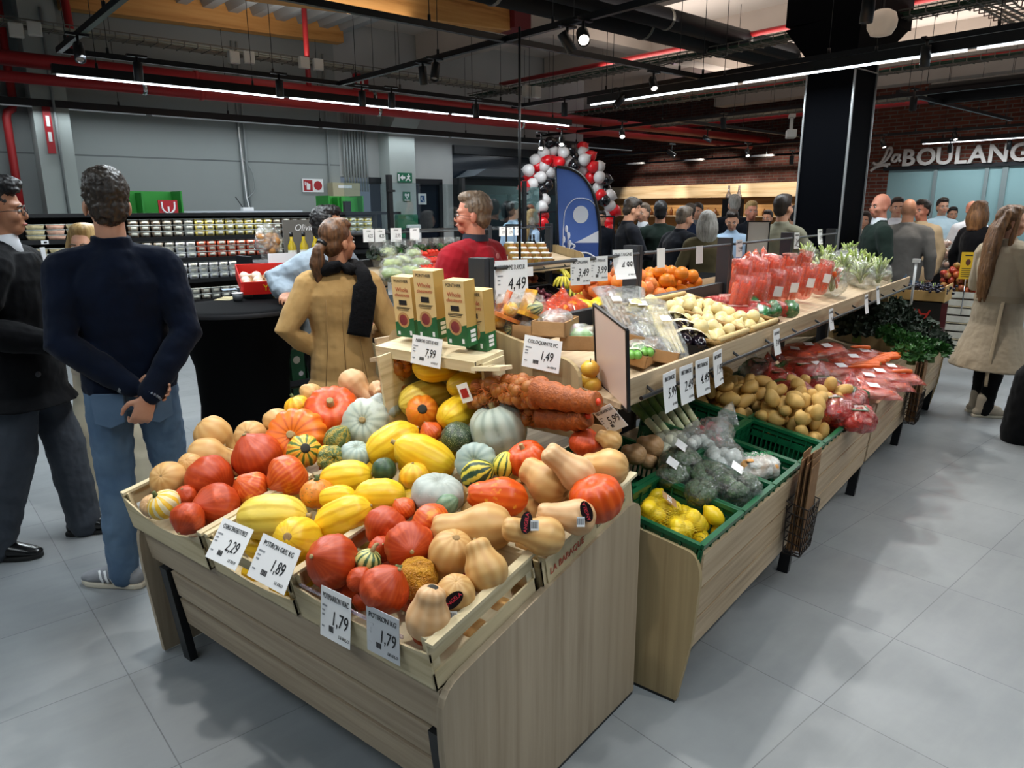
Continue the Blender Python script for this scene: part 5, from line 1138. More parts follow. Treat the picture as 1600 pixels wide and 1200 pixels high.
for x, y, r3, fl, inn, lb, k in ((1085, 690, (.11, .09, .06), CLEARB, WPR, 'clear crinkled bag at the left of the white bag crate', 1), (1112, 678, (.12, .1, .07), CLEARB, P('radish_red', 'c94a55', .4), 'clear crinkled bag highest in the white bag crate', 2), (1130, 715, (.13, .09, .06), CLEARB, WPR, 'clear crinkled bag with white printing in the middle of its crate', 3), (1180, 730, (.11, .085, .055), filmm('white_printed_film', 'e9eeea', .72, .2), ONIY, 'white printed onion bag with green letters at the front of the bag crate', 4), (1050, 690, (.10, .07, .05), CLEARB, P('leek_white_end', 'e4e8d2', .5), 'clear bag over the white leek ends', 5)):
 b_ = bag(lowp(x, y, .02), r3, lb, fl, inn, k, R.uniform(-.6, .6), inner_r=.028, neck='letters' not in lb)
 if 'letters' in lb: text('bag_text', 'OIGNONS', .03, P('bag_green', '2f8a56', .5), b_, mxf((.9, -.2, 0), (.1, .8, .5), (0, -.5, .85), (0, -.01, .062)), .0008); MB().ell((-.06, -.03, .048), (.02, .016, .006), 10, 6).build('printed_picture', ONIY, b_)
# leeks, rear butternuts, tomatoes, cucumbers
LEEKG = P('leek_green', '4a6b2c', .5, var=(20, '7f9a4a', .5)); LEEKW = P('leek_white', 'dde2c0', .5, var=(30, 'b9c98a', .5))
for i in range(6):
 a = ony(975+i*13, 652-i*3, 1.72); c = ony(1048+i*9, 708-i*8, 1.36); c.z = max(c.z, .66); a.z = max(a.z, .80)
 o = empty('leek', c, 0, 'leek lying under the upper tray with its white end to the front, %s' % ('leftmost', 'second from left', 'third from left', 'third from right', 'second from right', 'rightmost')[i], 'leek', 'leeks behind the lemons')
 q = a-c; MB().tube([q*0, q*.25, q*.5], [.016, .017, .018], 12).build('white_shaft', LEEKW, o)
 mb = MB().tube([q*.48, q*.7, q*.85], [.018, .022, .03], 12)
 for k in range(4): mb.tube(spl([q*.7, q*.95+Vector((.03*(k-1.5), 0, .02)), q*1.25+Vector((.06*(k-1.5), 0, -.02*k))], 4), [(.02-.0014*j, .003) for j in range(9)], 6)
 mb.build('green_leaves', LEEKG, o)
for x, y, r, lb in ((993, 710, 17, 'left'), (1019, 697, 18, 'right, largest'), (1013, 720, 14, 'lowest')):
 p = ony(x, y, 1.36); o = bpy.data.objects.new('butternut_squash', sq_mesh('buttershort', 1).copy()); COL.objects.link(o); o.data.materials.clear(); o.data.materials.append(BUTT2)
 d = (p-CAM).dot(FW); o.matrix_basis = axm(view(-.6, .2, -.7), p, r*d/F); tag(o, 'tan butternut squash in the green crate behind the lemons, '+lb+' of three', 'squash')
TOM = P('tomato_skin', 'd02a18', .25, var=(6, 'dd4420', .4)); tomc = MB().lathe([(.018, .022), (.004, .027), (.001, .04)], 6)
tom = proto('tomato', MB().lathe([(.001, -.026), (.02, -.024), (.03, -.006), (.03, .008), (.022, .021), (.008, .025), (.001, .023)], 16), TOM, [('calyx', tomc, P('tomato_calyx', '3d6b2a', .7))])
def ktray(p, w, d, h, label, rz=0, mat=None, name='kraft_tray', cat='tray', group=None, sl=0):
 o = empty(name, p, rz, label, cat, group); o.rotation_euler = (sl, 0, rz); m = mat or KRAFT; t = .004
 for nm, b_ in (('floor', (-w/2, w/2, -d/2, d/2, 0, t)), ('side', (-w/2, w/2, -d/2, -d/2+t, 0, h)), ('side', (-w/2, w/2, d/2-t, d/2, 0, h)), ('side', (-w/2, -w/2+t, -d/2, d/2, 0, h)), ('side', (w/2-t, w/2, -d/2, d/2, 0, h))): MB().box(*b_).build(nm, m, o, smooth=False)
 return o
p = ony(1102, 655, 1.55); ktray(p+Vector((0, 0, -.05)), .3, .16, .06, 'kraft tray of tomatoes under the upper tray', .1)
for i in range(8): scatter(tom, p+Vector((-.11+.07*(i % 4), -.03+.07*(i//4), .0)), rr_(), 1.05, 'red tomato in the kraft tray under the upper tray', 'tomato', 'tomatoes in the kraft tray')
CUC = P('cucumber_skin', '2f5226', .4, var=(14, '3f6a30', .6), bump=(30, .3, .004))
for i in range(5):
 z = .50; o = MB().tube([(0, -.155, 0), (0, -.13, 0), (0, 0, .004), (0, .13, 0), (0, .155, 0)], [.008, .02, .022, .02, .008], 12).build('cucumber', CUC, loc=(3.17+i*.055, 1.08, .495), smooth=True); o.rotation_euler = (.16, 0, R.uniform(-.05, .05)); tag(o, 'dark green cucumber on the floor of the nearly empty crate', 'cucumber', 'cucumbers in the nearly empty crate')
cp_ = card(.075, .05, mxf((.9, -.3, 0), (.2, .6, .3), (-.1, -.4, .9), lowp(1152, 706, -.03)), None, None, 'small white paper slip lying in the cucumber crate', cat='label', small=True)
# red bags with green bands
REDB = filmm('red_net_film', 'd23a30', .5, .12, (40, .9)); BANDG = filmm('printed_green', '1f7a45', .6, .12)
for i, (x, y, r3, lb) in enumerate(((1185, 582, (.10, .08, .06), 'clear topped red bag at the rear left, under the upper tray'), (1215, 598, (.12, .09, .06), 'red netted bag at the left of the red bag heap'), (1250, 585, (.12, .09, .06), 'red netted bag at the rear middle of the heap'), (1238, 620, (.13, .10, .065), 'red netted bag with picture label in the middle of the heap'), (1285, 612, (.12, .09, .06), 'red netted bag right of the middle of the heap'), (1292, 640, (.13, .10, .065), 'red netted bag at the front of the heap, green banded'), (1322, 628, (.12, .085, .06), 'red netted bag at the right end of the heap'), (1340, 655, (.10, .07, .05), 'red netted bag lowest at the crate rim, green end'))):
 bag(lowp(x, y, .06), tuple(1.3*q for q in r3), lb, REDB if i else CLEARB, RONI, 20+i, .5+R.uniform(-.5, .5), 'netted_bag', 'bag', 'red netted bags on the lower tier', BANDG, .18, (.09, .06, P('bag_picture', 'aab4c0', .4, var=(25, 'c9904a', .7))), inner_r=.036, n_in=14)
# carrots
CAR = P('carrot_skin', 'e2681c', .5, var=(20, 'cf5714', .6));
def carrot_mb(L=.17, r=.016, seed=0): return MB().tube([(0, 0, -L/2), (0, 0, -L/2+.01), (0, .002, -L*.2), (0, .003, L*.2), (0, 0, L/2-.008), (0, 0, L/2)], [r*.25, r*.45, r*.75, r*.95, r, r*.55], 10)
carp = [proto('carrot', carrot_mb(.17+.015*i, .015+.001*i), CAR, [('carrot_top', MB().lathe([(.006, .085), (.005, .095), (.001, .096)], 8), P('carrot_end', '7a7a3a', .8))]) for i in range(2)]
def carrotbag(p, ax, label, n=6, L=.19, w=.13, group='carrot bags on the lower tier', up=(0, -.3, 1), lab=True, film=None):
 ax = Vector(ax).normalized(); up = Vector(up); s_ = ax.cross(up).normalized(); up = s_.cross(ax)
 o = empty('carrot_bag', mx=mxf(s_, up, ax, p), label=label, cat='bag', group=group); mb = MB()
 for i in range(n):
  m = carrot_mb(L*.95, .017); M_ = Matrix.Translation((-w/2+.02+(w-.04)*((i*.37) % 1), .012*((i % 3)-1), .008*((i % 2)*2-1))) @ Matrix.Rotation(PI if i % 2 else 0, 4, 'X'); mb.add(m.v, m.f, M=M_)
 mb.build('carrots', CAR, o); sh = MB().chain([(0, 0, -L*.5), (0, .002, -L*.2), (0, .002, L*.3), (0, 0, L*.55), (0, -.005, L*.62)], [(w*.5, .03), (w*.54, .036), (w*.53, .032), (w*.5, .02), (w*.54, .008)], 22)
 sh.build('film', film or REDF, o, disp=(.012, .03))
 if lab: l_ = MB().box(-.03, .03, .042, .0425, -.03, .03).build('label', PAPER, o, smooth=False)
 return o
for i, (x, y, ax, lb) in enumerate(((1240, 553, (.5, -1, -.1), 'red film carrot bag at the left rear, darkest'), (1262, 546, (.8, -1, 0), 'red film carrot bag rear left'), (1290, 548, (1, -.75, .1), 'topmost red film carrot bag, long'), (1275, 577, (1, -.6, 0), 'red film carrot bag with label in the left of the middle row'), (1312, 580, (.9, -.8, 0), 'red film carrot bag with white label in the centre'), (1332, 565, (.8, -.9, 0), 'red film carrot bag with white label right of the centre'), (1350, 556, (.8, -1, 0), 'red film carrot bag with white label next to the loose carrots'), (1355, 595, (.7, -1, -.1), 'front red film carrot bag at right, white label'), (1372, 588, (.7, -1, -.1), 'front red film carrot bag second from the right'), (1390, 580, (.7, -1, -.1), 'front red film carrot bag at the far right'), (1330, 602, (.8, -1, -.1), 'red film carrot bag low in the middle of the front'), (1362, 612, (.7, -1, -.1), 'red film carrot bag touching the front board, left'), (1385, 600, (.7, -1, -.1), 'red film carrot bag touching the front board, middle'), (1402, 590, (.7, -1, -.1), 'red film carrot bag touching the front board, right'))):
 carrotbag(lowp(x, y, .05+.015*(i % 3)), ax, lb, 7, .235, .16)
for i in range(24):
 x = 1342+68*((i*.618) % 1)+R.uniform(-4, 4); y = 545+34*((i*.377) % 1)
 p = lowp(x, y+ (x-1365)*.12, .11); s_ = scatter(carp[i % 2], p, (0, 0, 0), R.uniform(.9, 1.1), 'loose orange carrot beside the dark leafy greens', 'carrot', 'loose carrots on the lower tier'); s_.rotation_euler = (Vector((1, R.uniform(-1.1, -.4), R.uniform(-.1, .1)))).to_track_quat('Z', 'Y').to_euler()
# leafy greens
KALE = P('kale_leaf', '16261a', .55, var=(16, '263c26', .7), bump=(40, .8, .01)); PARS = P('parsley_leaf', '1f4f1a', .5, var=(18, '37732a', .7), bump=(40, .6, .01))
def bunch(p, r, mat, label, seed, n=70, name='leafy_bunch', cat='leafy greens', group=None, L=.07):
 o = empty(name, p, 0, label, cat, group); rg = random.Random(seed); mb = MB()
 for i in range(n):
  d = Vector((rg.gauss(0, 1), rg.gauss(0, .8), abs(rg.gauss(0, .6))+.1)).normalized(); c = Vector((d.x*r*1.1, d.y*r, d.z*r*.7))*rg.uniform(.55, 1); t = d.cross(Vector((rg.gauss(0, 1), rg.gauss(0, 1), rg.gauss(0, 1)))).normalized(); u = t.cross(d)*.7+d*.5
  k = 5; vs = [];
  for a in range(k+1):
   for b_ in (-1, 0, 1):
    s = a/k; wd = L*.5*math.sin(PI*min(1, s*.9+.08)); vs.append(c+u*(L*s)+t*(b_*wd)+d*(.012*math.sin(a*2.4+b_*2+i)+(.014 if b_ else 0)))
  mb.add(vs, [(a*3+b_, a*3+b_+1, a*3+b_+4, a*3+b_+3) for a in range(k) for b_ in (0, 1)])
 l_ = mb.build('leaves', mat, o); l_['kind'] = 'stuff'; MB().tube([(0, .0, -r*.6), (0, 0, r*.1)], [r*.3, r*.2], 8).build('stalks', P('stalk_green', '5c7a3c', .6), o); return o
for i, (x, y) in enumerate(((1325, 500), (1350, 492), (1378, 505), (1405, 498), (1340, 520), (1400, 520), (1435, 515), (1372, 485), (1425, 535), (1452, 540), (1400, 480))):
 bunch(lowp(x, y, .09), .12, KALE, 'dark crinkled kale bunch on the lower tier, %s' % ('rear left', 'second at the rear', 'third from left in the middle', 'middle of the heap', 'front left beside the carrots', 'above the parsley', 'right of the middle', 'highest at the rear left', 'right front', 'far right end', 'highest at the rear right')[i], 50+i, 90, 'kale_bunch', 'kale', 'kale bunches')
for i, (x, y) in enumerate(((1392, 528), (1415, 538), (1438, 545), (1425, 556), (1455, 553))):
 bunch(lowp(x, y, .11), .10, PARS, 'bright green parsley bunch in front of the dark kale, %s' % ('leftmost', 'middle rear', 'right of middle', 'lowest front', 'rightmost')[i], 80+i, 90, 'parsley_bunch', 'parsley', 'parsley bunches', .05)
# wire baskets with folded paper bags
def wire_basket(xc, label):
 o = empty('wire_basket', (xc, .835, .25), 0, label, 'basket'); w, d, h = .15, .07, .22; mb = MB()
 for k in range(6):
  z = h*k/5; e = .0 + .02*k/5
  c = [(-w/2-e*.3, -d/2-e, z), (w/2+e*.3, -d/2-e, z), (w/2+e*.3, d/2, z+.02), (-w/2-e*.3, d/2, z+.02)]
  for a in range(4): mb.bar(c[a], c[(a+1) % 4], .004)
 for k in range(6): x = -w/2+w*k/5; mb.bar((x, -d/2, 0), (x, -d/2-.02, h), .004); mb.bar((x, -d/2, 0), (x, d/2, 0), .004)
 for k in range(3): y = -d/2+d*k/2; mb.bar((-w/2, y, 0), (-w/2, y, h), .004); mb.bar((w/2, y, 0), (w/2, y, h), .004)
 mb.build('wire_frame', P('dark_wire', '2a2421', .5, .4), o, smooth=False)
 q = empty('paper_bag_bundle', (xc, .835, .26), 0, 'bundle of folded brown paper bags '+('in the near wire basket' if xc < 4 else 'in the far wire basket'), 'paper bags')
 for i in range(9): m = MB().box(-.055, .055, -.0015, .0015, 0, .40+.012*((i*7) % 5)).build('paper_bag', KRAFTB, q, smooth=False); m.location = (.004*((i*5) % 3-1), -.028+.007*i, 0); m.rotation_euler = (.06, .05*((i % 3)-1), .0)
 return o
wire_basket(3.04, 'black wire basket hooked on the front slats near the viewer'); wire_basket(5.5, 'black wire basket hooked on the front slats at the far end')
# ---------------------------------------------------------------- upper tray of the long stand
def upf(px, py): d = ray(px, py); return CAM+d*((uppz(0)+.03-HC)/(d.z-.2*d.y))
def sitz(p, h): return Vector((p.x, p.y, uppz(p.y)+h))
# framed sign on a pole
a, b = onx(928, 475, 2.16), onx(980, 515, 2.02); e = b-a; d = ray(933, 595); t = e.dot(a-CAM)/e.dot(d); c = CAM+d*t; up = (a-c); w, h = e.length, up.length
o = empty('sign_frame', mx=mxf(e, up, e.cross(up), (b+c)/2), label='blank pale sign in a black frame at the near end of the upper tray', cat='sign')
MB().box(-w/2, w/2, -h/2, h/2, -.002, .002).build('blank_sheet', P('pale_sheet', 'd9c2b6', .35), o, smooth=False)
mb = MB()
for q in ((-w/2-.004, -w/2+.006, -h/2, h/2), (w/2-.006, w/2+.004, -h/2, h/2), (-w/2, w/2, -h/2-.004, -h/2+.006), (-w/2, w/2, h/2-.006, h/2+.004)): mb.box(*q, -.006, .006)
mb.build('frame', BLACK, o, smooth=False, bevel=.002)
pl_ = MB().tube([(0, 0, 0), (0, 0, -.28)], .006, 8).tube([(0, 0, -.09), (0, 0, -.28)], .009, 8).build('pole', P('clear_rod', 'a9a79f', .2, .3), o); pl_.matrix_basis = o.matrix_basis.inverted() @ Matrix.Translation((c+b)/2-Vector((0, 0, h/2)))
a, b = atd(1172, 346, 6.3), atd(1201, 346, 6.3); e = b-a; up = Vector((0, 0, .27)); o = empty('sign_frame', mx=mxf(e, up, e.cross(up), atd(1184, 371, 6.3)), label='blank grey sign in a black frame standing beyond the oranges', cat='sign')
MB().box(-.095, .095, -.135, .135, -.002, .002).build('blank_sheet', P('grey_sheet', 'b6b8b8', .35), o, smooth=False); MB().box(-.1, -.09, -.14, .14, -.006, .006).box(.09, .1, -.14, .14, -.006, .006).box(-.1, .1, -.14, -.13, -.006, .006).box(-.1, .1, .13, .14, -.006, .006).build('frame', BLACK, o, smooth=False); MB().tube([(0, -.13, 0), (0, -.42, 0)], .008, 8).build('pole', P('clear_rod', 'a9a79f', .2, .3), o)
# kraft trays, parsnip and salsify bags at the near end
for x, y, w, d_, lb, rz in ((1000, 527, .2, .13, 'kraft tray wrapped in film right behind the framed sign', .5), (1025, 548, .2, .13, 'kraft tray in film at the front edge of the upper tray', .7), (995, 553, .16, .12, 'kraft tray half hidden by the framed sign', .2)):
 p = upf(x, y); o = ktray(sitz(p, 0), w, d_, .05, lb, rz, sl=.2); mb = lumpy((w*.5, d_*.52, .045), x, .12, 24, 14, 3); f_ = mb.build('film', CLEARB, o); f_.location.z = .045
GRNV = P('green_veg', '5f9a3c', .4, var=(20, '79b052', .6))
for x, y, lb in ((995, 564, 'small green courgette bundle at the left front corner of the upper tray, lower'), (1004, 556, 'small green courgette bundle at the upper tray corner, upper'), (1014, 560, 'small green courgette bundle right of the pair'),):
 p = sitz(upf(x, y), .05); o = empty('courgette_bundle', p, .6, lb, 'courgettes');
 for k in range(2): MB().chain([(-.04, .025*k, .01), (.04, .025*k, .01)], [.016, .018], 12).build('courgette', GRNV, o)
 MB().tube([(-.012, .012, .01), (.012, .012, .01)], [(.034, .022)]*2, 14, False, (0, 1, 0)).build('paper_band', P('paper_band', 'd9cbb0', .6), o)
PSN = P('parsnip', 'e3cf93', .55, var=(30, 'cdb474', .5)); SAL = P('salsify', '3a2c22', .7)
for x, y, x2, y2, mt, lb in ((948, 478, 975, 515, P('kraft_dark', '9a7a55', .8), 'brown paper wrapped bag standing at the far left behind the sign'), (972, 482, 1005, 520, SAL, 'film bag of dark salsify roots leaning in the tray'), (985, 478, 1018, 530, PSN, 'film bag of parsnips second from the right'), (1018, 500, 1058, 558, PSN, 'film bag of parsnips at the right, nearest the front')):
 a, c = sitz(upf(x, y), .11), sitz(upf(x2, y2), .05); v = c-a; o = empty('root_bag', a, 0, lb, 'bag', 'film bags of roots at the near end'); s_ = v.cross(Vector((0, 0, 1))).normalized(); mb = MB()
 for k in range(4): mb.tube([v*.25+s_*(.022*(k-1.5)), v*.55+s_*(.02*(k-1.5)), v*1.0+s_*(.017*(k-1.5))], [.014, .013, .006], 10)
 mb.build('roots', mt, o); MB().chain([v*-.02, v*.2, v*.5, v*.9, v*1.05], [(.075, .02), (.055, .028), (.06, .036), (.055, .03), (.04, .02)], 20, s_).build('film', CLEARB, o, disp=(.014, .03)); MB().box(-.022, .022, -.03, .03, 0, .001).build('label', PAPER, o, smooth=False).matrix_basis = mxf(s_, v, s_.cross(v), v*.55+Vector((0, 0, .046)))
# aubergines in black trays
AUB = P('aubergine_skin', '140c16', .12, coat=.5); BLTR = P('black_tray', '121314', .4)
for x, y, lb in ((1062, 525, 'black tray of aubergines with pale paper band, front'), (1050, 512, 'black tray of aubergines behind the front one'), (1075, 540, 'black tray of aubergines lowest at the tray edge')):
 p = sitz(upf(x, y), .0); o = ktray(p, .19, .14, .05, lb, .55, BLTR, 'aubergine_tray', 'tray', 'aubergine trays', sl=.2)
 for k in range(2): MB().chain([(-.07, -.03+.06*k, .055), (0, -.03+.06*k, .06), (.06, -.03+.06*k, .058)], [.03, .036, .024], 14).build('aubergine', AUB, o)
 MB().tube([(-.03, 0, .055), (.03, 0, .055)], [(.078, .052)]*2, 22, False, (0, 1, 0)).build('paper_band', P('cream_band', 'e4d4b6', .6), o)
# wicker baskets of shallots
WICK = P('wicker', 'a98346', .7, var=(60, '7f5e2c', .7), bump=(90, 1, .01)); SHAL = P('shallot_white', 'ecdca4', .4, var=(20, 'dcc27c', .6))
shal = [proto('onion', MB().lathe([(.001, -.03), (.016, -.028), (.032, -.012), (.034, .004), (.024, .022), (.008, .034), (.004, .048), (.001, .05)], 14), SHAL)]
def wbasket(x0, x1, label, seed, gr):
 y0, y1 = 1.24, 1.72; o = empty('wicker_basket', ((x0+x1)/2, (y0+y1)/2, uppz((y0+y1)/2)), 0, label, 'basket', 'wicker baskets of small onions'); o.rotation_euler.x = math.atan(.2); w, d = x1-x0, y1-y0; mb = MB(); rg = random.Random(seed)
 for k in range(7):
  z = .006+.011*k; e = .0+.018*k/6; n_ = 40; pts = []
  for i in range(n_):
   t = 4*i/n_; s_ = t % 1; q = int(t); c = [(-w/2-e, -d/2-e), (w/2+e, -d/2-e), (w/2+e, d/2+e), (-w/2-e, d/2+e)]; a, b = c[q], c[(q+1) % 4]; pts.append((a[0]+(b[0]-a[0])*s_+rg.uniform(-.003, .003), a[1]+(b[1]-a[1])*s_+rg.uniform(-.003, .003), z+rg.uniform(-.003, .003)))
  mb.tube(pts, .0065 if k < 6 else .011, 6, closed=True)
 mb.build('woven_side', WICK, o); MB().box(-w/2, w/2, -d/2, d/2, 0, .008).build('base', WICK, o, smooth=False)
 for s_ in (-1, 1): MB().tube([(-w*.45, s_*(d/2+.018), .085), (w*.45, s_*(d/2+.018), .085)], .012, 8).build('rim_roll', P('pale_reed', 'd8bd84', .6), o)
 packed(shal, x0+.01, x1-.01, y0, y1, lambda y: uppz(y)+.028, .03, 36, 1, 'small pale onion in the wicker basket '+gr, 'onion', 'small onions in the basket '+gr, seed=seed)
wbasket(2.93, 3.29, 'wicker basket of small pale onions beside the aubergines', 1, 'nearer the aubergines'); wbasket(3.32, 3.68, 'wicker basket of small pale onions next to the green ended bags', 2, 'next to the green ended bags')
# red bags with green ends, carrot sleeves, celery and lettuce bags
for i, (x, y, lb) in enumerate(((1138, 478, 'red bag with green printed end lying behind, left'), (1172, 488, 'red bag with green printed end in the middle, lying on the upper tray'), (1200, 488, 'red bag with green printed end at the right, by the carrot sleeves'), (1152, 496, 'red bag with green printed end lowest at the tray lip'))):
 b_ = bag(sitz(upf(x, y), .05), (.15, .07, .045), lb, REDB, RONI, 40+i, -1.0, 'netted_bag', 'bag', 'green ended red bags on the upper tray', None, .18, (.1, .05, P('bag_picture', 'aab4c0', .4)), neck=False); lumpy((.045, .072, .05), i, .3, 16, 10, 3).build('green_end', filmm('green_film', '17803f', .75, .15), b_).location = (.12, 0, 0)
for i in range(11):
 x, y, yy = (1156+i*24, 440, 1.66) if i < 5 else (1158+(i-5)*25, 458, 1.44)
 p = ony(x, y, yy); p.z = uppz(p.y)+.125
 carrotbag(p, (R.uniform(-.1, .1), -.18, 1), 'upright red film carrot sleeve on the upper tray, %s' % ('first in the rear row', 'second in the rear row', 'third in the rear row', 'fourth in the rear row', 'last in the rear row', 'first in the front row', 'second in the front row', 'third in the front row', 'fourth in the front row', 'fifth in the front row', 'rightmost in the front row')[i], 6, .185, .125, 'carrot sleeves on the upper tray', (-.6, -1, .1), i > 6)
SALM = P('celery_leaf', 'b4c46c', .5, var=(14, '7f9a48', .8)); LETT = P('lettuce', 'c8d398', .5, var=(12, '8aa85c', .8))
for i, (x, y, lb) in enumerate(((1285, 440, 'film bag of mixed carrots and leeks beside the carrot sleeves'), (1300, 452, 'film bag of soup vegetables at the tray lip'), (1290, 420, 'film bag of green salad in the middle rear'), (1318, 430, 'film bag of celery, left of four'), (1338, 425, 'film bag of celery, second of four'), (1356, 432, 'film bag of celery, third of four'), (1372, 440, 'film bag of pale lettuce at the far right'), (1325, 410, 'film bag of celery leaves highest at the rear'), (1345, 440, 'film bag of pale lettuce at the tray lip'), (1262, 415, 'film bag of green leaves behind the sleeves'))):
 p = sitz(upf(x, y), .08); o = empty('salad_bag', p, 0, lb, 'bag', 'film bags of salad at the far end'); rg = random.Random(i+200); mb = MB()
 for k in range(44):
  a, b_ = rg.uniform(0, 6.3), rg.uniform(.02, .11); e = Vector((math.cos(a)*b_, math.sin(a)*b_*.7, rg.uniform(.0, .12))); mb.tube(spl([e*.1+Vector((0, 0, -.06)), e*.6, e*1.25], 3), [(.014, .005), (.018, .005), (.024, .004), (.028, .004), (.03, .004), (.02, .003), (.006, .003)], 6)
 if i < 2:
  mb2 = MB()
  for k in range(4): m = carrot_mb(.15, .016); mb2.add(m.v, m.f, M=Matrix.Translation((.03*(k-1.5), -.03, .03)) @ Matrix.Rotation(.6*(k-1.5), 4, 'Y'))
  mb2.build('carrots', CAR, o)
 mb.build('leaves', SALM if i in (2, 3, 4, 5, 7, 9) else LETT, o)['kind'] = 'stuff'; lumpy((.11, .095, .11), i, .25, 24, 16, 3).build('film', CLEARB, o)
# citrus beyond the dividing rail
ORG = P('orange_skin', 'ee8418', .42, var=(6, 'f09a2a', .5), bump=(140, .25, .002)); GRF = P('grapefruit_skin', 'ec8c3a', .42, var=(4, 'e8744a', .6), bump=(120, .2, .002))
orb = lambda r: MB().lathe([(.001, -.95*r), (.35*r, -.92*r), (.75*r, -.66*r), (r, -.05*r), (.92*r, .42*r), (.6*r, .8*r), (.2*r, .95*r), (.001, .93*r)], 20)
org = [proto('orange', orb(.044), ORG, [('stem_scar', MB().lathe([(.005, .0405), (.004, .043), (.001, .043)], 8), P('citrus_scar', '6b7a3a', .8))])]; grf = [proto('grapefruit', orb(.048), GRF, [('stem_scar', MB().lathe([(.006, .044), (.004, .047), (.001, .047)], 8), P('citrus_scar', '6b7a3a', .8))])]
uf = lambda y: 1.17-.16*(y-1.85)
packed(org, 3.95, 4.42, 1.92, 2.4, lambda y: uf(y)+.0, .044, 48, 3, 'orange in the right hand heap beyond the dividing rail', 'orange', 'oranges beyond the rail', (.92, 1.05), 11, .12)
packed(grf, 3.42, 3.95, 1.92, 2.4, lambda y: uf(y)+.0, .048, 40, 3, 'pinkish grapefruit in the left hand heap beyond the dividing rail', 'grapefruit', 'grapefruit beyond the rail', (.92, 1.05), 12, .1)
packed([lem], 3.05, 3.4, 1.9, 2.25, uf, .03, 26, 2, 'yellow lemon beyond the rail left of the grapefruit', 'lemon', 'lemons beyond the rail', (1.1, 1.3), 13)
for i, (x, y, lb) in enumerate(((1155, 412, 'left'), (1180, 405, 'middle'), (1205, 402, 'right'))):
 p = ony(x, y, 2.0); bag(Vector((p.x, p.y, uf(2)+.12)), (.13, .10, .08), 'orange netted bag of clementines beyond the rail, '+lb+' of three', filmm('orange_film', 'ee5a28', .5, .14), ORG, 60+i, .3*i, 'citrus_net', 'bag', 'netted clementines', None, .15, inner_r=.03, n_in=12)
for i, (x, y, lb) in enumerate(((838, 490, 'left'), (872, 485, 'middle'), (893, 472, 'right, highest'), (850, 478, 'rear left'))):
 p = ony(x, y, 2.05); bag(Vector((p.x, p.y, uf(2.05)+.055)), (.12, .09, .065), 'orange netted bag of oranges behind the coloquinte board, '+lb, filmm('orange_film', 'ee5a28', .5, .14), ORG, 70+i, .4*i, 'citrus_net', 'bag', 'netted oranges behind the board', None, .15, inner_r=.036, n_in=11)
MB().box(2.7, 3.25, 1.78, 1.86, 1.19, 1.25)
# printed gourd packs and kraft trays on the near end of the far side
for x, y, w, lb, rz in ((868, 508, .18, 'kraft tray with printed film right behind the coloquinte board', .3), (905, 530, .16, 'kraft tray with green courgettes near the framed sign', .5), (838, 515, .15, 'kraft tray hidden behind the coloquinte card', .1)):
 p = onx(x, y, 2.2 if x < 900 else 2.25); o = ktray(Vector((p.x, p.y, p.z-.03)), w, .13, .055, lb, rz); lumpy((w*.48, .065, .04), x, .12, 20, 12, 3).build('film', CLEARB, o).location.z = .05
 lumpy((w*.36, .05, .03), x, .3, 16, 10, 4).build('contents', GRNV if x > 880 else P('fig_brown', '8a5a3a', .6), o).location.z = .04
GP = P('gourd_pack_print', 'c8742e', .4, var=(22, '4f6a2a', .9)); GP2 = P('gourd_pack_yellow', 'd9a62c', .4, var=(18, '8a2e1e', .7))
for i, (x, y, m, lb) in enumerate(((790, 498, GP, 'printed pack with yellow gourds at the left'), (805, 512, GP2, 'printed pack with warty gourds above the board edge'), (822, 500, GP, 'printed pack with a striped gourd beside the kraft tray'), (795, 480, P('pack_red', 'cf5a30', .4, var=(20, 'e8b24a', .6)), 'printed orange pack highest, below the 4,49 card'), (828, 478, GP2, 'printed pack behind the striped gourd pack'))):
 p = onx(x, y, 2.16+.03*(i % 3)); o = empty('gourd_pack', p, .3*i, lb, 'pack', 'printed gourd packs'); o.rotation_euler.x = .4; MB().box(-.065, .065, -.05, .05, -.045, -.03).build('pack', m, o, smooth=False)
 for k, gm in enumerate((G_Y, G_GS, G_OR, G_DG, G_YG)[i % 3:i % 3+3]):
  g_ = bpy.data.objects.new('mini_gourd', sq_mesh('oval', k).copy()); COL.objects.link(g_); g_.data.materials.clear(); g_.data.materials.append(gm); g_.parent = o; g_.matrix_basis = axm((k-1, -.4, .6), (-.04+.04*k, -.01*k, -.005), .028)
 MB().box(-.05, .03, .02, .024, -.04, .06).build('header_card', m, o, smooth=False); lumpy((.075, .06, .055), i, .2, 18, 12, 3).build('film', CLEAR, o)
for x, y, lb in ((922, 577, 'small yellow apple in a kraft pack at the board end, upper'), (918, 595, 'small yellow apple in a kraft pack at the board end, lower'), (925, 602, 'small yellow apple lowest beside the framed sign')):
 p = onx(x, y, 2.15); o = MB().lathe([(.001, -.026), (.02, -.028), (.034, -.008), (.033, .012), (.018, .029), (.004, .024), (.001, .022)], 18).build('apple', P('yellow_apple', 'd9b23a', .4, var=(9, 'c86a34', .5)), loc=p); tag(o, lb, 'apple', 'apples at the board end'); MB().tube([(0, 0, .02), (.003, 0, .04)], .002, 6).build('stem', STEMD, o)
for z, lb in ((.905, 'kraft pack holding the yellow apples by the board, lower'), (1.0, 'kraft pack holding the yellow apples by the board, upper')):
 ktray(Vector((2.16, 1.31, z)), .12, .12, .05, lb, .2)
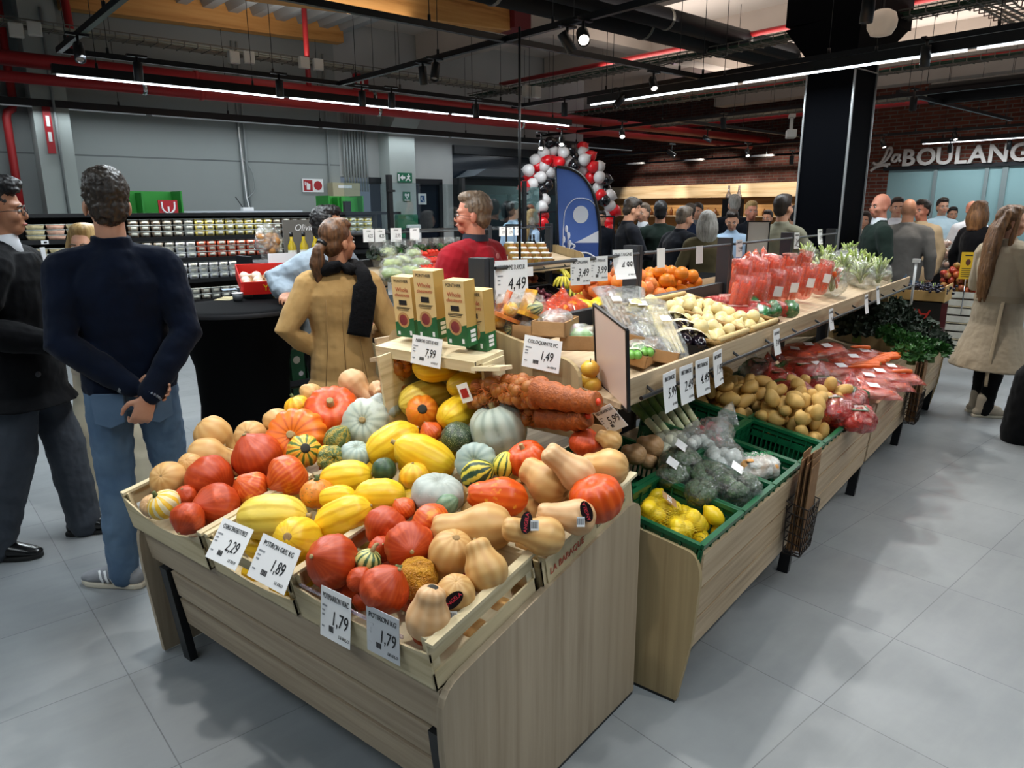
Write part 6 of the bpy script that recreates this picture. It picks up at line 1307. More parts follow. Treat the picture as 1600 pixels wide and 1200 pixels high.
# ---- price cards on the long stand
hangx(846, 553, 2.04, .165, .115, 'COLOQUINTE PC', '1,49', 'white price card COLOQUINTE 1,49 on the end board', .12, -.05, sub='LA PIECE')
cardpx((925, 644), (953, 631), (953, 677), onx, 1.93, 'NET OIGNON 1KG', '5,99', 'white price card 5,99 tilted below the framed sign', sub='')
for x, y, pr, yw, lb in ((1046, 611, '5,99', .05, 'first of four under the upper tray, 5,99'), (1072, 600, '2,49', 0, 'second of four under the upper tray'), (1097, 589, '4,49', -.05, 'third of four under the upper tray, 4,49'), (1121, 575, '1,99', .1, 'last of four under the upper tray, tilted')):
 hang(x, y, 1.15, .112, .145, 'FINES TRANCHES', pr, 'white price card, '+lb, .05, yw, curl=.01)
for x, y, pr, lb in ((1213, 534, '3,49', 'white price card hanging alone under the middle of the upper tray'), (1298, 499, '2,49', 'white price card under the upper tray by the kale'), (1353, 475, '', 'white price card under the upper tray, second from the far end'), (1371, 461, '', 'white price card under the upper tray at the far end')):
 hang(x, y, 1.15, .085, .125, 'LEGUMES', pr, lb, .05, 0, curl=.012, small=True)
for x, y, w, pr, tt, lb, cu in ((800, 440, .15, '4,49', 'MINI POMMES D.AMOUR', 'white price card 4,49 on the first rail, in front', .0), (782, 440, .13, '', '', 'white price card behind the 4,49 card, turned away', .0), (907, 424, .108, '3,49', 'BIO GINGEMBRE', 'white price card 3,49 at the right end of the first rail', .0), (936, 420, .102, '3,99', 'BIO PANAIS', 'white price card 3,99 right of the 3,49 card', .0), (973, 413, .125, '4,99', 'CHATAIGNE', 'white price card curled up at the second post', .03), (1033, 403, .075, '', '', 'blank white price card left of two above the oranges', .0), (1093, 398, .075, '', '', 'blank white price card right of two above the oranges', .0), (1155, 388, .08, '2,99', 'CAROTTE', 'white price card above the carrot sleeves', .0), (1245, 376, .09, '2,49', 'SALADE', 'white price card above the salad bags, left', .0), (1281, 370, .09, '1,99', 'CELERI', 'white price card above the salad bags, right', .01)):
 hang(x, y, 1.79 if x != 782 else 1.86, w, w*1.12 if w > .1 else w*1.35, tt, pr, lb, .05, -.35 if w > .1 else -.1, curl=cu, small=w < .09)
for x, y, lb in ((1316, 396, 'clear card holder clipped on the far end board, left'), (1360, 411, 'clear card holder clipped on the far end board, right')):
 p = onx(x, y, 6.9); o = MB().box(-.06, .06, -.003, .003, -.03, .03).build('card_holder', filmm('holder_film', 'e8eaea', .6), loc=p, smooth=False); o.rotation_euler = (.6, 0, PI/2-.2); tag(o, lb, 'card holder')
# ---------------------------------------------------------------- second produce stand (left), dairy wall, bar table
gondola('produce_stand', 3.9, 3, 5.38, 'second oak produce stand behind the red jacket man, salads and tomatoes on its upper tray')
Y2 = 5.38-1.85
def up2(px, py, dz=0): d = ray(px, py); return CAM+d*((1.14-(1.2+Y2)*.2+dz-HC)/(d.z-.2*d.y))
def low2(px, py, dz=0): d = ray(px, py); return CAM+d*((.62-(.92+Y2)*.16+dz-HC)/(d.z-.16*d.y))
zs = lambda y: .57+.45*(y-Y2-.92)
z2 = lambda y: .60+.16*(y-Y2-.92)
u2 = lambda y: 1.07+.2*(y-Y2-1.2)
BLKC = P('black_crate_plastic', '14161a', .45)
for i, (x0, x1) in enumerate([(a+.6, b+.6) for a, b in ((3.4, 3.85), (3.9, 4.4), (4.45, 4.95), (5.0, 5.5), (5.55, 6.1), (6.15, 6.7), (6.75, 7.3))]):
 gcrate(x0-(.55 if i == 5 else 0), x1-(.55 if i == 5 else .5 if i == 6 else 0), Y2+(.91 if i != 5 else 1.38), Y2+(1.35 if i != 5 else 1.7), 'black crate on the lower tier of the second stand, holding '+('avocados at its left end', 'pears', 'green apples', 'limes', 'plums', 'peaches', 'bananas')[i],   .14, .64 if i < 3 else .70 if i != 5 else .90, .16 if i < 3 else .45, mat=BLKC, group='black fruit crates on the second stand')
AVO = P('avocado_skin', '4c5a24', .4, var=(10, '8a8a3a', .6)); PEAR = P('pear_skin', '9a9448', .45, var=(8, '7a7a34', .6)); LIM = P('lime_skin', '6f9a34', .4, var=(8, '8fb04a', .5)); PLUM = P('plum_skin', '6b2436', .35, var=(8, '8f4a52', .6)); PEAC = P('peach_skin', 'a8453a', .5, var=(5, 'd08a4a', .7)); BANA = P('banana_skin', 'd9c53a', .45, var=(7, 'a9b13c', .6))
pr_ = lambda nm, r, m, e=1: [proto(nm, lumpy((r, r, r*e), 3, .05, 14, 10), m)]
packed(pr_('avocado', .036, AVO, 1.25), 4.02, 4.44, Y2+.92, Y2+1.33, lambda y: z2(y)-.05, .037, 34, 2, 'green brown fruit in the first black crate of the second stand', 'fruit', 'fruit in the first black crate', seed=21)
packed(pr_('pear', .036, PEAR, 1.3), 4.52, 4.98, Y2+.92, Y2+1.33, lambda y: z2(y)-.05, .037, 30, 2, 'dull green pear in the second black crate of the second stand', 'pear', 'pears in the second black crate', seed=22)
packed(pr_('apple', .037, LIM), 5.07, 5.53, Y2+.92, Y2+1.33, lambda y: z2(y)-.05, .037, 30, 2, 'green apple in the third black crate of the second stand', 'apple', 'apples in the third black crate', seed=23)
packed(pr_('lime', .03, LIM, 1.15), 5.62, 6.08, Y2+.92, Y2+1.33, lambda y: zs(y), .031, 40, 2, 'green lime in the fourth black crate of the second stand', 'lime', 'limes in the fourth black crate', seed=24)
packed(pr_('plum', .03, PLUM, 1.1), 6.17, 6.68, Y2+.92, Y2+1.33, lambda y: zs(y), .031, 60, 2, 'dark plum in the fifth black crate of the second stand', 'plum', 'plums in the fifth black crate', seed=25)
packed(pr_('peach', .036, PEAC), 6.22, 6.73, Y2+1.39, Y2+1.69, lambda y: zs(y)+.02, .037, 40, 2, 'red peach in the sixth black crate of the second stand', 'peach', 'peaches in the sixth black crate', seed=26)
def banana_hand(p, rz, label, n=5):
 o = empty('banana_bunch', p, rz, label, 'bananas', 'banana bunches')
 for i in range(n):
  a = (i-(n-1)/2)*.28; ca, sa = math.cos(a), math.sin(a); pts = [(0, 0, .06), (.03*ca, .03*sa, .045), (.08*ca, .08*sa, .045), (.13*ca, .13*sa, .015), (.16*ca, .16*sa, -.03), (.165*ca, .165*sa, -.045)]
  MB().tube(spl(pts, 3), [.006, .008, .012, .016, .018, .019, .019, .0185, .018, .0175, .017, .016, .014, .011, .008, .005], 8).build('banana', BANA, o)
 MB().tube([(0, 0, .075), (0, 0, .05)], [.012, .02], 8).build('crown', P('banana_crown', '6b6030', .7), o); return o
for i, (x, y) in enumerate(((868, 428), (885, 420), (900, 425), (880, 440), (905, 445), (920, 450), (895, 455), (915, 462), (930, 458))):
 d = ray(x, y); banana_hand(CAM+d*((.80-.45*(Y2+.92)-HC)/(d.z-.45*d.y)), R.uniform(2.5, 5.5), 'yellow green banana bunch at the right of the second stand, %s' % ('leftmost', 'highest', 'upper right', 'left in the middle', 'centre', 'right of the centre', 'lower left', 'lowest', 'far right')[i])
# upper tray of the second stand: salads, herbs, tomatoes, punnets
REDT = P('red_tray', 'c8281e', .4)
for i, (x, y, lb, m) in enumerate(((614, 413, 'film bag of spring onions at the left of the second stand', SALM), (606, 395, 'film bag of salad behind the spring onions', LETT), (630, 408, 'film bag of white chicory in the middle of the second stand', LETT), (645, 398, 'film bag of radishes with pale leaves next to the tomato trays', LETT), (612, 428, 'film bag of mixed leaves at the tray lip, left', SALM), (640, 425, 'film bag of mixed leaves at the tray lip, right', SALM), (655, 412, 'film bag of bulbs beside the red trays', LETT))):
 p = up2(x, y, .06); o = empty('salad_bag', p, .4*i, lb, 'bag', 'film bags on the second stand'); lumpy((.1, .07, .05), i, .35, 18, 12, 4).build('leaves', m, o)['kind'] = 'stuff'; lumpy((.125, .09, .07), i+3, .25, 20, 14, 4).build('film', CLEARB, o)
for i, (x, y) in enumerate(((590, 375), (612, 370), (632, 378), (655, 372), (672, 376), (690, 372), (706, 376))):
 p = ony(x, y, Y2+1.72); o = bunch(Vector((p.x, p.y, u2(p.y)+.1)), .07, PARS if i % 2 else KALE, 'potted herb in clear sleeve, %s from the left, rear of the second stand' % ('first', 'second', 'third', 'fourth', 'fifth', 'sixth', 'seventh')[i], 300+i, 50, 'potted_herb', 'herbs', 'potted herbs on the second stand', .06); MB().lathe([(.05, -.1), (.07, 0), (.085, .1), (.09, .14)], 14, cap=False).build('sleeve', CLEAR, o)
for i, (x, y) in enumerate(((655, 402), (672, 398), (690, 396), (660, 415), (678, 412), (695, 410), (668, 425), (688, 422))):
 p = up2(x, y, .02); o = ktray(p, .17, .11, .035, 'red tray of tomatoes on the second stand, %s' % ('rear left', 'rear middle', 'rear right', 'middle left', 'middle', 'middle right', 'front left', 'front right')[i], .1, REDT, 'tomato_tray', 'tray', 'red tomato trays', .2)
 for k in range(6): MB().ell((-.055+.055*(k % 3), -.026+.052*(k//3), .035), .026, 12, 8).build('tomato', TOM, o)
PUN = P('punnet_fruit', 'c9a85a', .4, var=(14, '8a4a30', .8))
for i in range(16):
 x, y = 796+(i % 4)*16+(i//4)*4, 385+(i//4)*8; p = up2(x, y, .06); o = empty('punnet', p, 0, 'clear lidded punnet on the second stand beside the red jacket, row %s, place %s' % (('rear', 'second', 'third', 'front')[i//4], ('first', 'second', 'third', 'fourth')[i % 4]), 'punnet', 'clear punnets')
 MB().prism([(-.05, -.04, -.03), (.05, -.04, -.03), (.055, -.05, .03), (-.055, -.05, .03)], (0, .09, 0)).build('contents', PUN, o, smooth=False); MB().lathe([(.05, .03), (.052, .045), (.04, .05), (.001, .05)], 12).build('lid', P('clear_lid', 'dfe3e0', .2), o)
for x, y, w, pr, lb in ((576, 368, .12, '4,25', 'price card 4,25 on the glass rail, left one of a pair'), (594, 368, .12, '4,25', 'price card 4,25 on the glass rail, right one of a pair'), (619, 367, .13, '3,95', 'pinkish price card 3,95 on the glass rail'), (648, 366, .12, '', 'pinkish price card without number on the glass rail'), (785, 362, .1, '3,95', 'white price card left of three behind the red jacket'), (797, 362, .1, '2,95', 'white price card middle of three behind the red jacket'), (809, 361, .1, '3,75', 'white price card right of three behind the red jacket')):
 hang(x, y, Y2+1.79, w, w*1.0, 'OFFRE', pr, lb, 0, -.1, small=True)
for x, y, pr, lb in ((615, 450, '2,79', 'white price card 2,79 under the tray of the second stand'), (638, 447, '3,99', 'white price card right of the 2,79 card, reading 3,99, second stand'), (680, 438, '', 'white price card under the tray left of the red jacket')):
 hang(x, y, Y2+1.15, .12, .11, 'FRUITS', pr, lb, .05, -.1, small=True)
hang(828, 424, Y2+1.15, .1, .1, '', '', 'small white price card under the tray beside the bananas', .05, -.1, small=True)
o = empty('glass_screen', (4.4, Y2+1.93, 1.5), 0, 'clear glass screen with black posts along the second produce stand', 'glass screen')
MB().box(0, 3.0, -.004, .004, 0, .45).build('pane', PANE, o, smooth=False); MB().box(0, 3.0, -.006, .006, -.02, 0).build('rail', CHROME, o, smooth=False)
for x in (.55, 1.6, 2.7): MB().box(x-.025, x+.025, -.02, .02, -.4, .52).box(x-.05, x+.05, -.03, -.02, .36, .38).build('post', BLACK, o, smooth=False)
# end cap shelf with green cartons, oils and a cracker bag
EC = empty('end_shelf', (3.38, 4.85, 0), -.12, 'black steel shelf rack with green cartons and oil bottles beside the bar table', 'shelf rack')
for z in (.12, .42, .74, 1.06, 1.32): MB().box(-.35, .35, -.22, .22, z-.02, z).build('shelf', BLACKM, EC, smooth=False); MB().box(-.35, .35, -.235, -.22, z-.035, z+.005).build('shelf_edge', ANTHR, EC, smooth=False)
for x in (-.36, .34): MB().box(x, x+.02, -.02, .22, 0, 1.36).build('upright', BLACKM, EC, smooth=False); MB().box(x, x+.02, -.22, -.2, 0, 1.3).build('front_upright', BLACKM, EC, smooth=False)
ecw = lambda x, y, z: Vector((3.38+x*math.cos(.12)+y*math.sin(.12), 4.85-x*math.sin(.12)+y*math.cos(.12), z))
GCT = P('green_carton', '1d5a38', .4, var=(12, '2c6e46', .6)); WBL = P('flower_white', 'e8e6d2', .5)
for r_, z in enumerate((.12, .42, .74)):
 for i in range(5):
  o = empty('green_carton', ecw(-.27+i*.13, -.14, z), -.12, 'green carton with white flower on the rack, %s shelf, %s' % (('bottom', 'middle', 'upper')[r_], ('first', 'second', 'third', 'fourth', 'fifth')[i]), 'carton', 'green cartons on the rack'); MB().box(-.055, .055, -.07, .07, 0, .24).build('body', GCT, o, smooth=False)
  MB().prism([(a-.01, -.071, b+.16) for a, b in disc(0, 0, .03, 10)], (0, -.001, 0)).build('flower_picture', WBL, o, smooth=False); MB().prism([(a+.02, -.071, b+.05) for a, b in disc(0, 0, .02, 10)], (0, -.001, 0)).build('cup_picture', PAPER, o, smooth=False)
OIL = P('olive_oil', 'b39a1c', .15, coat=.3); OLBL = P('bottle_label', 'e4e2d6', .5)
for i in range(12):
 up_ = i >= 6; k = i % 6
 if up_ and k < 2: continue
 o = empty('oil_bottle', ecw(-.27+k*.1, -.12, 1.06 if not up_ else 1.32), -.12, 'yellow oil bottle on the rack, %s row, %s' % ('upper' if up_ else 'lower', ('first', 'second', 'third', 'fourth', 'fifth', 'sixth')[k]), 'bottle', 'oil bottles on the rack'); MB().lathe([(.03, 0), (.032, .01), (.032, .11), (.012, .155), (.012, .2), (.001, .2)], 12).build('glass', OIL, o); MB().lathe([(.0325, .02), (.0325, .08)], 12, cap=False).build('label', OLBL, o); MB().lathe([(.014, .18), (.014, .21), (.001, .21)], 10).build('cap', BLACK, o)
o = empty('chalk_sign', ecw(.12, -.02, 1.36), -.12, 'grey framed board standing on top of the rack behind the bottles', 'sign'); MB().box(-.2, .22, 0, .01, -.03, .26).build('board', P('slate_board', '6a6762', .7), o, smooth=False); text('board_text', 'Oliviers', .07, PAPER, o, mxf((1, 0, 0), (0, 0, 1), (0, -1, 0), (0, -.003, .2)), .0006, .3)
bag(ecw(-.24, -.1, 1.46), (.11, .07, .13), 'clear bag of brown crackers with white label on top of the rack', CLEARB, P('cracker', 'a8743c', .7), 90, 0, neck=False, inner_r=.03, n_in=26)
o = MB().box(-.11, .11, -.005, .005, -.035, .035).build('shelf_card', PAPER, loc=ecw(-.22, -.25, 1.355), rz=-.12, smooth=False); tag(o, 'white shelf card below the cracker bag on the rack', 'card')
# tomato/garlic box in red
p = atd(422, 444, 5.0)
o = empty('red_box', p, .1, 'red cardboard tray of pale garlic bulbs tilted towards the table', 'box'); o.rotation_euler = (.3, 0, -.45)
RBX = P('red_carton', 'c8201a', .45)
for q in ((-.2, .2, -.16, .16, 0, .006), (-.2, .2, -.166, -.16, 0, .09), (-.2, .2, .16, .166, 0, .09), (-.206, -.2, -.166, .166, 0, .09), (.2, .206, -.166, .166, 0, .09)): MB().box(*q).build('panel', RBX if q[4] == 0 and q[5] > .05 else KRAFT, o, smooth=False)
text('box_text', 'YAMI', .06, P('box_yellow', 'e8b81c', .5), o, mxf((1, 0, 0), (0, 0, 1), (0, -1, 0), (0, -.168, .045)), .0006)
gar = [proto('garlic_bulb', MB().lathe([(.001, -.024), (.02, -.022), (.03, 0), (.022, .018), (.007, .03), (.004, .045), (.001, .046)], 12), P('garlic_skin', 'ecdcc8', .5, var=(30, 'e4c4b0', .5)))]
for i in range(14): q = o.matrix_basis if False else Matrix.Translation(p) @ Matrix.Rotation(-.45, 4, 'Z') @ Matrix.Rotation(.3, 4, 'X') @ Vector((-.16+.08*(i % 5), -.1+.08*(i//5), .04)); scatter(gar[0], q, rr_(), 1.15, 'pale garlic bulb in the tilted red tray', 'garlic', 'garlic in the red tray')
o = empty('box_stand', p+Vector((0, .05, 0)), .1, 'dark stand carrying the red tray beside the bar table', 'stand'); MB().box(-.2, .2, -.15, .2, -p.z, -p.z+.03).box(-.03, .03, -.03, .03, -p.z+.02, -.06).box(-.19, .19, -.1, .1, -.08, -.05).build('frame', BLACKM, o, smooth=False)
# bar table in a stretch cover
BT = Vector((2.46, 4.15, 0)); FAB = P('black_stretch_cloth', '030406', .85, spec=.08)
o = MB().lathe([(.33, 0), (.335, .02), (.30, .25), (.275, .5), (.285, .75), (.34, .95), (.405, 1.075), (.415, 1.1), (.41, 1.112), (.3, 1.114), (.001, 1.114)], 48, lambda q, a, t: Vector((q.x*(1+.06*math.cos(4*a)*max(0, 1-t*1.6)), q.y*(1+.06*math.cos(4*a)*max(0, 1-t*1.6)), q.z))).build('bar_table', FAB, loc=BT); tag(o, 'round bar table under a black stretch cover, cups on top', 'table')
MB().lathe([(.412, 1.085), (.418, 1.098), (.412, 1.112)], 48, cap=False).build('cover_hem', P('hem_black', '14161b', .7), o)
def ont(px, py): d = ray(px, py); return CAM+d*((1.116-HC)/d.z)
o = empty('paper_cup', ont(372, 470), 0, 'small grey paper cup with white rim on the bar table', 'cup'); MB().lathe([(.028, 0), (.036, .05), (.034, .05), (.027, .004), (.001, .004)], 20).build('cup', P('cup_grey', '4c5054', .5), o); MB().lathe([(.034, .048), (.038, .05), (.034, .053)], 20).build('rim', PAPER, o)
o = empty('paper_cup', ont(379, 460), 0, 'second grey paper cup behind the first on the bar table', 'cup'); MB().lathe([(.028, 0), (.036, .05), (.034, .05), (.027, .004), (.001, .004)], 20).build('cup', P('cup_grey', '4c5054', .5), o); MB().lathe([(.034, .048), (.038, .05), (.034, .053)], 20).build('rim', PAPER, o)
for i in range(6): q = MB().box(-.055, .055, -.007, .007, 0, .0016).build('wooden_spatula', P('birch', 'd9cda0', .6), loc=ont(347+i*3, 469-i*.6)+Vector((0, 0, .0018*i)), rz=-.85+.12*(i % 3-1), smooth=False); tag(q, 'pale wooden tasting stick in the pile on the bar table', 'stick', 'tasting sticks')
o = MB().box(-.07, .07, -.05, .05, 0, .002).build('leaflet', P('leaflet_blue', '8fa6c4', .4, var=(18, 'd4dce4', .7)), loc=ont(362, 452), rz=-.4, smooth=False); tag(o, 'blue and white leaflet on the far side of the bar table', 'leaflet')
o = MB().box(-.10, .10, -.07, .07, 0, .012).build('laptop', P('dark_grey_case', '2a2c30', .4), loc=ont(392, 449), rz=-.7, smooth=False); tag(o, 'dark flat device on the far edge of the bar table', 'device')
# ---- dairy wall: black multideck shelves full of tubs
DX0, DX1, DY = -2.2, 6.0, 9.38
o = empty('dairy_shelf', B(0, DY, 0), RB, 'long black refrigerated shelf wall stacked with clear tubs along the grey wall', 'shelf unit')
MB().box(DX0, DX1, .72, .8, 0, 1.62).build('back_panel', P('shelf_back', '2a2b2c', .6), o, smooth=False); MB().box(DX0, DX1, 0, .8, .0, .14).build('base', BLACKM, o, smooth=False); MB().box(DX0, DX1, -.02, .8, .14, .2).build('base_shelf', ANTHR, o, smooth=False)
ZS = (.2, .60, .86, 1.12, 1.38)
for z in ZS[1:]: MB().box(DX0, DX1, .02, .75, z-.03, z).build('shelf', BLACKM, o, smooth=False); MB().box(DX0, DX1, .0, .02, z-.045, z+.004).build('shelf_edge', BLACK, o, smooth=False)
MB().box(DX0, DX1, .02, .8, 1.62, 1.66).build('top_rail', BLACK, o, smooth=False)
for x in (1.35, 2.6, 3.85, 5.1): MB().box(x-.015, x+.015, .7, .74, .2, 1.62).build('upright', BLACKM, o, smooth=False)
TUBC = [P('tub_%s' % n, c, .35, var=(30, c2, .7)) for n, c, c2 in (('pink', 'd8a08c', 'e8c0a4'), ('cream', 'd9cba0', 'b8a880'), ('brown', '4a3a30', '8a7a68'), ('dark', '3a332c', 'a09484'), ('olive', '8a7c3a', 'c8b860'), ('yellow', 'c9b048', 'e0d080'), ('red', 'b8422e', 'd8785a'), ('white', 'd4d4d4', 'a4a8b8'), ('grey', '9a9a94', '5a5a58'))]
tubp = {}
def tubproto(m, wide):
 k = (m.name, wide)
 if k not in tubp:
  w, d, h = (.085, .06, .055) if wide else (.053, .045, .07)
  me = MB(); me.add([(-w*.85, -d*.85, 0), (w*.85, -d*.85, 0), (w*.85, d*.85, 0), (-w*.85, d*.85, 0), (-w, -d, h*.86), (w, -d, h*.86), (w, d, h*.86), (-w, d, h*.86)], [(0, 3, 2, 1), (0, 1, 5, 4), (1, 2, 6, 5), (2, 3, 7, 6), (3, 0, 4, 7), (4, 5, 6, 7)])
  lid = MB().box(-w-.004, w+.004, -d-.004, d+.004, h*.86, h*.98); lab = MB().box(-w*.6, w*.6, -d-.003, -d+.004, h*.25, h*.75)
  tubp[k] = proto('food_tub', me, m, [('lid', lid, P('tub_lid', 'a4aaa7', .3))]+([('label', lab, P('tub_label', 'b4b4a8', .5))] if not wide else []))
 return tubp[k]
lay = [(1.38, 3, .072), (1.12, 3, .072), (.86, 3, .072), (.60, 2, .072)]
cols = [[2, 2, 2, 3, 3, 8, 5, 5, 4, 4, 4, 5, 4, 4], [3, 3, 3, 8, 7, 7, 6, 6, 6, 6, 6, 6, 6, 6], [8, 8, 8, 8, 7, 7, 7, 7, 7, 7, 8, 8, 3, 3], [8, 7, 8, 8, 2, 8, 3, 8, 8, 3, 8, 8, 8, 8]]
ordn = ('top', 'second', 'third', 'fourth')
for r_, (z, n, st) in enumerate(lay):
 xs = []
 for i in range(5): xs.append((1.36+i*.19, True, 0 if (i in (1, 3, 4) and r_ == 0) else (1 if r_ < 2 else 2)))
 for i in range(26 if r_ == 0 else 18 if r_ < 3 else 12): xs.append((2.34+i*.125, False, cols[r_][i % 14]))
 for (x, wide, c) in xs:
  pr = tubproto(TUBC[c], wide)
  for k in range(n):
   if wide: zz = z+k*.057
   else: zz = z+k*st
   q = dup(pr, B(x, DY+.09+R.uniform(0, .01), zz), (0, 0, RB+R.uniform(-.05, .05)), None, ('%s clear tub in a stack on the %s dairy shelf' % (TUBC[c].name[4:], ordn[r_])) , 'stacked tubs on the dairy shelves')
   q['category'] = 'tub'; q['label'] = '%s %s clear tub on the %s shelf of the dairy wall, stack of three' % (TUBC[c].name[4:], 'wide' if wide else 'small', ordn[r_])
for x, z in ((1.42, 1.36), (1.8, 1.36), (1.5, .58)):
 q = MB().box(-.035, .035, -.004, .004, -.02, .02).build('shelf_label', PAPER, loc=B(x, DY-.008, z), rz=RB, smooth=False); tag(q, 'small white electronic shelf label on the dairy shelf edge at the left', 'label', 'dairy shelf labels'); MB().box(-.01, .02, -.0055, -.004, -.012, .008).build('digits', INK, q, smooth=False)
# behind the dairy wall: freezer top and green cartons
o = empty('freezer_cabinet', B(4.2, 11.0, 0), RB, 'white glass fronted freezer top showing above the dairy shelves', 'freezer')
MB().box(-.95, .85, -.3, .35, 0, 1.68).box(-.95, .85, -.32, -.3, 1.62, 1.68).build('case', P('freezer_white', 'c3cad3', .4), o, smooth=False); MB().box(-.9, -.06, -.32, -.31, 1.3, 1.61).build('door', P('freezer_glass', 'a9b6c4', .15), o, smooth=False); MB().box(-.02, .8, -.32, -.31, 1.3, 1.61).build('door', P('freezer_glass', 'a9b6c4', .15), o, smooth=False)
MB().box(-1.2, -.95, -.3, .35, 0, 1.66).build('side_case', P('freezer_grey', '5f6468', .5), o, smooth=False)
o = empty('aerial', B(4.3, 11.0, 1.68), RB, 'small white router with black aerials on top of the freezer', 'router'); MB().box(-.06, .1, -.05, .05, 0, .05).build('case', PAPER, o, smooth=False); MB().tube([(-.04, 0, .04), (-.14, 0, .2)], .007, 6).build('aerial', BLACK, o); MB().tube([(.07, .04, .05), (.05, .06, .2), (.03, .08, 1.2)], .01, 6).build('cable', PAPER, o)
GB = P('bright_green_carton', '2f9a35', .5)
for x0, x1, z1, lb in ((2.35, 3.22, 1.94, 'bright green cardboard carton with a red square logo on the dairy shelf top'), (5.35, 5.95, 1.90, 'bright green open carton at the right on the dairy shelf top')):
 o = empty('green_box', B((x0+x1)/2, 10.6, 1.3), RB, lb, 'box'); w = (x1-x0)/2
 MB().box(-w, w, .2, .22, 0, z1-1.3).build('back_flap', GB, o, smooth=False); MB().box(-w, -w+.02, -.2, .2, 0, z1-1.3).box(-w*.1, -w*.1+.02, -.1, .2, 0, z1-1.32).box(w-.02, w, -.2, .2, 0, z1-1.3).build('side_flap', P('mid_green_carton', '278a30', .5), o, smooth=False)
 if x0 < 3:
  MB().box(.12, .36, -.22, -.2, .28, .52).build('red_logo', REDS, o, smooth=False); MB().tube(spl([(.16, -.225, .5), (.17, -.225, .4), (.24, -.225, .35), (.31, -.225, .4), (.32, -.225, .5)], 5), .012, 6).tube([(.24, -.225, .35), (.24, -.225, .44)], .012, 6).build('logo_mark', PAPER, o)
 else: MB().box(.02, .16, -.05, -.04, .36, .52).build('dark_opening', INK, o, smooth=False); MB().box(-.06, w-.02, -.04, -.03, .2, z1-1.32).build('inner_flap', GB, o, smooth=False)
o = empty('defibrillator_case', B(7.4, 11.42, 1.28), RB, 'green and white defibrillator case with a red heart on the pillar', 'case'); MB().box(-.22, .22, -.06, .06, -.1, .32).build('green_back', GRN, o, smooth=False, bevel=.02); MB().box(-.06, .24, -.12, -.06, -.18, .14).build('white_case', PAPER, o, smooth=False, bevel=.02); MB().prism([(.09+a*1.1, -.122, -.02+b*1.1) for a, b in ((0, -.05), (-.06, .02), (-.055, .05), (-.025, .06), (0, .035), (.025, .06), (.055, .05), (.06, .02))], (0, -.002, 0)).build('heart', REDS, o, smooth=False)
# ---------------------------------------------------------------- people
def rotm(pivot, yaw, pitch=0, roll=0):
 return Matrix.Translation(pivot) @ Matrix.Rotation(yaw, 4, 'Z') @ Matrix.Rotation(pitch, 4, 'X') @ Matrix.Rotation(roll, 4, 'Y') @ Matrix.Translation(-Vector(pivot))
def hand(mb, w, d, pn, lat, curl=.35, s=1.0, hi=True, spread=.0):
 """palm, four unequal bent fingers and an opposed thumb; lat points to the thumb side"""
 w = Vector(w); d = Vector(d).normalized(); pn = Vector(pn); pn = (pn-d*pn.dot(d)).normalized(); lat = Vector(lat); lat = (lat-d*lat.dot(d)-pn*lat.dot(pn)).normalized(); f = 1.0 if hi else 1.15
 mb.chain([w-d*.03*s, w+d*.03*s, w+d*.075*s], [(.026*s, .02*s), (.039*s, .017*s), (.04*s, .014*s)], 12, lat)
 for i, (o_, L) in enumerate(((.031, .072), (.0105, .082), (-.0105, .076), (-.031, .06))):
  p = w+d*.078*s+lat*o_*s; a = curl*(1+.12*i); dd = d+lat*spread*o_*10; pts = [p-d*.02*s, p]
  for k in range(3):
   dd = (Matrix.Rotation(a*(1.15 if k else .8), 3, d.cross(pn).normalized()) @ dd).normalized(); p = p+dd*(L*(.44, .32, .24)[k])*s; pts.append(p.copy())
  mb.chain(pts, [.0095*s*f, .0092*s*f, .0086*s*f, .0078*s*f, .0066*s*f], 8)
 t0 = w+d*.012*s+lat*.022*s; t1 = t0+(d*.5+lat*.75+pn*.35).normalized()*.042*s; t2 = t1+(d*.85+lat*.25+pn*.4).normalized()*.032*s; t3 = t2+(d*.9-lat*.1*curl+pn*.35).normalized()*.026*s
 mb.chain([t0, t1, t2, t3], [.013*s*f, .0115*s*f, .0098*s*f, .0075*s*f], 8)
TOR = [(.80, .135, .10), (.90, .165, .118), (1.0, .155, .108), (1.10, .148, .104), (1.22, .166, .115), (1.32, .172, .118), (1.385, .135, .10), (1.44, .085, .076)]
EYEW = P('eye_white', 'e9e6e0', .25); EYED = P('eye_iris', '2a1c14', .2); LIP = P('lip', 'a8584c', .5); BROW = P('brow_hair', '3a2a20', .8)
HAIRC = {}
def hairm(name, a, b):
 if name in MATS: return MATS[name]
 s = NT(name); co = s.coord(scale=(60, 60, 7)); n = s.noise(co, 1.0, 4); c = s.ramp(n, [(.3, a), (.7, b)]); s.link(c, s.p.inputs['Base Color']); s.p.inputs['Roughness'].default_value = .45; s.bump(n, .8, .006); MATS[name] = s.m; return s.m
HB = hairm('hair_dark_brown', '1a120d', '33251c'); HBK = hairm('hair_black', '0c0b0c', '1e1b1c'); HG = hairm('hair_grey_brown', '4a3d33', '7d6d5e'); HBL = hairm('hair_blonde', '8a6a3e', 'c9a86c'); HLB = hairm('hair_light_brown', '4d3320', '94683f'); HGR = hairm('hair_grey', '7a756e', 'b0aba4'); HRD = hairm('hair_sandy', '55463a', '86715c'); HSH = hairm('hair_short_brown', '1c1612', '43372c')
def cloth(name, a, b=None, sc=5, rough=.85, sheen=.15, bump=(60, .25, .004)):
 return P(name, a, rough, var=(sc, b or a, .6), bump=bump, sheen=sheen*.4, spec=.15)
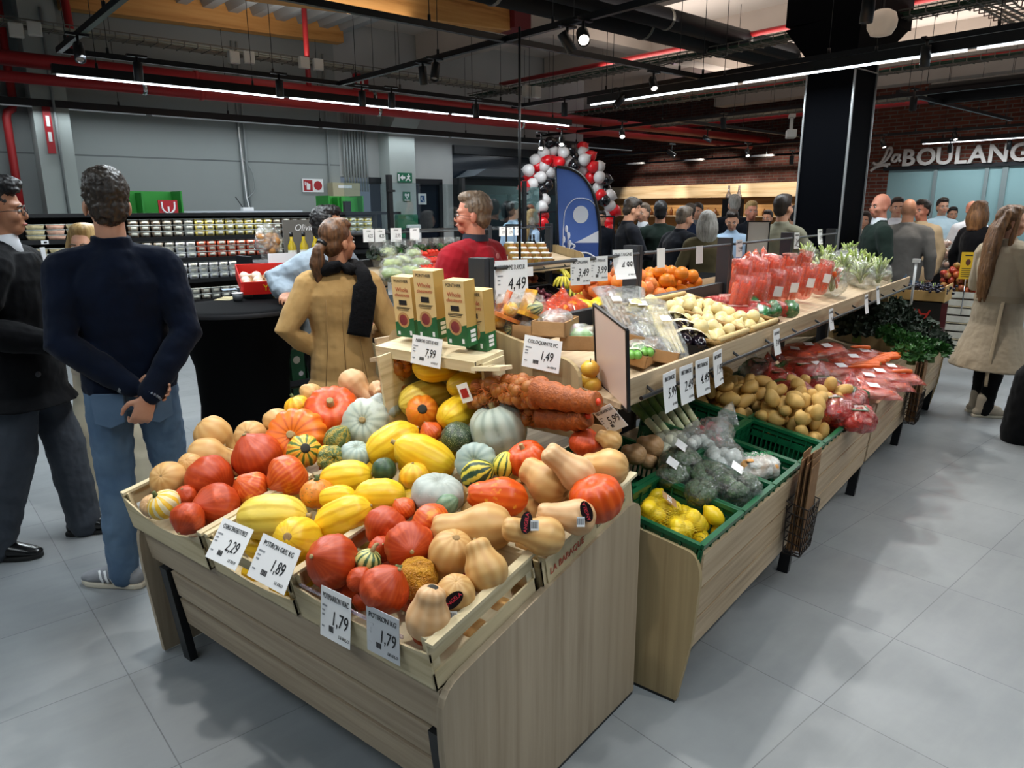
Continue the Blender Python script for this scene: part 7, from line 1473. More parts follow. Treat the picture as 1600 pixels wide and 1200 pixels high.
def person(label, loc, head_deg, H=1.75, skin=SKIN, top=None, legs=None, shoes=None, hair=None, lean=0, hy=0, hp=0, aL=None, aR=None, feet=((-.11, 0, 0), (.11, 0, 0)), hi=False, build=1.0, hem=.86, flare=0, sleeve=1, collar=True, eyes=True, female=False, group=None, extra=None, thick=.02, topname='jacket', trouser_w=1.0, longhair=None, folds=.02, inner=None, skin_fold=True, bald=False, handL=None, handR=None, quiff=False):
 s = H/1.75; root = empty('person', (loc[0], loc[1], 0), math.radians(head_deg-90), label, 'person', group)
 vx = (.006 if hi else .0125)
 ln = lambda p: Vector((p[0], p[1]+lean*max(0, p[2]-.95), p[2]-abs(lean)*.12*max(0, p[2]-.95)))
 S = lambda p: Vector(p)*s
 bw = build*(.93 if female else 1.0); shw = (.158 if female else .176)*build
 sh = [ln((-shw, 0, 1.372)), ln((shw, 0, 1.372))]
 arms = []
 for i, a in enumerate((aL, aR)):
  sg = -1 if i == 0 else 1
  if a is None: a = [(sg*.25*build, -.03, 1.12), (sg*.25*build, .05, .87)]
  q = []
  for p in a: q.append(ln(p) if len(p) == 3 and not isinstance(p, Vector) else root.matrix_basis.inverted() @ p / s)
  arms.append(q)
 root_inv = root.matrix_basis.inverted()
 # body: one continuous skin surface
 mb = MB(); hm = rotm(ln((0, -.015, 1.49)), hy, hp); hc = ln((0, 0, 1.6)); off = Vector((0, hc.y, hc.z-1.6))
 def hp_(p): return hm @ (Vector(p)+off)
 mb.tube([S(ln((0, 0, z))) for z, a, b in TOR], [(a*bw*s, b*bw*s) for z, a, b in TOR], 20, True, (1, 0, 0))
 mb.chain([S(ln((0, -.02, 1.38))), S(ln((0, -.018, 1.46))), S(hp_((0, -.008, 1.56)))], [.07*s, .056*s*bw, .055*s*bw], 16)
 def ellM(c, r): mb.ell((0, 0, 0), tuple(x*s for x in r), 18, 12, M=Matrix.Translation(S(hp_(c))) @ hm.to_3x3().to_4x4())
 ellM((0, -.012, 1.657), (.075, .095, .096)); ellM((0, .028, 1.603), (.062, .066, .09)); ellM((0, .048, 1.548), (.043, .043, .035)); ellM((0, .06, 1.647), (.055, .035, .02))
 for sg in (-1, 1): ellM((sg*.077, -.008, 1.605), (.010, .02, .031)); ellM((sg*.04, .062, 1.595), (.026, .03, .026))
 mb.chain([S(hp_((0, .088, 1.632))), S(hp_((0, .105, 1.602))), S(hp_((0, .103, 1.592)))], [.007*s, .0095*s, .0105*s], 10)
 mb.chain([S(hp_((-.018, .087, 1.563))), S(hp_((0, .092, 1.565))), S(hp_((.018, .087, 1.563)))], [.008*s, .010*s, .008*s], 8)
 for i, a in enumerate(arms):
  e, w = a[0], a[1]; sg = -1 if i == 0 else 1
  mb.chain([S(sh[i]), S(Vector(sh[i]).lerp(e, .5)), S(e), S(e.lerp(w, .4)), S(w)], [.052*s*bw, .047*s*bw, .038*s*bw, .037*s*bw, .026*s], 12)
  hd = (handL, handR)[i]
  d = (w-e).normalized()
  if hd is None: hd = dict(d=d, pn=(-sg, .2, 0), lat=(0, 1, .1), curl=.35)
  q = {k: v for k, v in hd.items()}; hand(mb, S(w), q['d'], q['pn'], q['lat'], q.get('curl', .35), s*1.02, hi)
 hips = [Vector((-.085, 0, .88)), Vector((.085, 0, .88))]; ank = []; knee = []
 for i, (fx, fy, fr) in enumerate(feet):
  an = Vector((fx, fy, .085)); k = hips[i].lerp(an, .48)+Vector((0, .025+.04*abs(fy), 0)); ank.append(an); knee.append(k)
  mb.chain([S(hips[i]), S(hips[i].lerp(k, .5)), S(k), S(k.lerp(an, .35)), S(an)], [.082*s*bw, .072*s*bw, .052*s*bw, .052*s*bw, .036*s], 14)
  ca, sa = math.cos(fr), math.sin(fr); mb.chain([S(an+Vector((sa*.03, -ca*.03, -.045))), S(an+Vector((-sa*.06, ca*.06, -.05))), S(an+Vector((-sa*.13, ca*.13, -.062)))], [.032*s, .034*s, .02*s], 10)
 mb.build('body', skin, root, remesh=vx)
 # face details
 if eyes:
  e1 = MB(); e2 = MB(); e3 = MB()
  for sg in (-1, 1):
   e1.ell((0, 0, 0), (.0125*s, .006*s, .0075*s), 10, 7, M=Matrix.Translation(S(hp_((sg*.031, .087, 1.622)))) @ hm.to_3x3().to_4x4()); e2.ell(S(hp_((sg*.031, .0925, 1.622))), .0052*s, 8, 6)
   e3.chain([S(hp_((sg*.014, .094, 1.640))), S(hp_((sg*.03, .094, 1.645))), S(hp_((sg*.047, .085, 1.640)))], [.004*s, .005*s, .003*s], 6)
  e1.build('eyes', EYEW, root); e2.build('irises', EYED, root); e3.build('eyebrows', HB if hair not in (HGR, HBL) else HRD, root)
  lm = MB(); lm.chain([S(hp_((-.02, .0915, 1.563))), S(hp_((0, .0985, 1.5645))), S(hp_((.02, .0915, 1.563)))], [.0035*s, .0055*s, .0035*s], 8); lm.build('lips', LIP, root)
 # hair
 if hair and not bald:
  h = MB(); M = hm.to_3x3().to_4x4()
  def he(c, r): h.ell((0, 0, 0), tuple(x*s for x in r), 18, 12, M=Matrix.Translation(S(hp_(c))) @ M)
  he((0, -.026, 1.672), (.083, .098, .096)); he((0, .012, 1.725), (.07, .075, .042)); he((0, -.05, 1.61), (.072, .062, .075))
  if quiff: he((0, .048, 1.738), (.072, .058, .040)); he((.03, .07, 1.72), (.04, .03, .03))
  if longhair:
   st, L = longhair
   if st == 'long':
    for k in range(9):
     x = -.085+.17*k/8; y = -.075-.035*math.cos(x*14); h.chain([S(hp_((x*.75, -.05, 1.70))), S(hp_((x, y-.01, 1.58))), S(hp_((x*1.1, y-.03, 1.45))), S(hp_((x*1.05, y-.045, 1.45-L*.5))), S(hp_((x*.9, y-.05, 1.45-L+.02*math.sin(k*2))))], [.03*s, .036*s, .038*s, .034*s, .01*s], 8)
    for sg in (-1, 1): h.chain([S(hp_((sg*.06, .03, 1.72))), S(hp_((sg*.088, .01, 1.62))), S(hp_((sg*.09, -.01, 1.5))), S(hp_((sg*.088, -.03, 1.5-L*.6)))], [.02*s, .02*s, .024*s, .008*s], 8)
   elif st == 'bob':
    for k in range(11):
     a = -2.2+4.4*k/10; x, y = .09*math.sin(a), -.02-.085*math.cos(a); h.chain([S(hp_((x*.7, y*.6, 1.71))), S(hp_((x, y, 1.62))), S(hp_((x*1.12, y*1.1, 1.55))), S(hp_((x*1.0, y*1.05, 1.55-L)))], [.028*s, .03*s, .03*s, .012*s], 8)
   elif st == 'pony':
    h.chain([S(hp_((0, -.10, 1.63))), S(hp_((0, -.145, 1.585))), S(hp_((-.01, -.155, 1.50))), S(hp_((-.02, -.145, 1.50-L)))], [.03*s, (.035*s, .03*s), (.048*s, .035*s), .02*s], 12)
  h.build('hair', hair, root, remesh=vx*1.1, disp=((.022 if hair in (HSH, HBK) else .010)*s, .016) if not longhair else (.008*s, .03))
  if longhair and longhair[0] == 'pony': MB().tube([S(hp_((0, -.11, 1.625))), S(hp_((0, -.125, 1.61)))], .034*s, 12).build('hair_tie', BLACK, root)
 # clothes
 def tors(lo, th, fl=0):
  R_ = [(z, a*bw+th, b*bw+th) for z, a, b in TOR if z >= lo-.001]
  zs = [q[0] for q in R_]
  if lo < .8:
   n = max(1, int((.80-lo)/.12)); R_ = [(lo+(.8-lo)*k/n, .168*bw+th+fl*(1-k/n), .122*bw+th+fl*.8*(1-k/n)) for k in range(n)]+[(z, max(a, .165*bw+th) if z < .95 else a, max(b, .12*bw+th) if z < .95 else b) for z, a, b in R_]
  elif not zs or zs[0] > lo+.01: R_ = [(lo, .160*bw+th, .115*bw+th)]+R_
  return R_
 if top:
  t = MB(); R_ = tors(hem, thick, flare)
  t.tube([S(ln((0, 0, z))) for z, a, b in R_], [(a*s, b*s) for z, a, b in R_], 24, True, (1, 0, 0))
  for i, a in enumerate(arms):
   e, w = a[0], a[1]; we = e.lerp(w, .93)
   if sleeve == 1: t.chain([S(Vector(sh[i])), S(Vector(sh[i]).lerp(e, .5)), S(e), S(e.lerp(w, .5)), S(we)], [(.058*bw+thick)*s, (.05*bw+thick)*s, (.043*bw+thick)*s, (.038*bw+thick*.9)*s, (.031*bw+thick*.7)*s], 14)
   elif sleeve == .5: t.chain([S(Vector(sh[i])), S(Vector(sh[i]).lerp(e, .75))], [(.058*bw+thick)*s, (.052*bw+thick)*s], 14)
   t.chain([S(ln((0, -.01, 1.415))), S(Vector(sh[i])+Vector((0, 0, .004)))], [(.062*bw+thick*.5)*s, (.054*bw+thick)*s], 14)
  if collar: t.tube([S(ln((0, -.012, 1.40))), S(ln((0, -.014, 1.46))), S(ln((0, -.018, 1.50)))], [(.10*s, .088*s), (.078*s, .075*s), (.074*s, .072*s)], 18)
  t.build(topname, top, root, remesh=vx*1.15, disp=(folds, .11) if folds else None)
 if inner: MB().tube([S(ln((0, -.008, 1.40))), S(ln((0, -.006, 1.47))), S(ln((0, -.012, 1.515)))], [(.088*s, .088*s), (.072*s, .074*s), (.066*s, .068*s)], 18).build('shirt_collar', inner, root)
 if legs:
  t = MB(); zt = 1.02
  t.tube([S((0, 0, z)) for z in (.80, .88, .95, zt)], [(.152*bw*s, .118*bw*s), (.176*bw*s, .13*bw*s), (.17*bw*s, .125*bw*s), (.160*bw*s, .118*bw*s)], 22, True, (1, 0, 0))
  for i in (0, 1):
   an = ank[i]-Vector((0, 0, .03)); k = knee[i]; w_ = trouser_w
   t.chain([S(hips[i]), S(hips[i].lerp(k, .5)), S(k), S(k.lerp(an, .5)), S(an)], [.093*s*bw, .086*s*bw, .066*s*bw*w_, .062*s*bw*w_, .056*s*bw*w_], 16)
  t.build('trousers', legs, root, remesh=vx*1.15, disp=(.016*s, .07) if skin_fold else None)
 if shoes:
  for i, (fx, fy, fr) in enumerate(feet):
   m = Matrix.Translation(S((fx, fy, 0))) @ Matrix.Rotation(fr, 4, 'Z'); sm, sole, hh = shoes
   q = MB().chain([(0, -.055, .045), (0, .0, .06), (0, .07, .05), (0, .15, .036), (0, .185, .03)], [(.036, .038), (.04, .045), (.046, .038), (.042, .026), (.03, .02)], 16, (1, 0, 0))
   if hh: q.chain([(0, -.02, .05), (0, -.015, hh)], [(.045, .05), (.05, .052)], 14, (1, 0, 0))
   o = q.build('shoe', sm, root, mx=m @ Matrix.Diagonal((s, s, s, 1)), remesh=.006)
   MB().prism([(x*1.02, y, 0) for x, y in ((-.022, -.092), (.022, -.092), (.036, -.065), (.037, .02), (.046, .1), (.041, .16), (.018, .2), (-.018, .2), (-.041, .16), (-.046, .1), (-.037, .02), (-.036, -.065))], (0, 0, .024)).build('sole', sole, o, smooth=False, bevel=.006)
 return root, S, hp_, ln, s
def glasses(root, S, hp_, s):
 mb = MB()
 for sg in (-1, 1):
  mb.tube([S(hp_((sg*.034+.024*math.cos(a), .104-.004*abs(math.cos(a)), 1.618+.018*math.sin(a)))) for a in [2*PI*i/14 for i in range(14)]], .0018*s, 6, closed=True); mb.tube([S(hp_((sg*.058, .1, 1.622))), S(hp_((sg*.076, .05, 1.622))), S(hp_((sg*.08, -.01, 1.615)))], .0018*s, 6)
 mb.tube([S(hp_((-.011, .108, 1.62))), S(hp_((.011, .108, 1.62)))], .0018*s, 6); mb.build('glasses', P('dark_spectacles', '1c1a1c', .3, .4), root)
NAVY = cloth('navy_knit', '071328', '050d1c', 9); DENIM = cloth('denim', '4c6480', '6f879e', 5, .8, .1); DENIMD = cloth('denim_dark', '26364f', '344a6a', 6); BLKW = cloth('black_wool', '05060a', '090a0f', 12); GRYT = cloth('grey_trouser', '3b4048', '474d56', 8); CREAMT = cloth('cream_trouser', 'c4bda6', 'd2ccb8', 5); CAMEL = cloth('camel_wool', 'b08c58', 'bb9864', 7); BEIGE = cloth('beige_wool', 'b5a48c', 'c0b09a', 6); GREYP = cloth('grey_puffer', '9aa8b4', '8896a4', 4, .5); REDJ = cloth('red_softshell', 'a51b28', '8e1722', 7); BLKT = cloth('black_trouser', '0c0c0e', '141416', 8)
SUEDE = cloth('grey_suede', '8b8d92', '9a9ca0', 20); SOLEW = P('sole_cream', 'd4cbb8', .6); LEATH = P('black_leather', '0b0b0d', .25, coat=.2); SOLEB = P('sole_black', '121212', .6); BOOTB = cloth('beige_boot', 'b8aa96', 'c4b7a4', 10); WSH = cloth('white_shirt', 'd9dbe0', 'c8cad0', 8); LBLUE = cloth('light_blue_shirt', 'a9c0d8', '98b0ca', 6); OLIVE = cloth('olive_coat', '5b5138', '4d4530', 6); DGRN = cloth('dark_green_coat', '1f2c26', '18231e', 6); GRYK = cloth('grey_knit', '6a6662', '5c5854', 9); BPUF = cloth('beige_puffer', 'b5a080', 'a08b6c', 4, .55); POLO = cloth('pale_blue_polo', 'b4ccd8', 'a6c0ce', 6); SAGE = cloth('sage_jumper', '8c8874', '7d7a68', 8); MARO = cloth('maroon_jumper', '6b1c26', '5a161f', 8); DNAV = cloth('dark_navy_jacket', '12161f', '0d1017', 8); MGREY = cloth('mid_grey_jacket', '5a5c60', '4c4e52', 8)
# --- man seen from behind in navy
p = onz(226, 905); root, S, hp_, ln, s = person('man seen from behind in navy jumper and blue jeans, hands clasped behind his back', (p.x+.045, p.y-.02), 66, 1.86, SKIN, NAVY, DENIM, (SUEDE, SOLEW, .07), HSH, hy=.12, hi=True, build=1.0, hem=.87,
 aL=[(-.222, -.10, 1.10), (.02, -.185, .905)], aR=[(.228, -.11, 1.11), (.055, -.245, .875)], feet=((-.12, -.02, .95), (.14, .05, -.2)), eyes=False, folds=.022, trouser_w=1.12,
 handL=dict(d=(.85, -.12, -.1), pn=(0, -1, 0), lat=(.1, .1, 1), curl=.5), handR=dict(d=(-.35, .02, -.93), pn=(-.2, 1, .1), lat=(-1, 0, .3), curl=.75))
for sg, lb in ((-1, 'phone'), (1, '')):
 c = S((sg*.088, -.139, .815)); m = Matrix.Translation(c) @ Matrix.Rotation(sg*.25, 4, 'Z') @ Matrix.Rotation(-.08, 4, 'X')
 MB().prism([(-.065, 0, .075), (.065, 0, .075), (.06, 0, -.05), (0, 0, -.075), (-.06, 0, -.05)], (0, .03, 0)).build('back_pocket', DENIMD if False else cloth('denim_pocket', '5f7791', '4f667f', 6), root, mx=m, smooth=False, bevel=.004)
MB().tube([S((-.03, -.178, .93)), S((-.005, -.182, .915))], .034*s, 16, False).build('watch', P('watch_steel', '9a9a9c', .3, .9), root)
bc = MB(); c = S((.075, -.243, .888)); ax = S((-.18, -.1, -.22)).normalized(); q = ax.to_track_quat('Z', 'Y').to_matrix().to_4x4(); q.translation = c
for i in range(18): bc.ell((.034*math.cos(i*PI/9), .034*math.sin(i*PI/9), 0), .006, 8, 6, M=q)
bc.build('bead_bracelet', P('bead_grey', '7d8490', .3, .3), root)
for sh_ in [c for c in root.children if c.name.startswith('shoe')]:
 mb = MB()
 for k in range(3):
  for sg in (-1, 1): mb.tube([(sg*.0455, .02+.025*k, .03), (sg*.046, .03+.025*k, .05), (sg*.034, .042+.025*k, .082)], [(.006, .003)]*3, 6, side=(0, 1, 0))
 mb.build('white_stripes', PAPER, sh_)
# --- man in black coat at the left edge
p = onz(84, 850); root, S, hp_, ln, s = person('man in long black wool coat, white shirt and grey trousers at the left edge', (p.x, p.y), -38, 1.83, SKINT, BLKW, GRYT, (LEATH, SOLEB, 0), HBK, hi=True, build=1.05, hem=.74, flare=.05, thick=.035, topname='coat', inner=WSH,
 aL=[(-.29, -.05, 1.13), (-.12, .27, 1.05)], aR=[(.29, -.08, 1.13), (.13, .22, 1.03)], feet=((-.10, .12, .05), (.12, -.20, -.1)), trouser_w=1.3, hy=.15, quiff=True)
glasses(root, S, hp_, s)
MB().prism([S(q) for q in ((-.02, .165, 1.42), (-.06, .172, 1.30), (.0, .176, 1.12), (.01, .172, 1.3))], (0, .004, 0)).build('lapel', BLKW, root, smooth=False)
MB().prism([S(q) for q in ((-.03, .150, 1.46), (.03, .150, 1.46), (.0, .172, 1.22))], (0, .003, 0)).build('shirt_front', WSH, root, smooth=False)
for z in (1.02, .9): MB().lathe([(.001, .004), (.013, .003), (.014, 0)], 12, cap=False).build('button', P('coat_button', '26262a', .3), root, mx=Matrix.Translation(S((.155, .11, z))) @ Matrix.Rotation(-PI/2, 4, 'X') @ Matrix.Rotation(.9, 4, 'Y'))
MB().tube(spl([S((.045, .20, .075)), S((0, .23, .09)), S((-.045, .20, .075))], 3), .004, 6)
# --- woman in cream trousers hidden behind them
p = onz(190, 786); person('blonde woman in cream trousers mostly hidden behind the man in navy', (p.x, p.y), 225, 1.62, SKIN, cloth('cream_top', 'cfc6b4', 'bdb39e', 6), CREAMT, (P('white_trainer', 'd0cdc6', .5), SOLEW, .06), HBL, female=True, longhair=('bob', .12), trouser_w=1.7, feet=((-.13, 0, 0), (.15, .05, 0)))
# --- woman in camel coat
p = atd(531, 480, 4.12); root, S, hp_, ln, s = person('woman with brown ponytail, camel coat and black scarf seen from behind, hand on hip', (p.x, p.y), 57, 1.64, SKINT, CAMEL, BLKT, (LEATH, SOLEB, .2), hairm('hair_brunette', '2c1c13', '7a5334'), female=True, hi=True, build=1.10, hem=.66, flare=.10, thick=.028, topname='coat', longhair=('pony', .10), hy=-1.0, hp=.0,
 aL=[(-.32, -.06, 1.12), (-.17, .02, .98)], aR=[(.29, -.06, 1.09), (.24, .20, 1.04)], folds=.016, collar=True)
SCF = cloth('black_scarf', '060609', '0d0d11', 18, .8, .1, (40, .7, .01))
sc_ = MB().tube([S(ln((.11*math.cos(a), -.015+.10*math.sin(a), 1.475+.012*math.sin(3*a)))) for a in [2*PI*i/16 for i in range(16)]], .038*s, 10, closed=True); sc_.build('scarf', SCF, root, disp=(.012, .03))
mb = MB(); mb.tube(spl([S(ln((.10, -.06, 1.50))), S(ln((.14, -.14, 1.42))), S(ln((.12, -.165, 1.25))), S(ln((.085, -.160, 1.08)))], 6), [(.045*s, .014*s)]*8+[(.07*s, .014*s)]*11, 12, side=(1, 0, 0)); mb.build('scarf_tail', SCF, root, disp=(.010, .03))
mb = MB()
for x in (-.09, .0, .09): mb.tube([S(ln((x, -.139-.012*(x == 0), 1.30))), S(ln((x*1.05, -.138, 1.05))), S((x*1.5, -.205, .70))], .0022, 5)
mb.build('back_seam', P('camel_seam', '86663a', .8), root)
# --- man in grey puffer leaning on the bar table
p = atd(505, 470, 4.85); w1 = atd(452, 458, 4.52); e1 = atd(430, 440, 4.62); root, S, hp_, ln, s = person('dark haired man in pale grey puffer jacket leaning an arm on the bar table', (p.x, p.y), -72, 1.72, SKINT, GREYP, BLKT, (LEATH, SOLEB, 0), HBK, lean=.12, hi=True, build=1.1, thick=.042, hem=.84, aR=[e1, w1], aL=[(.0-.32, .0, 1.12), (-.28, .18, 1.0)], folds=.03, inner=WSH, hy=.35, handR=dict(d=(.8, .3, -.1), pn=(0, 0, -1), lat=(0, 1, 0), curl=.4))
# --- man in red jacket
p = atd(741, 460, 4.55); root, S, hp_, ln, s = person('older man with glasses in a dark red soft shell jacket, turned to the left', (p.x, p.y), 98, 1.79, SKINR, REDJ, DENIMD, (LEATH, SOLEB, 0), HRD, hi=True, build=1.14, hem=.82, thick=.032, hy=.55, aL=[(-.28, .06, 1.13), (-.2, .25, 1.0)], aR=[(.33, -.02, 1.13), (.26, .2, 1.0)], folds=.022)
glasses(root, S, hp_, s)
MB().tube([S(ln((0, -.016, 1.475))), S(ln((0, -.018, 1.515)))], [(.082*s, .08*s), (.078*s, .076*s)], 20, False).build('collar_trim', P('collar_navy', '1c2230', .7), root)
MB().prism([(a*.6, 0, b*.6) for a, b in disc(0, 0, .03, 10)], (0, .004, 0)).build('back_logo', P('logo_pink', 'd07a80', .5), root, mx=Matrix.Translation(S(ln((.035, -.152, 1.385)))), smooth=False)
# --- woman in the beige belted coat at the right
p = onz(1540, 648); root, S, hp_, ln, s = person('woman with long light brown hair, beige belted coat and laced boots at the right edge', (p.x-.0, p.y+.03), -36, 1.70, SKIN, BEIGE, BLKT, (BOOTB, SOLEW, .17), HLB, female=True, hi=True, build=1.12, hem=.42, flare=.13, thick=.035, topname='coat', longhair=('long', .46), hy=-.55, feet=((-.07, .02, -.35), (.07, -.06, -.45)), trouser_w=1.0, aL=[(-.27, .05, 1.10), (-.2, .28, 1.12)], aR=[(.27, .04, 1.10), (.2, .28, 1.15)], folds=.018)
bl = MB().tube([S((0, 0, z)) for z in (.985, 1.035)], [(.205*s, .157*s), (.200*s, .153*s)], 26, False, (1, 0, 0)); bl.build('belt', cloth('beige_belt', 'a8977e', 'b5a48c', 6), root)
MB().tube(spl([S((.15, -.13, 1.0)), S((.16, -.16, .8)), S((.17, -.2, .45)), S((.17, -.2, .30))], 4), [(.018, .003)]*13, 8, side=(1, 0, 0)).build('belt_end', cloth('beige_belt', 'a8977e', 'b5a48c', 6), root)
p = onz(1648, 700); person('person in wide black trousers at the right edge, only a dark trouser leg in view', (p.x, p.y), 20, 1.72, SKIN, BLKW, BLKT, (LEATH, SOLEB, 0), HB, trouser_w=2.4, feet=((-.2, .1, .2), (.14, -.05, 0)))
# --- people in the distance: (px, head top py, depth, heading, hair, top, legs, label, options)
def bg(px, py, d, hd, hair, top, legs, label, **k):
 p = atd(px, 330, d); z = CAM.z+(ray(px, py)*d).z; sk = k.pop('skin', SKIN); person(label, (p.x, p.y), hd, max(1.5, min(1.95, z)), sk, top, legs, (LEATH, SOLEB, 0), hair, **k)
HF = math.degrees(AU)
bg(803, 316, 10.9, -20, HBK, LBLUE, DNAV, 'dark haired man in pale blue shirt left of the balloon arch', build=1.05)
bg(833, 328, 10.8, -35, HBL, LBLUE, DNAV, 'blonde woman in blue shirt before the balloon arch', female=True, longhair=('long', .2))
bg(983, 309, 8.6, -45, HSH, DNAV, DENIMD, 'man with short hair in dark hooded jacket looking down, right of the blue banner', aR=[(.27, .1, 1.12), (.15, .3, 1.1)], hp=-.3, build=1.1)
bg(1005, 318, 9.5, 180, HG, MGREY, DNAV, 'man with glasses, grey jacket and white shirt facing left, behind the dark jacketed man', inner=WSH)
bg(1032, 315, 8.9, 30, HBK, DGRN, DENIMD, 'man in a dark cap and dark green jacket seen from behind', build=1.1)
bg(1057, 321, 8.1, -25, HG, DNAV, DENIMD, 'balding man in black jacket bending forward to the right', lean=.15, build=1.15, hp=-.2)
bg(1078, 319, 9.7, 10, HSH, NAVY, DENIMD, 'man in navy hooded jacket behind the balding man', build=1.08)
bg(1106, 330, 7.8, 35, HGR, OLIVE, DNAV, 'woman with shoulder length grey blonde hair in olive coat seen from behind', female=True, longhair=('bob', .16), build=1.15)
bg(1145, 327, 8.7, 200, HB, LBLUE, DENIMD, 'brown haired woman in pale blouse looking down, facing left', female=True, hp=-.35, longhair=('pony', .05))
bg(1090, 318, 11.4, 190, HSH, MGREY, DNAV, 'man with short hair far back in front of the timber shelves')
bg(1146, 305, 10.6, 40, HGR, DNAV, DNAV, 'grey haired man in dark clothes seen from behind, far back', build=1.05)
bg(1174, 315, 9.8, 215, HBL, DNAV, DENIMD, 'fair haired smiling man facing the viewer behind the grey sign', skin=SKINR)
bg(1200, 329, 11.6, 180, HB, WSH, DNAV, 'brown haired woman in profile left of the column, far back', female=True)
bg(1224, 305, 7.5, -18, HB, SAGE, DENIMD, 'tall young man in sage jumper with raised hand left of the column', aR=[(.28, .08, 1.14), (.12, .26, 1.28)], build=1.05)
bg(1243, 322, 9.6, 20, HBK, MARO, DNAV, 'person in maroon jumper half hidden by the column edge', build=1.1)
bg(940, 330, 12.2, 200, HBK, DNAV, DNAV, 'person in dark clothes far back behind the banner')
bg(1352, 331, 9.8, 190, HB, cloth('pale_scarf_top', 'cfc4b8', 'a89a90', 20), BLKT, 'woman with pale scarf peeking out right of the column', female=True, longhair=('bob', .1))
bg(1374, 303, 7.7, 120, None, DGRN, DENIMD, 'bald man in dark green coat facing left beside the column', skin=SKINR, hem=.55, flare=.05, topname='coat', build=1.12, inner=WSH, hy=.4)
bg(1401, 309, 9.6, 200, HB, WSH, DENIMD, 'dark haired man in white shirt behind the bald man')
bg(1420, 311, 8.4, 0, HSH, GRYK, DENIM, 'man with shaved head in grey jumper and jeans seen from behind', skin=SKINT, build=1.12, hem=.80, bald=True)
bg(1440, 313, 9.2, 155, HSH, BPUF, DENIM, 'man in beige quilted puffer jacket facing left', skin=SKINR, build=1.15, hem=.75)
bg(1472, 310, 11.2, 208, HB, POLO, DENIM, 'young man in pale blue polo shirt facing the viewer before the frosted glass', sleeve=.5, aR=[(.25, .02, 1.12), (.1, .25, 1.05)])
bg(1489, 324, 12.2, 200, HBK, DNAV, DNAV, 'dark haired person in black behind the young man in the polo')
bg(1519, 314, 10.4, 215, None, WSH, DNAV, 'bald man behind the woman in black', skin=SKINR)
bg(1531, 315, 8.7, -35, HLB, BLKW, BLKT, 'woman with blonde brown bob in black jumper facing right', female=True, longhair=('bob', .14), build=1.05)
# ---------------------------------------------------------------- balloons, banner, far displays
BW = P('balloon_white', 'cfcac8', .3, coat=.2); BR_ = P('balloon_red', 'd0101c', .3, coat=.2); BK = P('balloon_black', '101014', .22, coat=.3)
blm = MB().lathe([(.001, -1.12), (.06, -1.1), (.25, -.95), (.6, -.68), (.9, -.28), (1, .15), (.93, .55), (.68, .86), (.32, 1.0), (.001, 1.03)], 20)
knot = MB().lathe([(.001, -1.2), (.10, -1.22), (.05, -1.12), (.001, -1.05)], 10)
blp = {c: proto('balloon', blm, m, [('knot', knot, m)]) for c, m in (('white', BW), ('red', BR_), ('black', BK))}
BL = dict(white=[(345, 190), (420, 170), (500, 190), (530, 250), (280, 250), (225, 330), (390, 345), (320, 385), (255, 440), (200, 530), (330, 620), (350, 565), (655, 190), (670, 245), (655, 320), (785, 300), (790, 385), (780, 470), (870, 530), (870, 610), (850, 680), (210, 750), (345, 300)],
 red=[(370, 250), (415, 255), (465, 265), (295, 300), (235, 380), (190, 460), (655, 150), (715, 220), (735, 300), (720, 385), (800, 530), (910, 650), (340, 690), (335, 750), (860, 740), (860, 800), (865, 860), (850, 920)], black=[(565, 165), (590, 225), (585, 290), (370, 445), (330, 480), (290, 530), (235, 600), (200, 680), (840, 405), (840, 490), (825, 570), (400, 110), (450, 115)])
ABP = atd(885, 330, 12.6)
for c, L in BL.items():
 for i, (x, y) in enumerate(L):
  px, py = 780+x/5, 200+y/5; p = atd(px, py, 12.6+.12*math.sin(i*2.3)); side = 'left leg' if x < 360 and y > 320 else ('right leg' if x > 640 and y > 380 else 'top'); o = (p-ABP); o = Vector((o.x, o.y, o.z-.2)).normalized()
  q = dup(blp[c], mx=axm(-o*.6+Vector((.2*math.sin(i), .2*math.cos(i), .3)), p, .108)); tag(q, '%s balloon in the %s of the balloon arch' % (c, side), 'balloon', 'balloons of the arch')
# feather banner
d0 = 9.2; bc0 = atd(905, 330, d0); bu = Vector((RT.x, RT.y, 0)).normalized()
bn = empty('feather_banner', mx=mxf(bu, ZU, bu.cross(ZU), bc0), label='tall blue feather banner with white sun and hill, before the balloon arch', cat='banner')
pq = lambda x, y, e=0: ((x-905)*d0/F, -(y-330)*d0/F*1.03, e)
fl_ = spl([(868, 266), (889, 269), (908, 280), (923, 300), (932, 328), (937, 360), (938, 400), (938, 470)], 6)
ol = [pq(a, b) for a, b in fl_]+[pq(898, 470), pq(880, 470), pq(875, 400), pq(871, 330)]
mb = MB().prism(ol, (0, 0, -.006)); mb.build('fabric', P('banner_blue', '4a6bb5', .6, var=(2, '3f60aa', .5)), bn, smooth=False)
MB().tube([pq(a+1.2, b-.5) for a, b in fl_], .02, 8).build('pole', BLACK, bn); MB().tube([pq(a-.5, b) for a, b in ((868, 265), (871, 330), (875, 400), (880, 470))], .012, 6).build('edge', BLACK, bn); MB().tube([pq(905, 470), (0, -bc0.z, 0)], .016, 8).build('foot_pole', BLACK, bn); MB().tube([(-.4, -bc0.z+.01, 0), (.4, -bc0.z+.01, 0)], .015, 6).tube([(0, -bc0.z+.01, -.4), (0, -bc0.z+.01, .4)], .015, 6).build('foot', BLACK, bn)
WB = P('banner_white', 'd8dce6', .6)
def bp(name, polys, m=WB, e=.002):
 mb = MB()
 for q in polys: mb.prism([pq(a, b, e) for a, b in q], (0, 0, .001))
 return mb.build(name, m, bn, smooth=False)
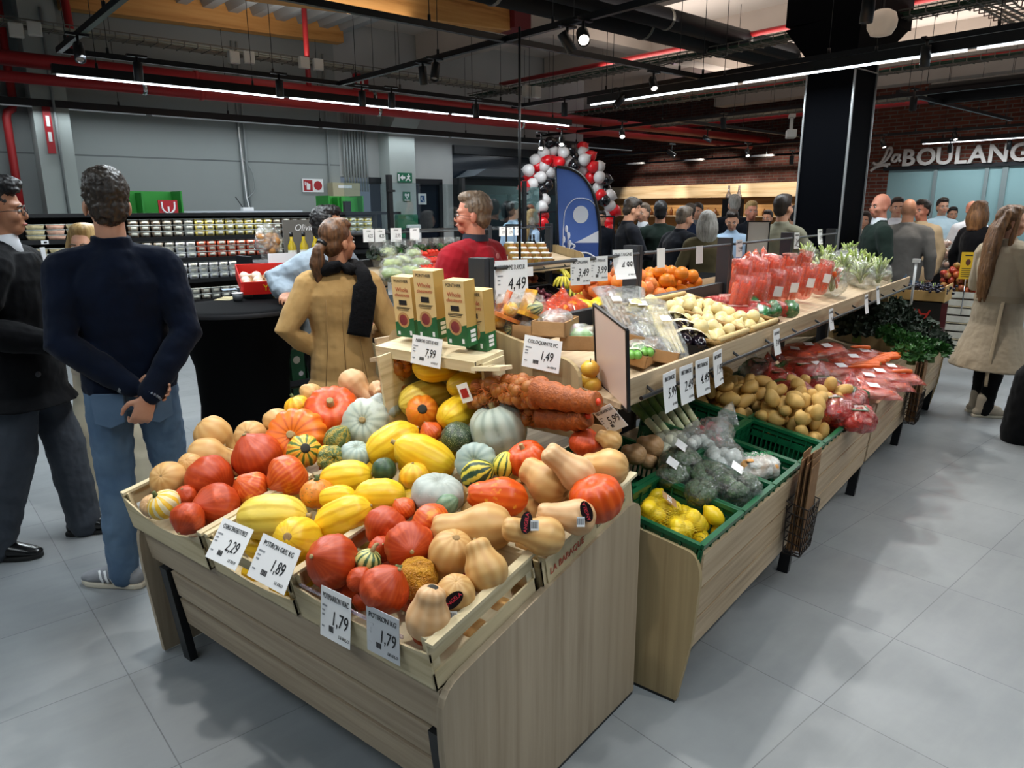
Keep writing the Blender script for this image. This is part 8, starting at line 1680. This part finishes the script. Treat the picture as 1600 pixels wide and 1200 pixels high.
bp('sun', [[(907.5+12*math.cos(t), 335+13*math.sin(t)) for t in [2*PI*i/24 for i in range(24)]]])
bp('dark_field', [[(880, 377), (936, 377), (937, 402), (881, 402)]], P('banner_dark_blue', '2c4a8e', .6))
bp('hill', [spl([(898, 377), (910, 372), (922, 366), (936, 359)], 4)+[(936, 377)]], WB, .003)
MB().tube([pq(a, b, .003) for a, b in spl([(880, 403), (881, 345), (885, 325), (896, 313), (908, 311), (921, 314), (931, 324), (936, 345), (936.5, 403), (880, 403)], 4)], .006, 5).build('arch_outline', WB, bn)
MB().tube([pq(a, b, .004) for a, b in spl([(893, 378), (899, 382), (894, 388), (905, 392), (920, 393), (932, 400)], 5)], .012, 5).tube([pq(a, b, .004) for a, b in spl([(890, 378), (891, 386), (897, 392), (910, 398), (922, 403)], 5)], .008, 5).build('road', WB, bn)
mb = MB().tube([pq(a, b, .004) for a, b in ((888, 402), (888, 370), (886, 352))], .006, 5)
for (x, y, dx) in ((886, 356, -1), (887, 366, 4), (884, 372, -4), (889, 378, 4), (885, 386, -5), (890, 392, 4)): mb.ell(pq(x+dx*.6, y, .004), (.02, .045, .003), 8, 6)
mb.build('wheat', WB, bn); text('banner_text', 'eg', .13, WB, bn, mxf((1, 0, 0), (0, 1, 0), (0, 0, 1), pq(886, 414, .004)), .001)
# black draped tasting tables
for c, w, d_, rz, lb in ((Vector((6.6, 3.06, 0)), 1.3, .3, .0, 'long black draped table behind the oranges'), (atd(858, 420, 10.3), .9, .6, -.3, 'black draped table with wine bottles left of the blue banner'), (Vector((8.9, 3.0, 0)), .8, .5, .3, 'black draped table by the group of people left of the column')):
 o = empty('draped_table', (c.x, c.y, 0), rz, lb, 'table'); h = 1.04; mb = MB(); n = 48; vs = []
 for k, z in enumerate((0, .5, h)):
  for i in range(n):
   t = 4*i/n; s_ = t % 1; q = int(t); cc = [(-w/2, -d_/2), (w/2, -d_/2), (w/2, d_/2), (-w/2, d_/2)]; a, b = cc[q], cc[(q+1) % 4]; e = 1+.03*math.sin(i*2.2)*(2-k)/2; vs.append(((a[0]+(b[0]-a[0])*s_)*e, (a[1]+(b[1]-a[1])*s_)*e, z))
 mb.add(vs, [(k*n+i, k*n+(i+1) % n, (k+1)*n+(i+1) % n, (k+1)*n+i) for k in (0, 1) for i in range(n)]+[list(range(2*n, 3*n))]); mb.build('cloth', FAB, o, smooth=False); MB().box(-w/2+.05, w/2-.05, -d_/2+.05, d_/2-.05, h-.03, h-.005).build('table_top', BLACKM, o, smooth=False)
wt = atd(858, 420, 10.3)
for i, (dx, dy) in enumerate(((-.28, 0), (-.18, .06), (-.1, -.05), (-.02, .04))):
 o = empty('wine_bottle', (wt.x+dx*.8, wt.y-dx*.6+dy, 1.04), 0, 'dark wine bottle with pale label on the black table by the banner, %s' % ('leftmost', 'second', 'third', 'rightmost')[i], 'bottle', 'wine bottles'); MB().lathe([(.036, 0), (.038, .02), (.038, .18), (.015, .23), (.014, .3), (.001, .3)], 14).build('glass', P('bottle_green', '0e1a12', .15), o); MB().lathe([(.039, .06), (.039, .14)], 14, cap=False).build('label', PAPER, o); MB().lathe([(.016, .25), (.016, .305), (.001, .305)], 10).build('capsule', BLACK, o)
for i in range(4):
 o = empty('wine_glass', (wt.x+.1*.8+i*.05, wt.y-.1+i*-.04, 1.04), 0, 'small glass of golden drink right of the wine bottles', 'glass', 'tasting glasses'); MB().lathe([(.03, 0), (.033, .09), (.031, .09), (.028, .004)], 14, cap=False).build('glass', PANE, o); MB().lathe([(.001, .004), (.028, .005), (.03, .05), (.001, .05)], 14).build('drink', P('golden_drink', 'c98a1c', .2), o)
for px, py, lb in ((857, 365, 'black empty frame stand left of the blue banner'), (946, 372, 'black empty frame stand right of the blue banner'), (800, 372, 'small black frame in front of the man in the blue shirt')):
 c = atd(px, py, 9.9 if px != 800 else 9.0); o = empty('frame_stand', c, AU-PI/2, lb, 'stand'); w, h = (.12, .3) if px != 800 else (.08, .17); mb = MB()
 for q in ((-w, -w+.02, -h, h), (w-.02, w, -h, h), (-w, w, h-.02, h), (-w, w, -h, -h+.02)): mb.box(q[0], q[1], -.01, .01, q[2], q[3])
 mb.build('frame', BLACK, o, smooth=False); MB().box(-.012, .012, -.01, .01, -c.z, -h).box(-.15, .15, -.12, .12, -c.z, -c.z+.015).build('foot', BLACK, o, smooth=False)
# items on the far timber shelves
for i in range(26):
 y = 9.6+i*.255; z = 1.48 if i % 3 else 1.03; o = empty('shelf_bottle', B(18.26, y, z), 0, 'small dark item standing on the far timber shelves behind the crowd', 'bottle', 'items on the timber shelves'); h = R.uniform(.18, .3); MB().lathe([(.05, 0), (.055, h*.6), (.02, h*.8), (.02, h), (.001, h)], 10).build('body', (BLACKM, P('amber_glass', '6b3a14', .3), P('jar_brown', '8a5a34', .4))[i % 3], o)
for i, px in enumerate((1138, 1154)):
 o = empty('glass_carafe', onxb(px, 311, 15.2), 0, 'clear tall carafe on a plinth before the timber shelves, %s of two' % ('left', 'right')[i], 'carafe'); MB().lathe([(.06, 0), (.07, .06), (.03, .16), (.022, .28), (.03, .3)], 14, cap=False).build('glass', glassm('carafe_glass', (.7, .72, .85), .25), o); zz = o.location.z; MB().box(-.1, .1, -.1, .1, -zz, -.002).build('plinth', BLACKM, o, smooth=False)
# apples on stacked slatted crates at the right
AX0, AX1, AY0, AY1 = 9.75, 10.25, .55, 1.42
for k in range(4):
 o = empty('slatted_crate', ((AX0+AX1)/2, (AY0+AY1)/2, .0+k*.19), 0, 'pale slatted wooden crate in the stack under the red apples, %s' % ('bottom', 'second from bottom', 'third from bottom', 'topmost')[k], 'crate', 'slatted crates under the apples'); w, d_ = (AX1-AX0)/2, (AY1-AY0)/2
 for z in (.015, .105):
  for b_ in ((-w, -w+.012, -d_, d_), (w-.012, w, -d_, d_), (-w, w, -d_, -d_+.012), (-w, w, d_-.012, d_)): MB().box(b_[0], b_[1], b_[2], b_[3], z, z+.07).build('slat', P('grey_white_board', 'c9c5b8', .7, var=(12, 'b5b0a2', .5)), o, smooth=False)
 mb = MB()
 for x in (-w+.012, w-.04):
  for y in (-d_+.012, d_-.04): mb.box(x, x+.028, y, y+.028, 0, .188)
 mb.build('corner_posts', P('grey_white_board', 'c9c5b8', .7), o, smooth=False); MB().box(-w, w, -d_, d_, .0, .008).build('bottom', CRW, o, smooth=False)
APR = P('apple_red', 'a8202a', .35, var=(7, 'd0783a', .7)); APG = P('apple_blush', '8e2a2c', .35, var=(5, 'b8a04a', .75))
aplp = [proto('apple', MB().lathe([(.001, -.03), (.018, -.034), (.036, -.012), (.039, .01), (.026, .032), (.008, .03), (.001, .024)], 16), m, [('stem', MB().tube([(0, 0, .024), (.003, 0, .042)], .0025, 6), STEMD)]) for m in (APR, APG)]
packed(aplp, AX0+.01, AX1-.01, AY0+.02, AY1-.02, lambda y: .72, .040, 190, 3, 'red blushed apple on the pale slatted crates at the right', 'apple', 'red apples on the slatted crates', (.95, 1.1), 31, .25)
# grapes in a wooden tray on banana cartons, beyond the far end of the long stand
gp = onx(1416, 470, 7.62); GX, GY = 7.62, gp.y
o = empty('fruit_carton', (GX+.22, GY, .0), 0, 'dark printed fruit carton with red lettering under the grape tray', 'carton')
DK_ = P('dark_carton', '1a1614', .6); MB().box(-.2, .2, -.29, .29, .62, .84).build('upper_box', DK_, o, smooth=False); MB().box(-.2, .2, -.29, .29, .0, .6).build('lower_box', P('maroon_carton', '5a1a22', .6, var=(5, '2c1014', .5)), o, smooth=False); text('carton_text', 'ANO', .17, P('carton_red_print', 'c8352a', .5), o, mxf((0, 1, 0), (0, 0, -1), (-1, 0, 0), (-.203, -.02, .72)), .001)
MB().box(-.2, -.19, -.34, -.29, .62, .84).build('side_flap', P('maroon_carton', '5a1a22', .6), o, smooth=False)
o = empty('wooden_tray', (GX+.22, GY, .845), 0, 'pale wooden tray of black grapes beyond the far end of the long stand', 'tray')
for b_ in ((-.21, -.2, -.3, .3, 0, .10), (.2, .21, -.3, .3, 0, .10), (-.21, .21, -.31, -.3, 0, .15), (-.21, .21, .3, .31, 0, .15), (-.21, .21, -.3, .3, 0, .008)): MB().box(*b_).build('board', P('pine_board', 'c9a468', .6, var=(12, 'b58f54', .5)), o, smooth=False)
GRA = P('black_grape', '10121f', .25, var=(30, '2c2a44', .6))
for i in range(7):
 o = empty('grape_bunch', (GX+.08+.09*(i % 4), GY-.2+.13*(i//2), .93), 0, 'bunch of black grapes in the pine tray, %s' % ('near left', 'near middle', 'near right', 'far near', 'centre', 'rear left', 'rear right')[i], 'grapes', 'black grapes'); rg = random.Random(i+400); mb = MB()
 for k in range(34): mb.ell((rg.gauss(0, .05), rg.gauss(0, .06), rg.uniform(-.02, .055)), .014, 8, 6)
 mb.build('grapes', GRA, o)['kind'] = 'stuff'; MB().tube([(0, 0, .03), (.02, .01, .08)], .003, 5).build('stalk', P('grape_stalk', '7a8a3a', .7), o)
c = onx(1424, 470, 7.55); o = empty('card_pole', c, 0, 'white card pole standing in front of the grape tray', 'pole'); MB().tube([(0, 0, -.12), (0, 0, .36)], .011, 8).build('rod', P('pole_white', 'cfd0d0', .4), o); MB().box(-.02, .02, -.03, .03, .35, .385).build('clip', PAPER, o, smooth=False)
# bread / pastry bags stand and yellow notice
bx = atd(1476, 470, 9.9); o = empty('pastry_stand', (bx.x, bx.y, 0), -.2, 'black stand piled with bags of pastries behind the apples', 'stand'); MB().box(-.34, .34, -.34, .34, 0, .85).build('base', BLACKM, o, smooth=False); MB().box(-.36, .36, -.36, .36, .85, .88).build('tray', P('tray_steel', '6a6a66', .4, .5), o, smooth=False)
PAS = P('pastry', 'd8a860', .55, var=(14, 'b87a38', .7)); PIN = P('pink_bag_print', 'e4c4b8', .5, var=(12, 'd8a890', .5))
for i in range(16):
 lv = i//6; k = i % 6; p = (bx.x-.24+.17*(k % 3)+.05*lv, bx.y-.2+.22*(k//3)+.03*lv, .96+.13*lv)
 bag(Vector(p), (.11, .09, .06), 'bag of pastries on the stand behind the apples, %s layer, %s' % (('bottom', 'middle', 'top')[lv], ('first', 'second', 'third', 'fourth', 'fifth', 'sixth')[k]), CLEARB, PAS if i % 3 else PIN, 120+i, .3*i, 'pastry_bag', 'bag', 'pastry bags', neck=False, inner_r=.035, n_in=9)
for i in range(4):
 o = empty('sauce_bottle', (bx.x+.12+.05*i, bx.y-.05-.085*i, .88), 0, 'orange topped red labelled bottle behind the pastry bags, %s from the left' % ('first', 'second', 'third', 'fourth', 'fifth', 'sixth')[i], 'bottle', 'red labelled bottles'); MB().lathe([(.034, 0), (.036, .02), (.036, .38), (.02, .46), (.018, .52), (.001, .52)], 12).build('glass', P('orange_sauce', 'c0652a', .3), o); MB().lathe([(.037, .24), (.037, .36)], 12, cap=False).build('label', P('label_red', 'c83a34', .5), o)
c = onx(1512, 415, 9.7); o = empty('yellow_notice', c, 0, 'yellow notice card on a stem between the apples and the woman in beige', 'sign'); o.rotation_euler = (0, 0, AU-PI/2-.35); MB().box(-.06, .06, -.003, .003, -.12, .12).build('card', P('notice_yellow', 'e8b81c', .5), o, smooth=False); MB().ell((0, -.004, .03), (.02, .002, .03), 10, 6).build('drawing', P('notice_brown', '5a2c14', .6), o)
mb = MB()
for i in range(5): mb.box(-.045, .04-.01*(i % 2), -.0045, -.003, -.03-.018*i, -.024-.018*i)
mb.box(-.03, .03, -.0045, -.003, .085, .095).build('print', INK, o, smooth=False); MB().tube([(0, 0, -.12), (0, 0, .6-c.z)], .006, 6).build('stem', CHROME, o); o.scale = (1.25,)*3
# ---------------------------------------------------------------- lettering becomes plain meshes
_dg = bpy.context.evaluated_depsgraph_get()
for _o in [o for o in COL.objects if o.type == 'FONT']:
 _me = bpy.data.meshes.new_from_object(_o.evaluated_get(_dg)); _n = _o.name; _q = bpy.data.objects.new('lettering', _me); COL.objects.link(_q)
 _q.parent = _o.parent; _q.matrix_basis = _o.matrix_basis.copy(); bpy.data.objects.remove(_o); _q.name = _n
for _o in COL.objects:
 if _o.parent is None and _o.get('label') and len(__import__('re').findall(r"[A-Za-z0-9][A-Za-z0-9'-]*", _o['label'])) > 16: print('LONG', _o['label'])
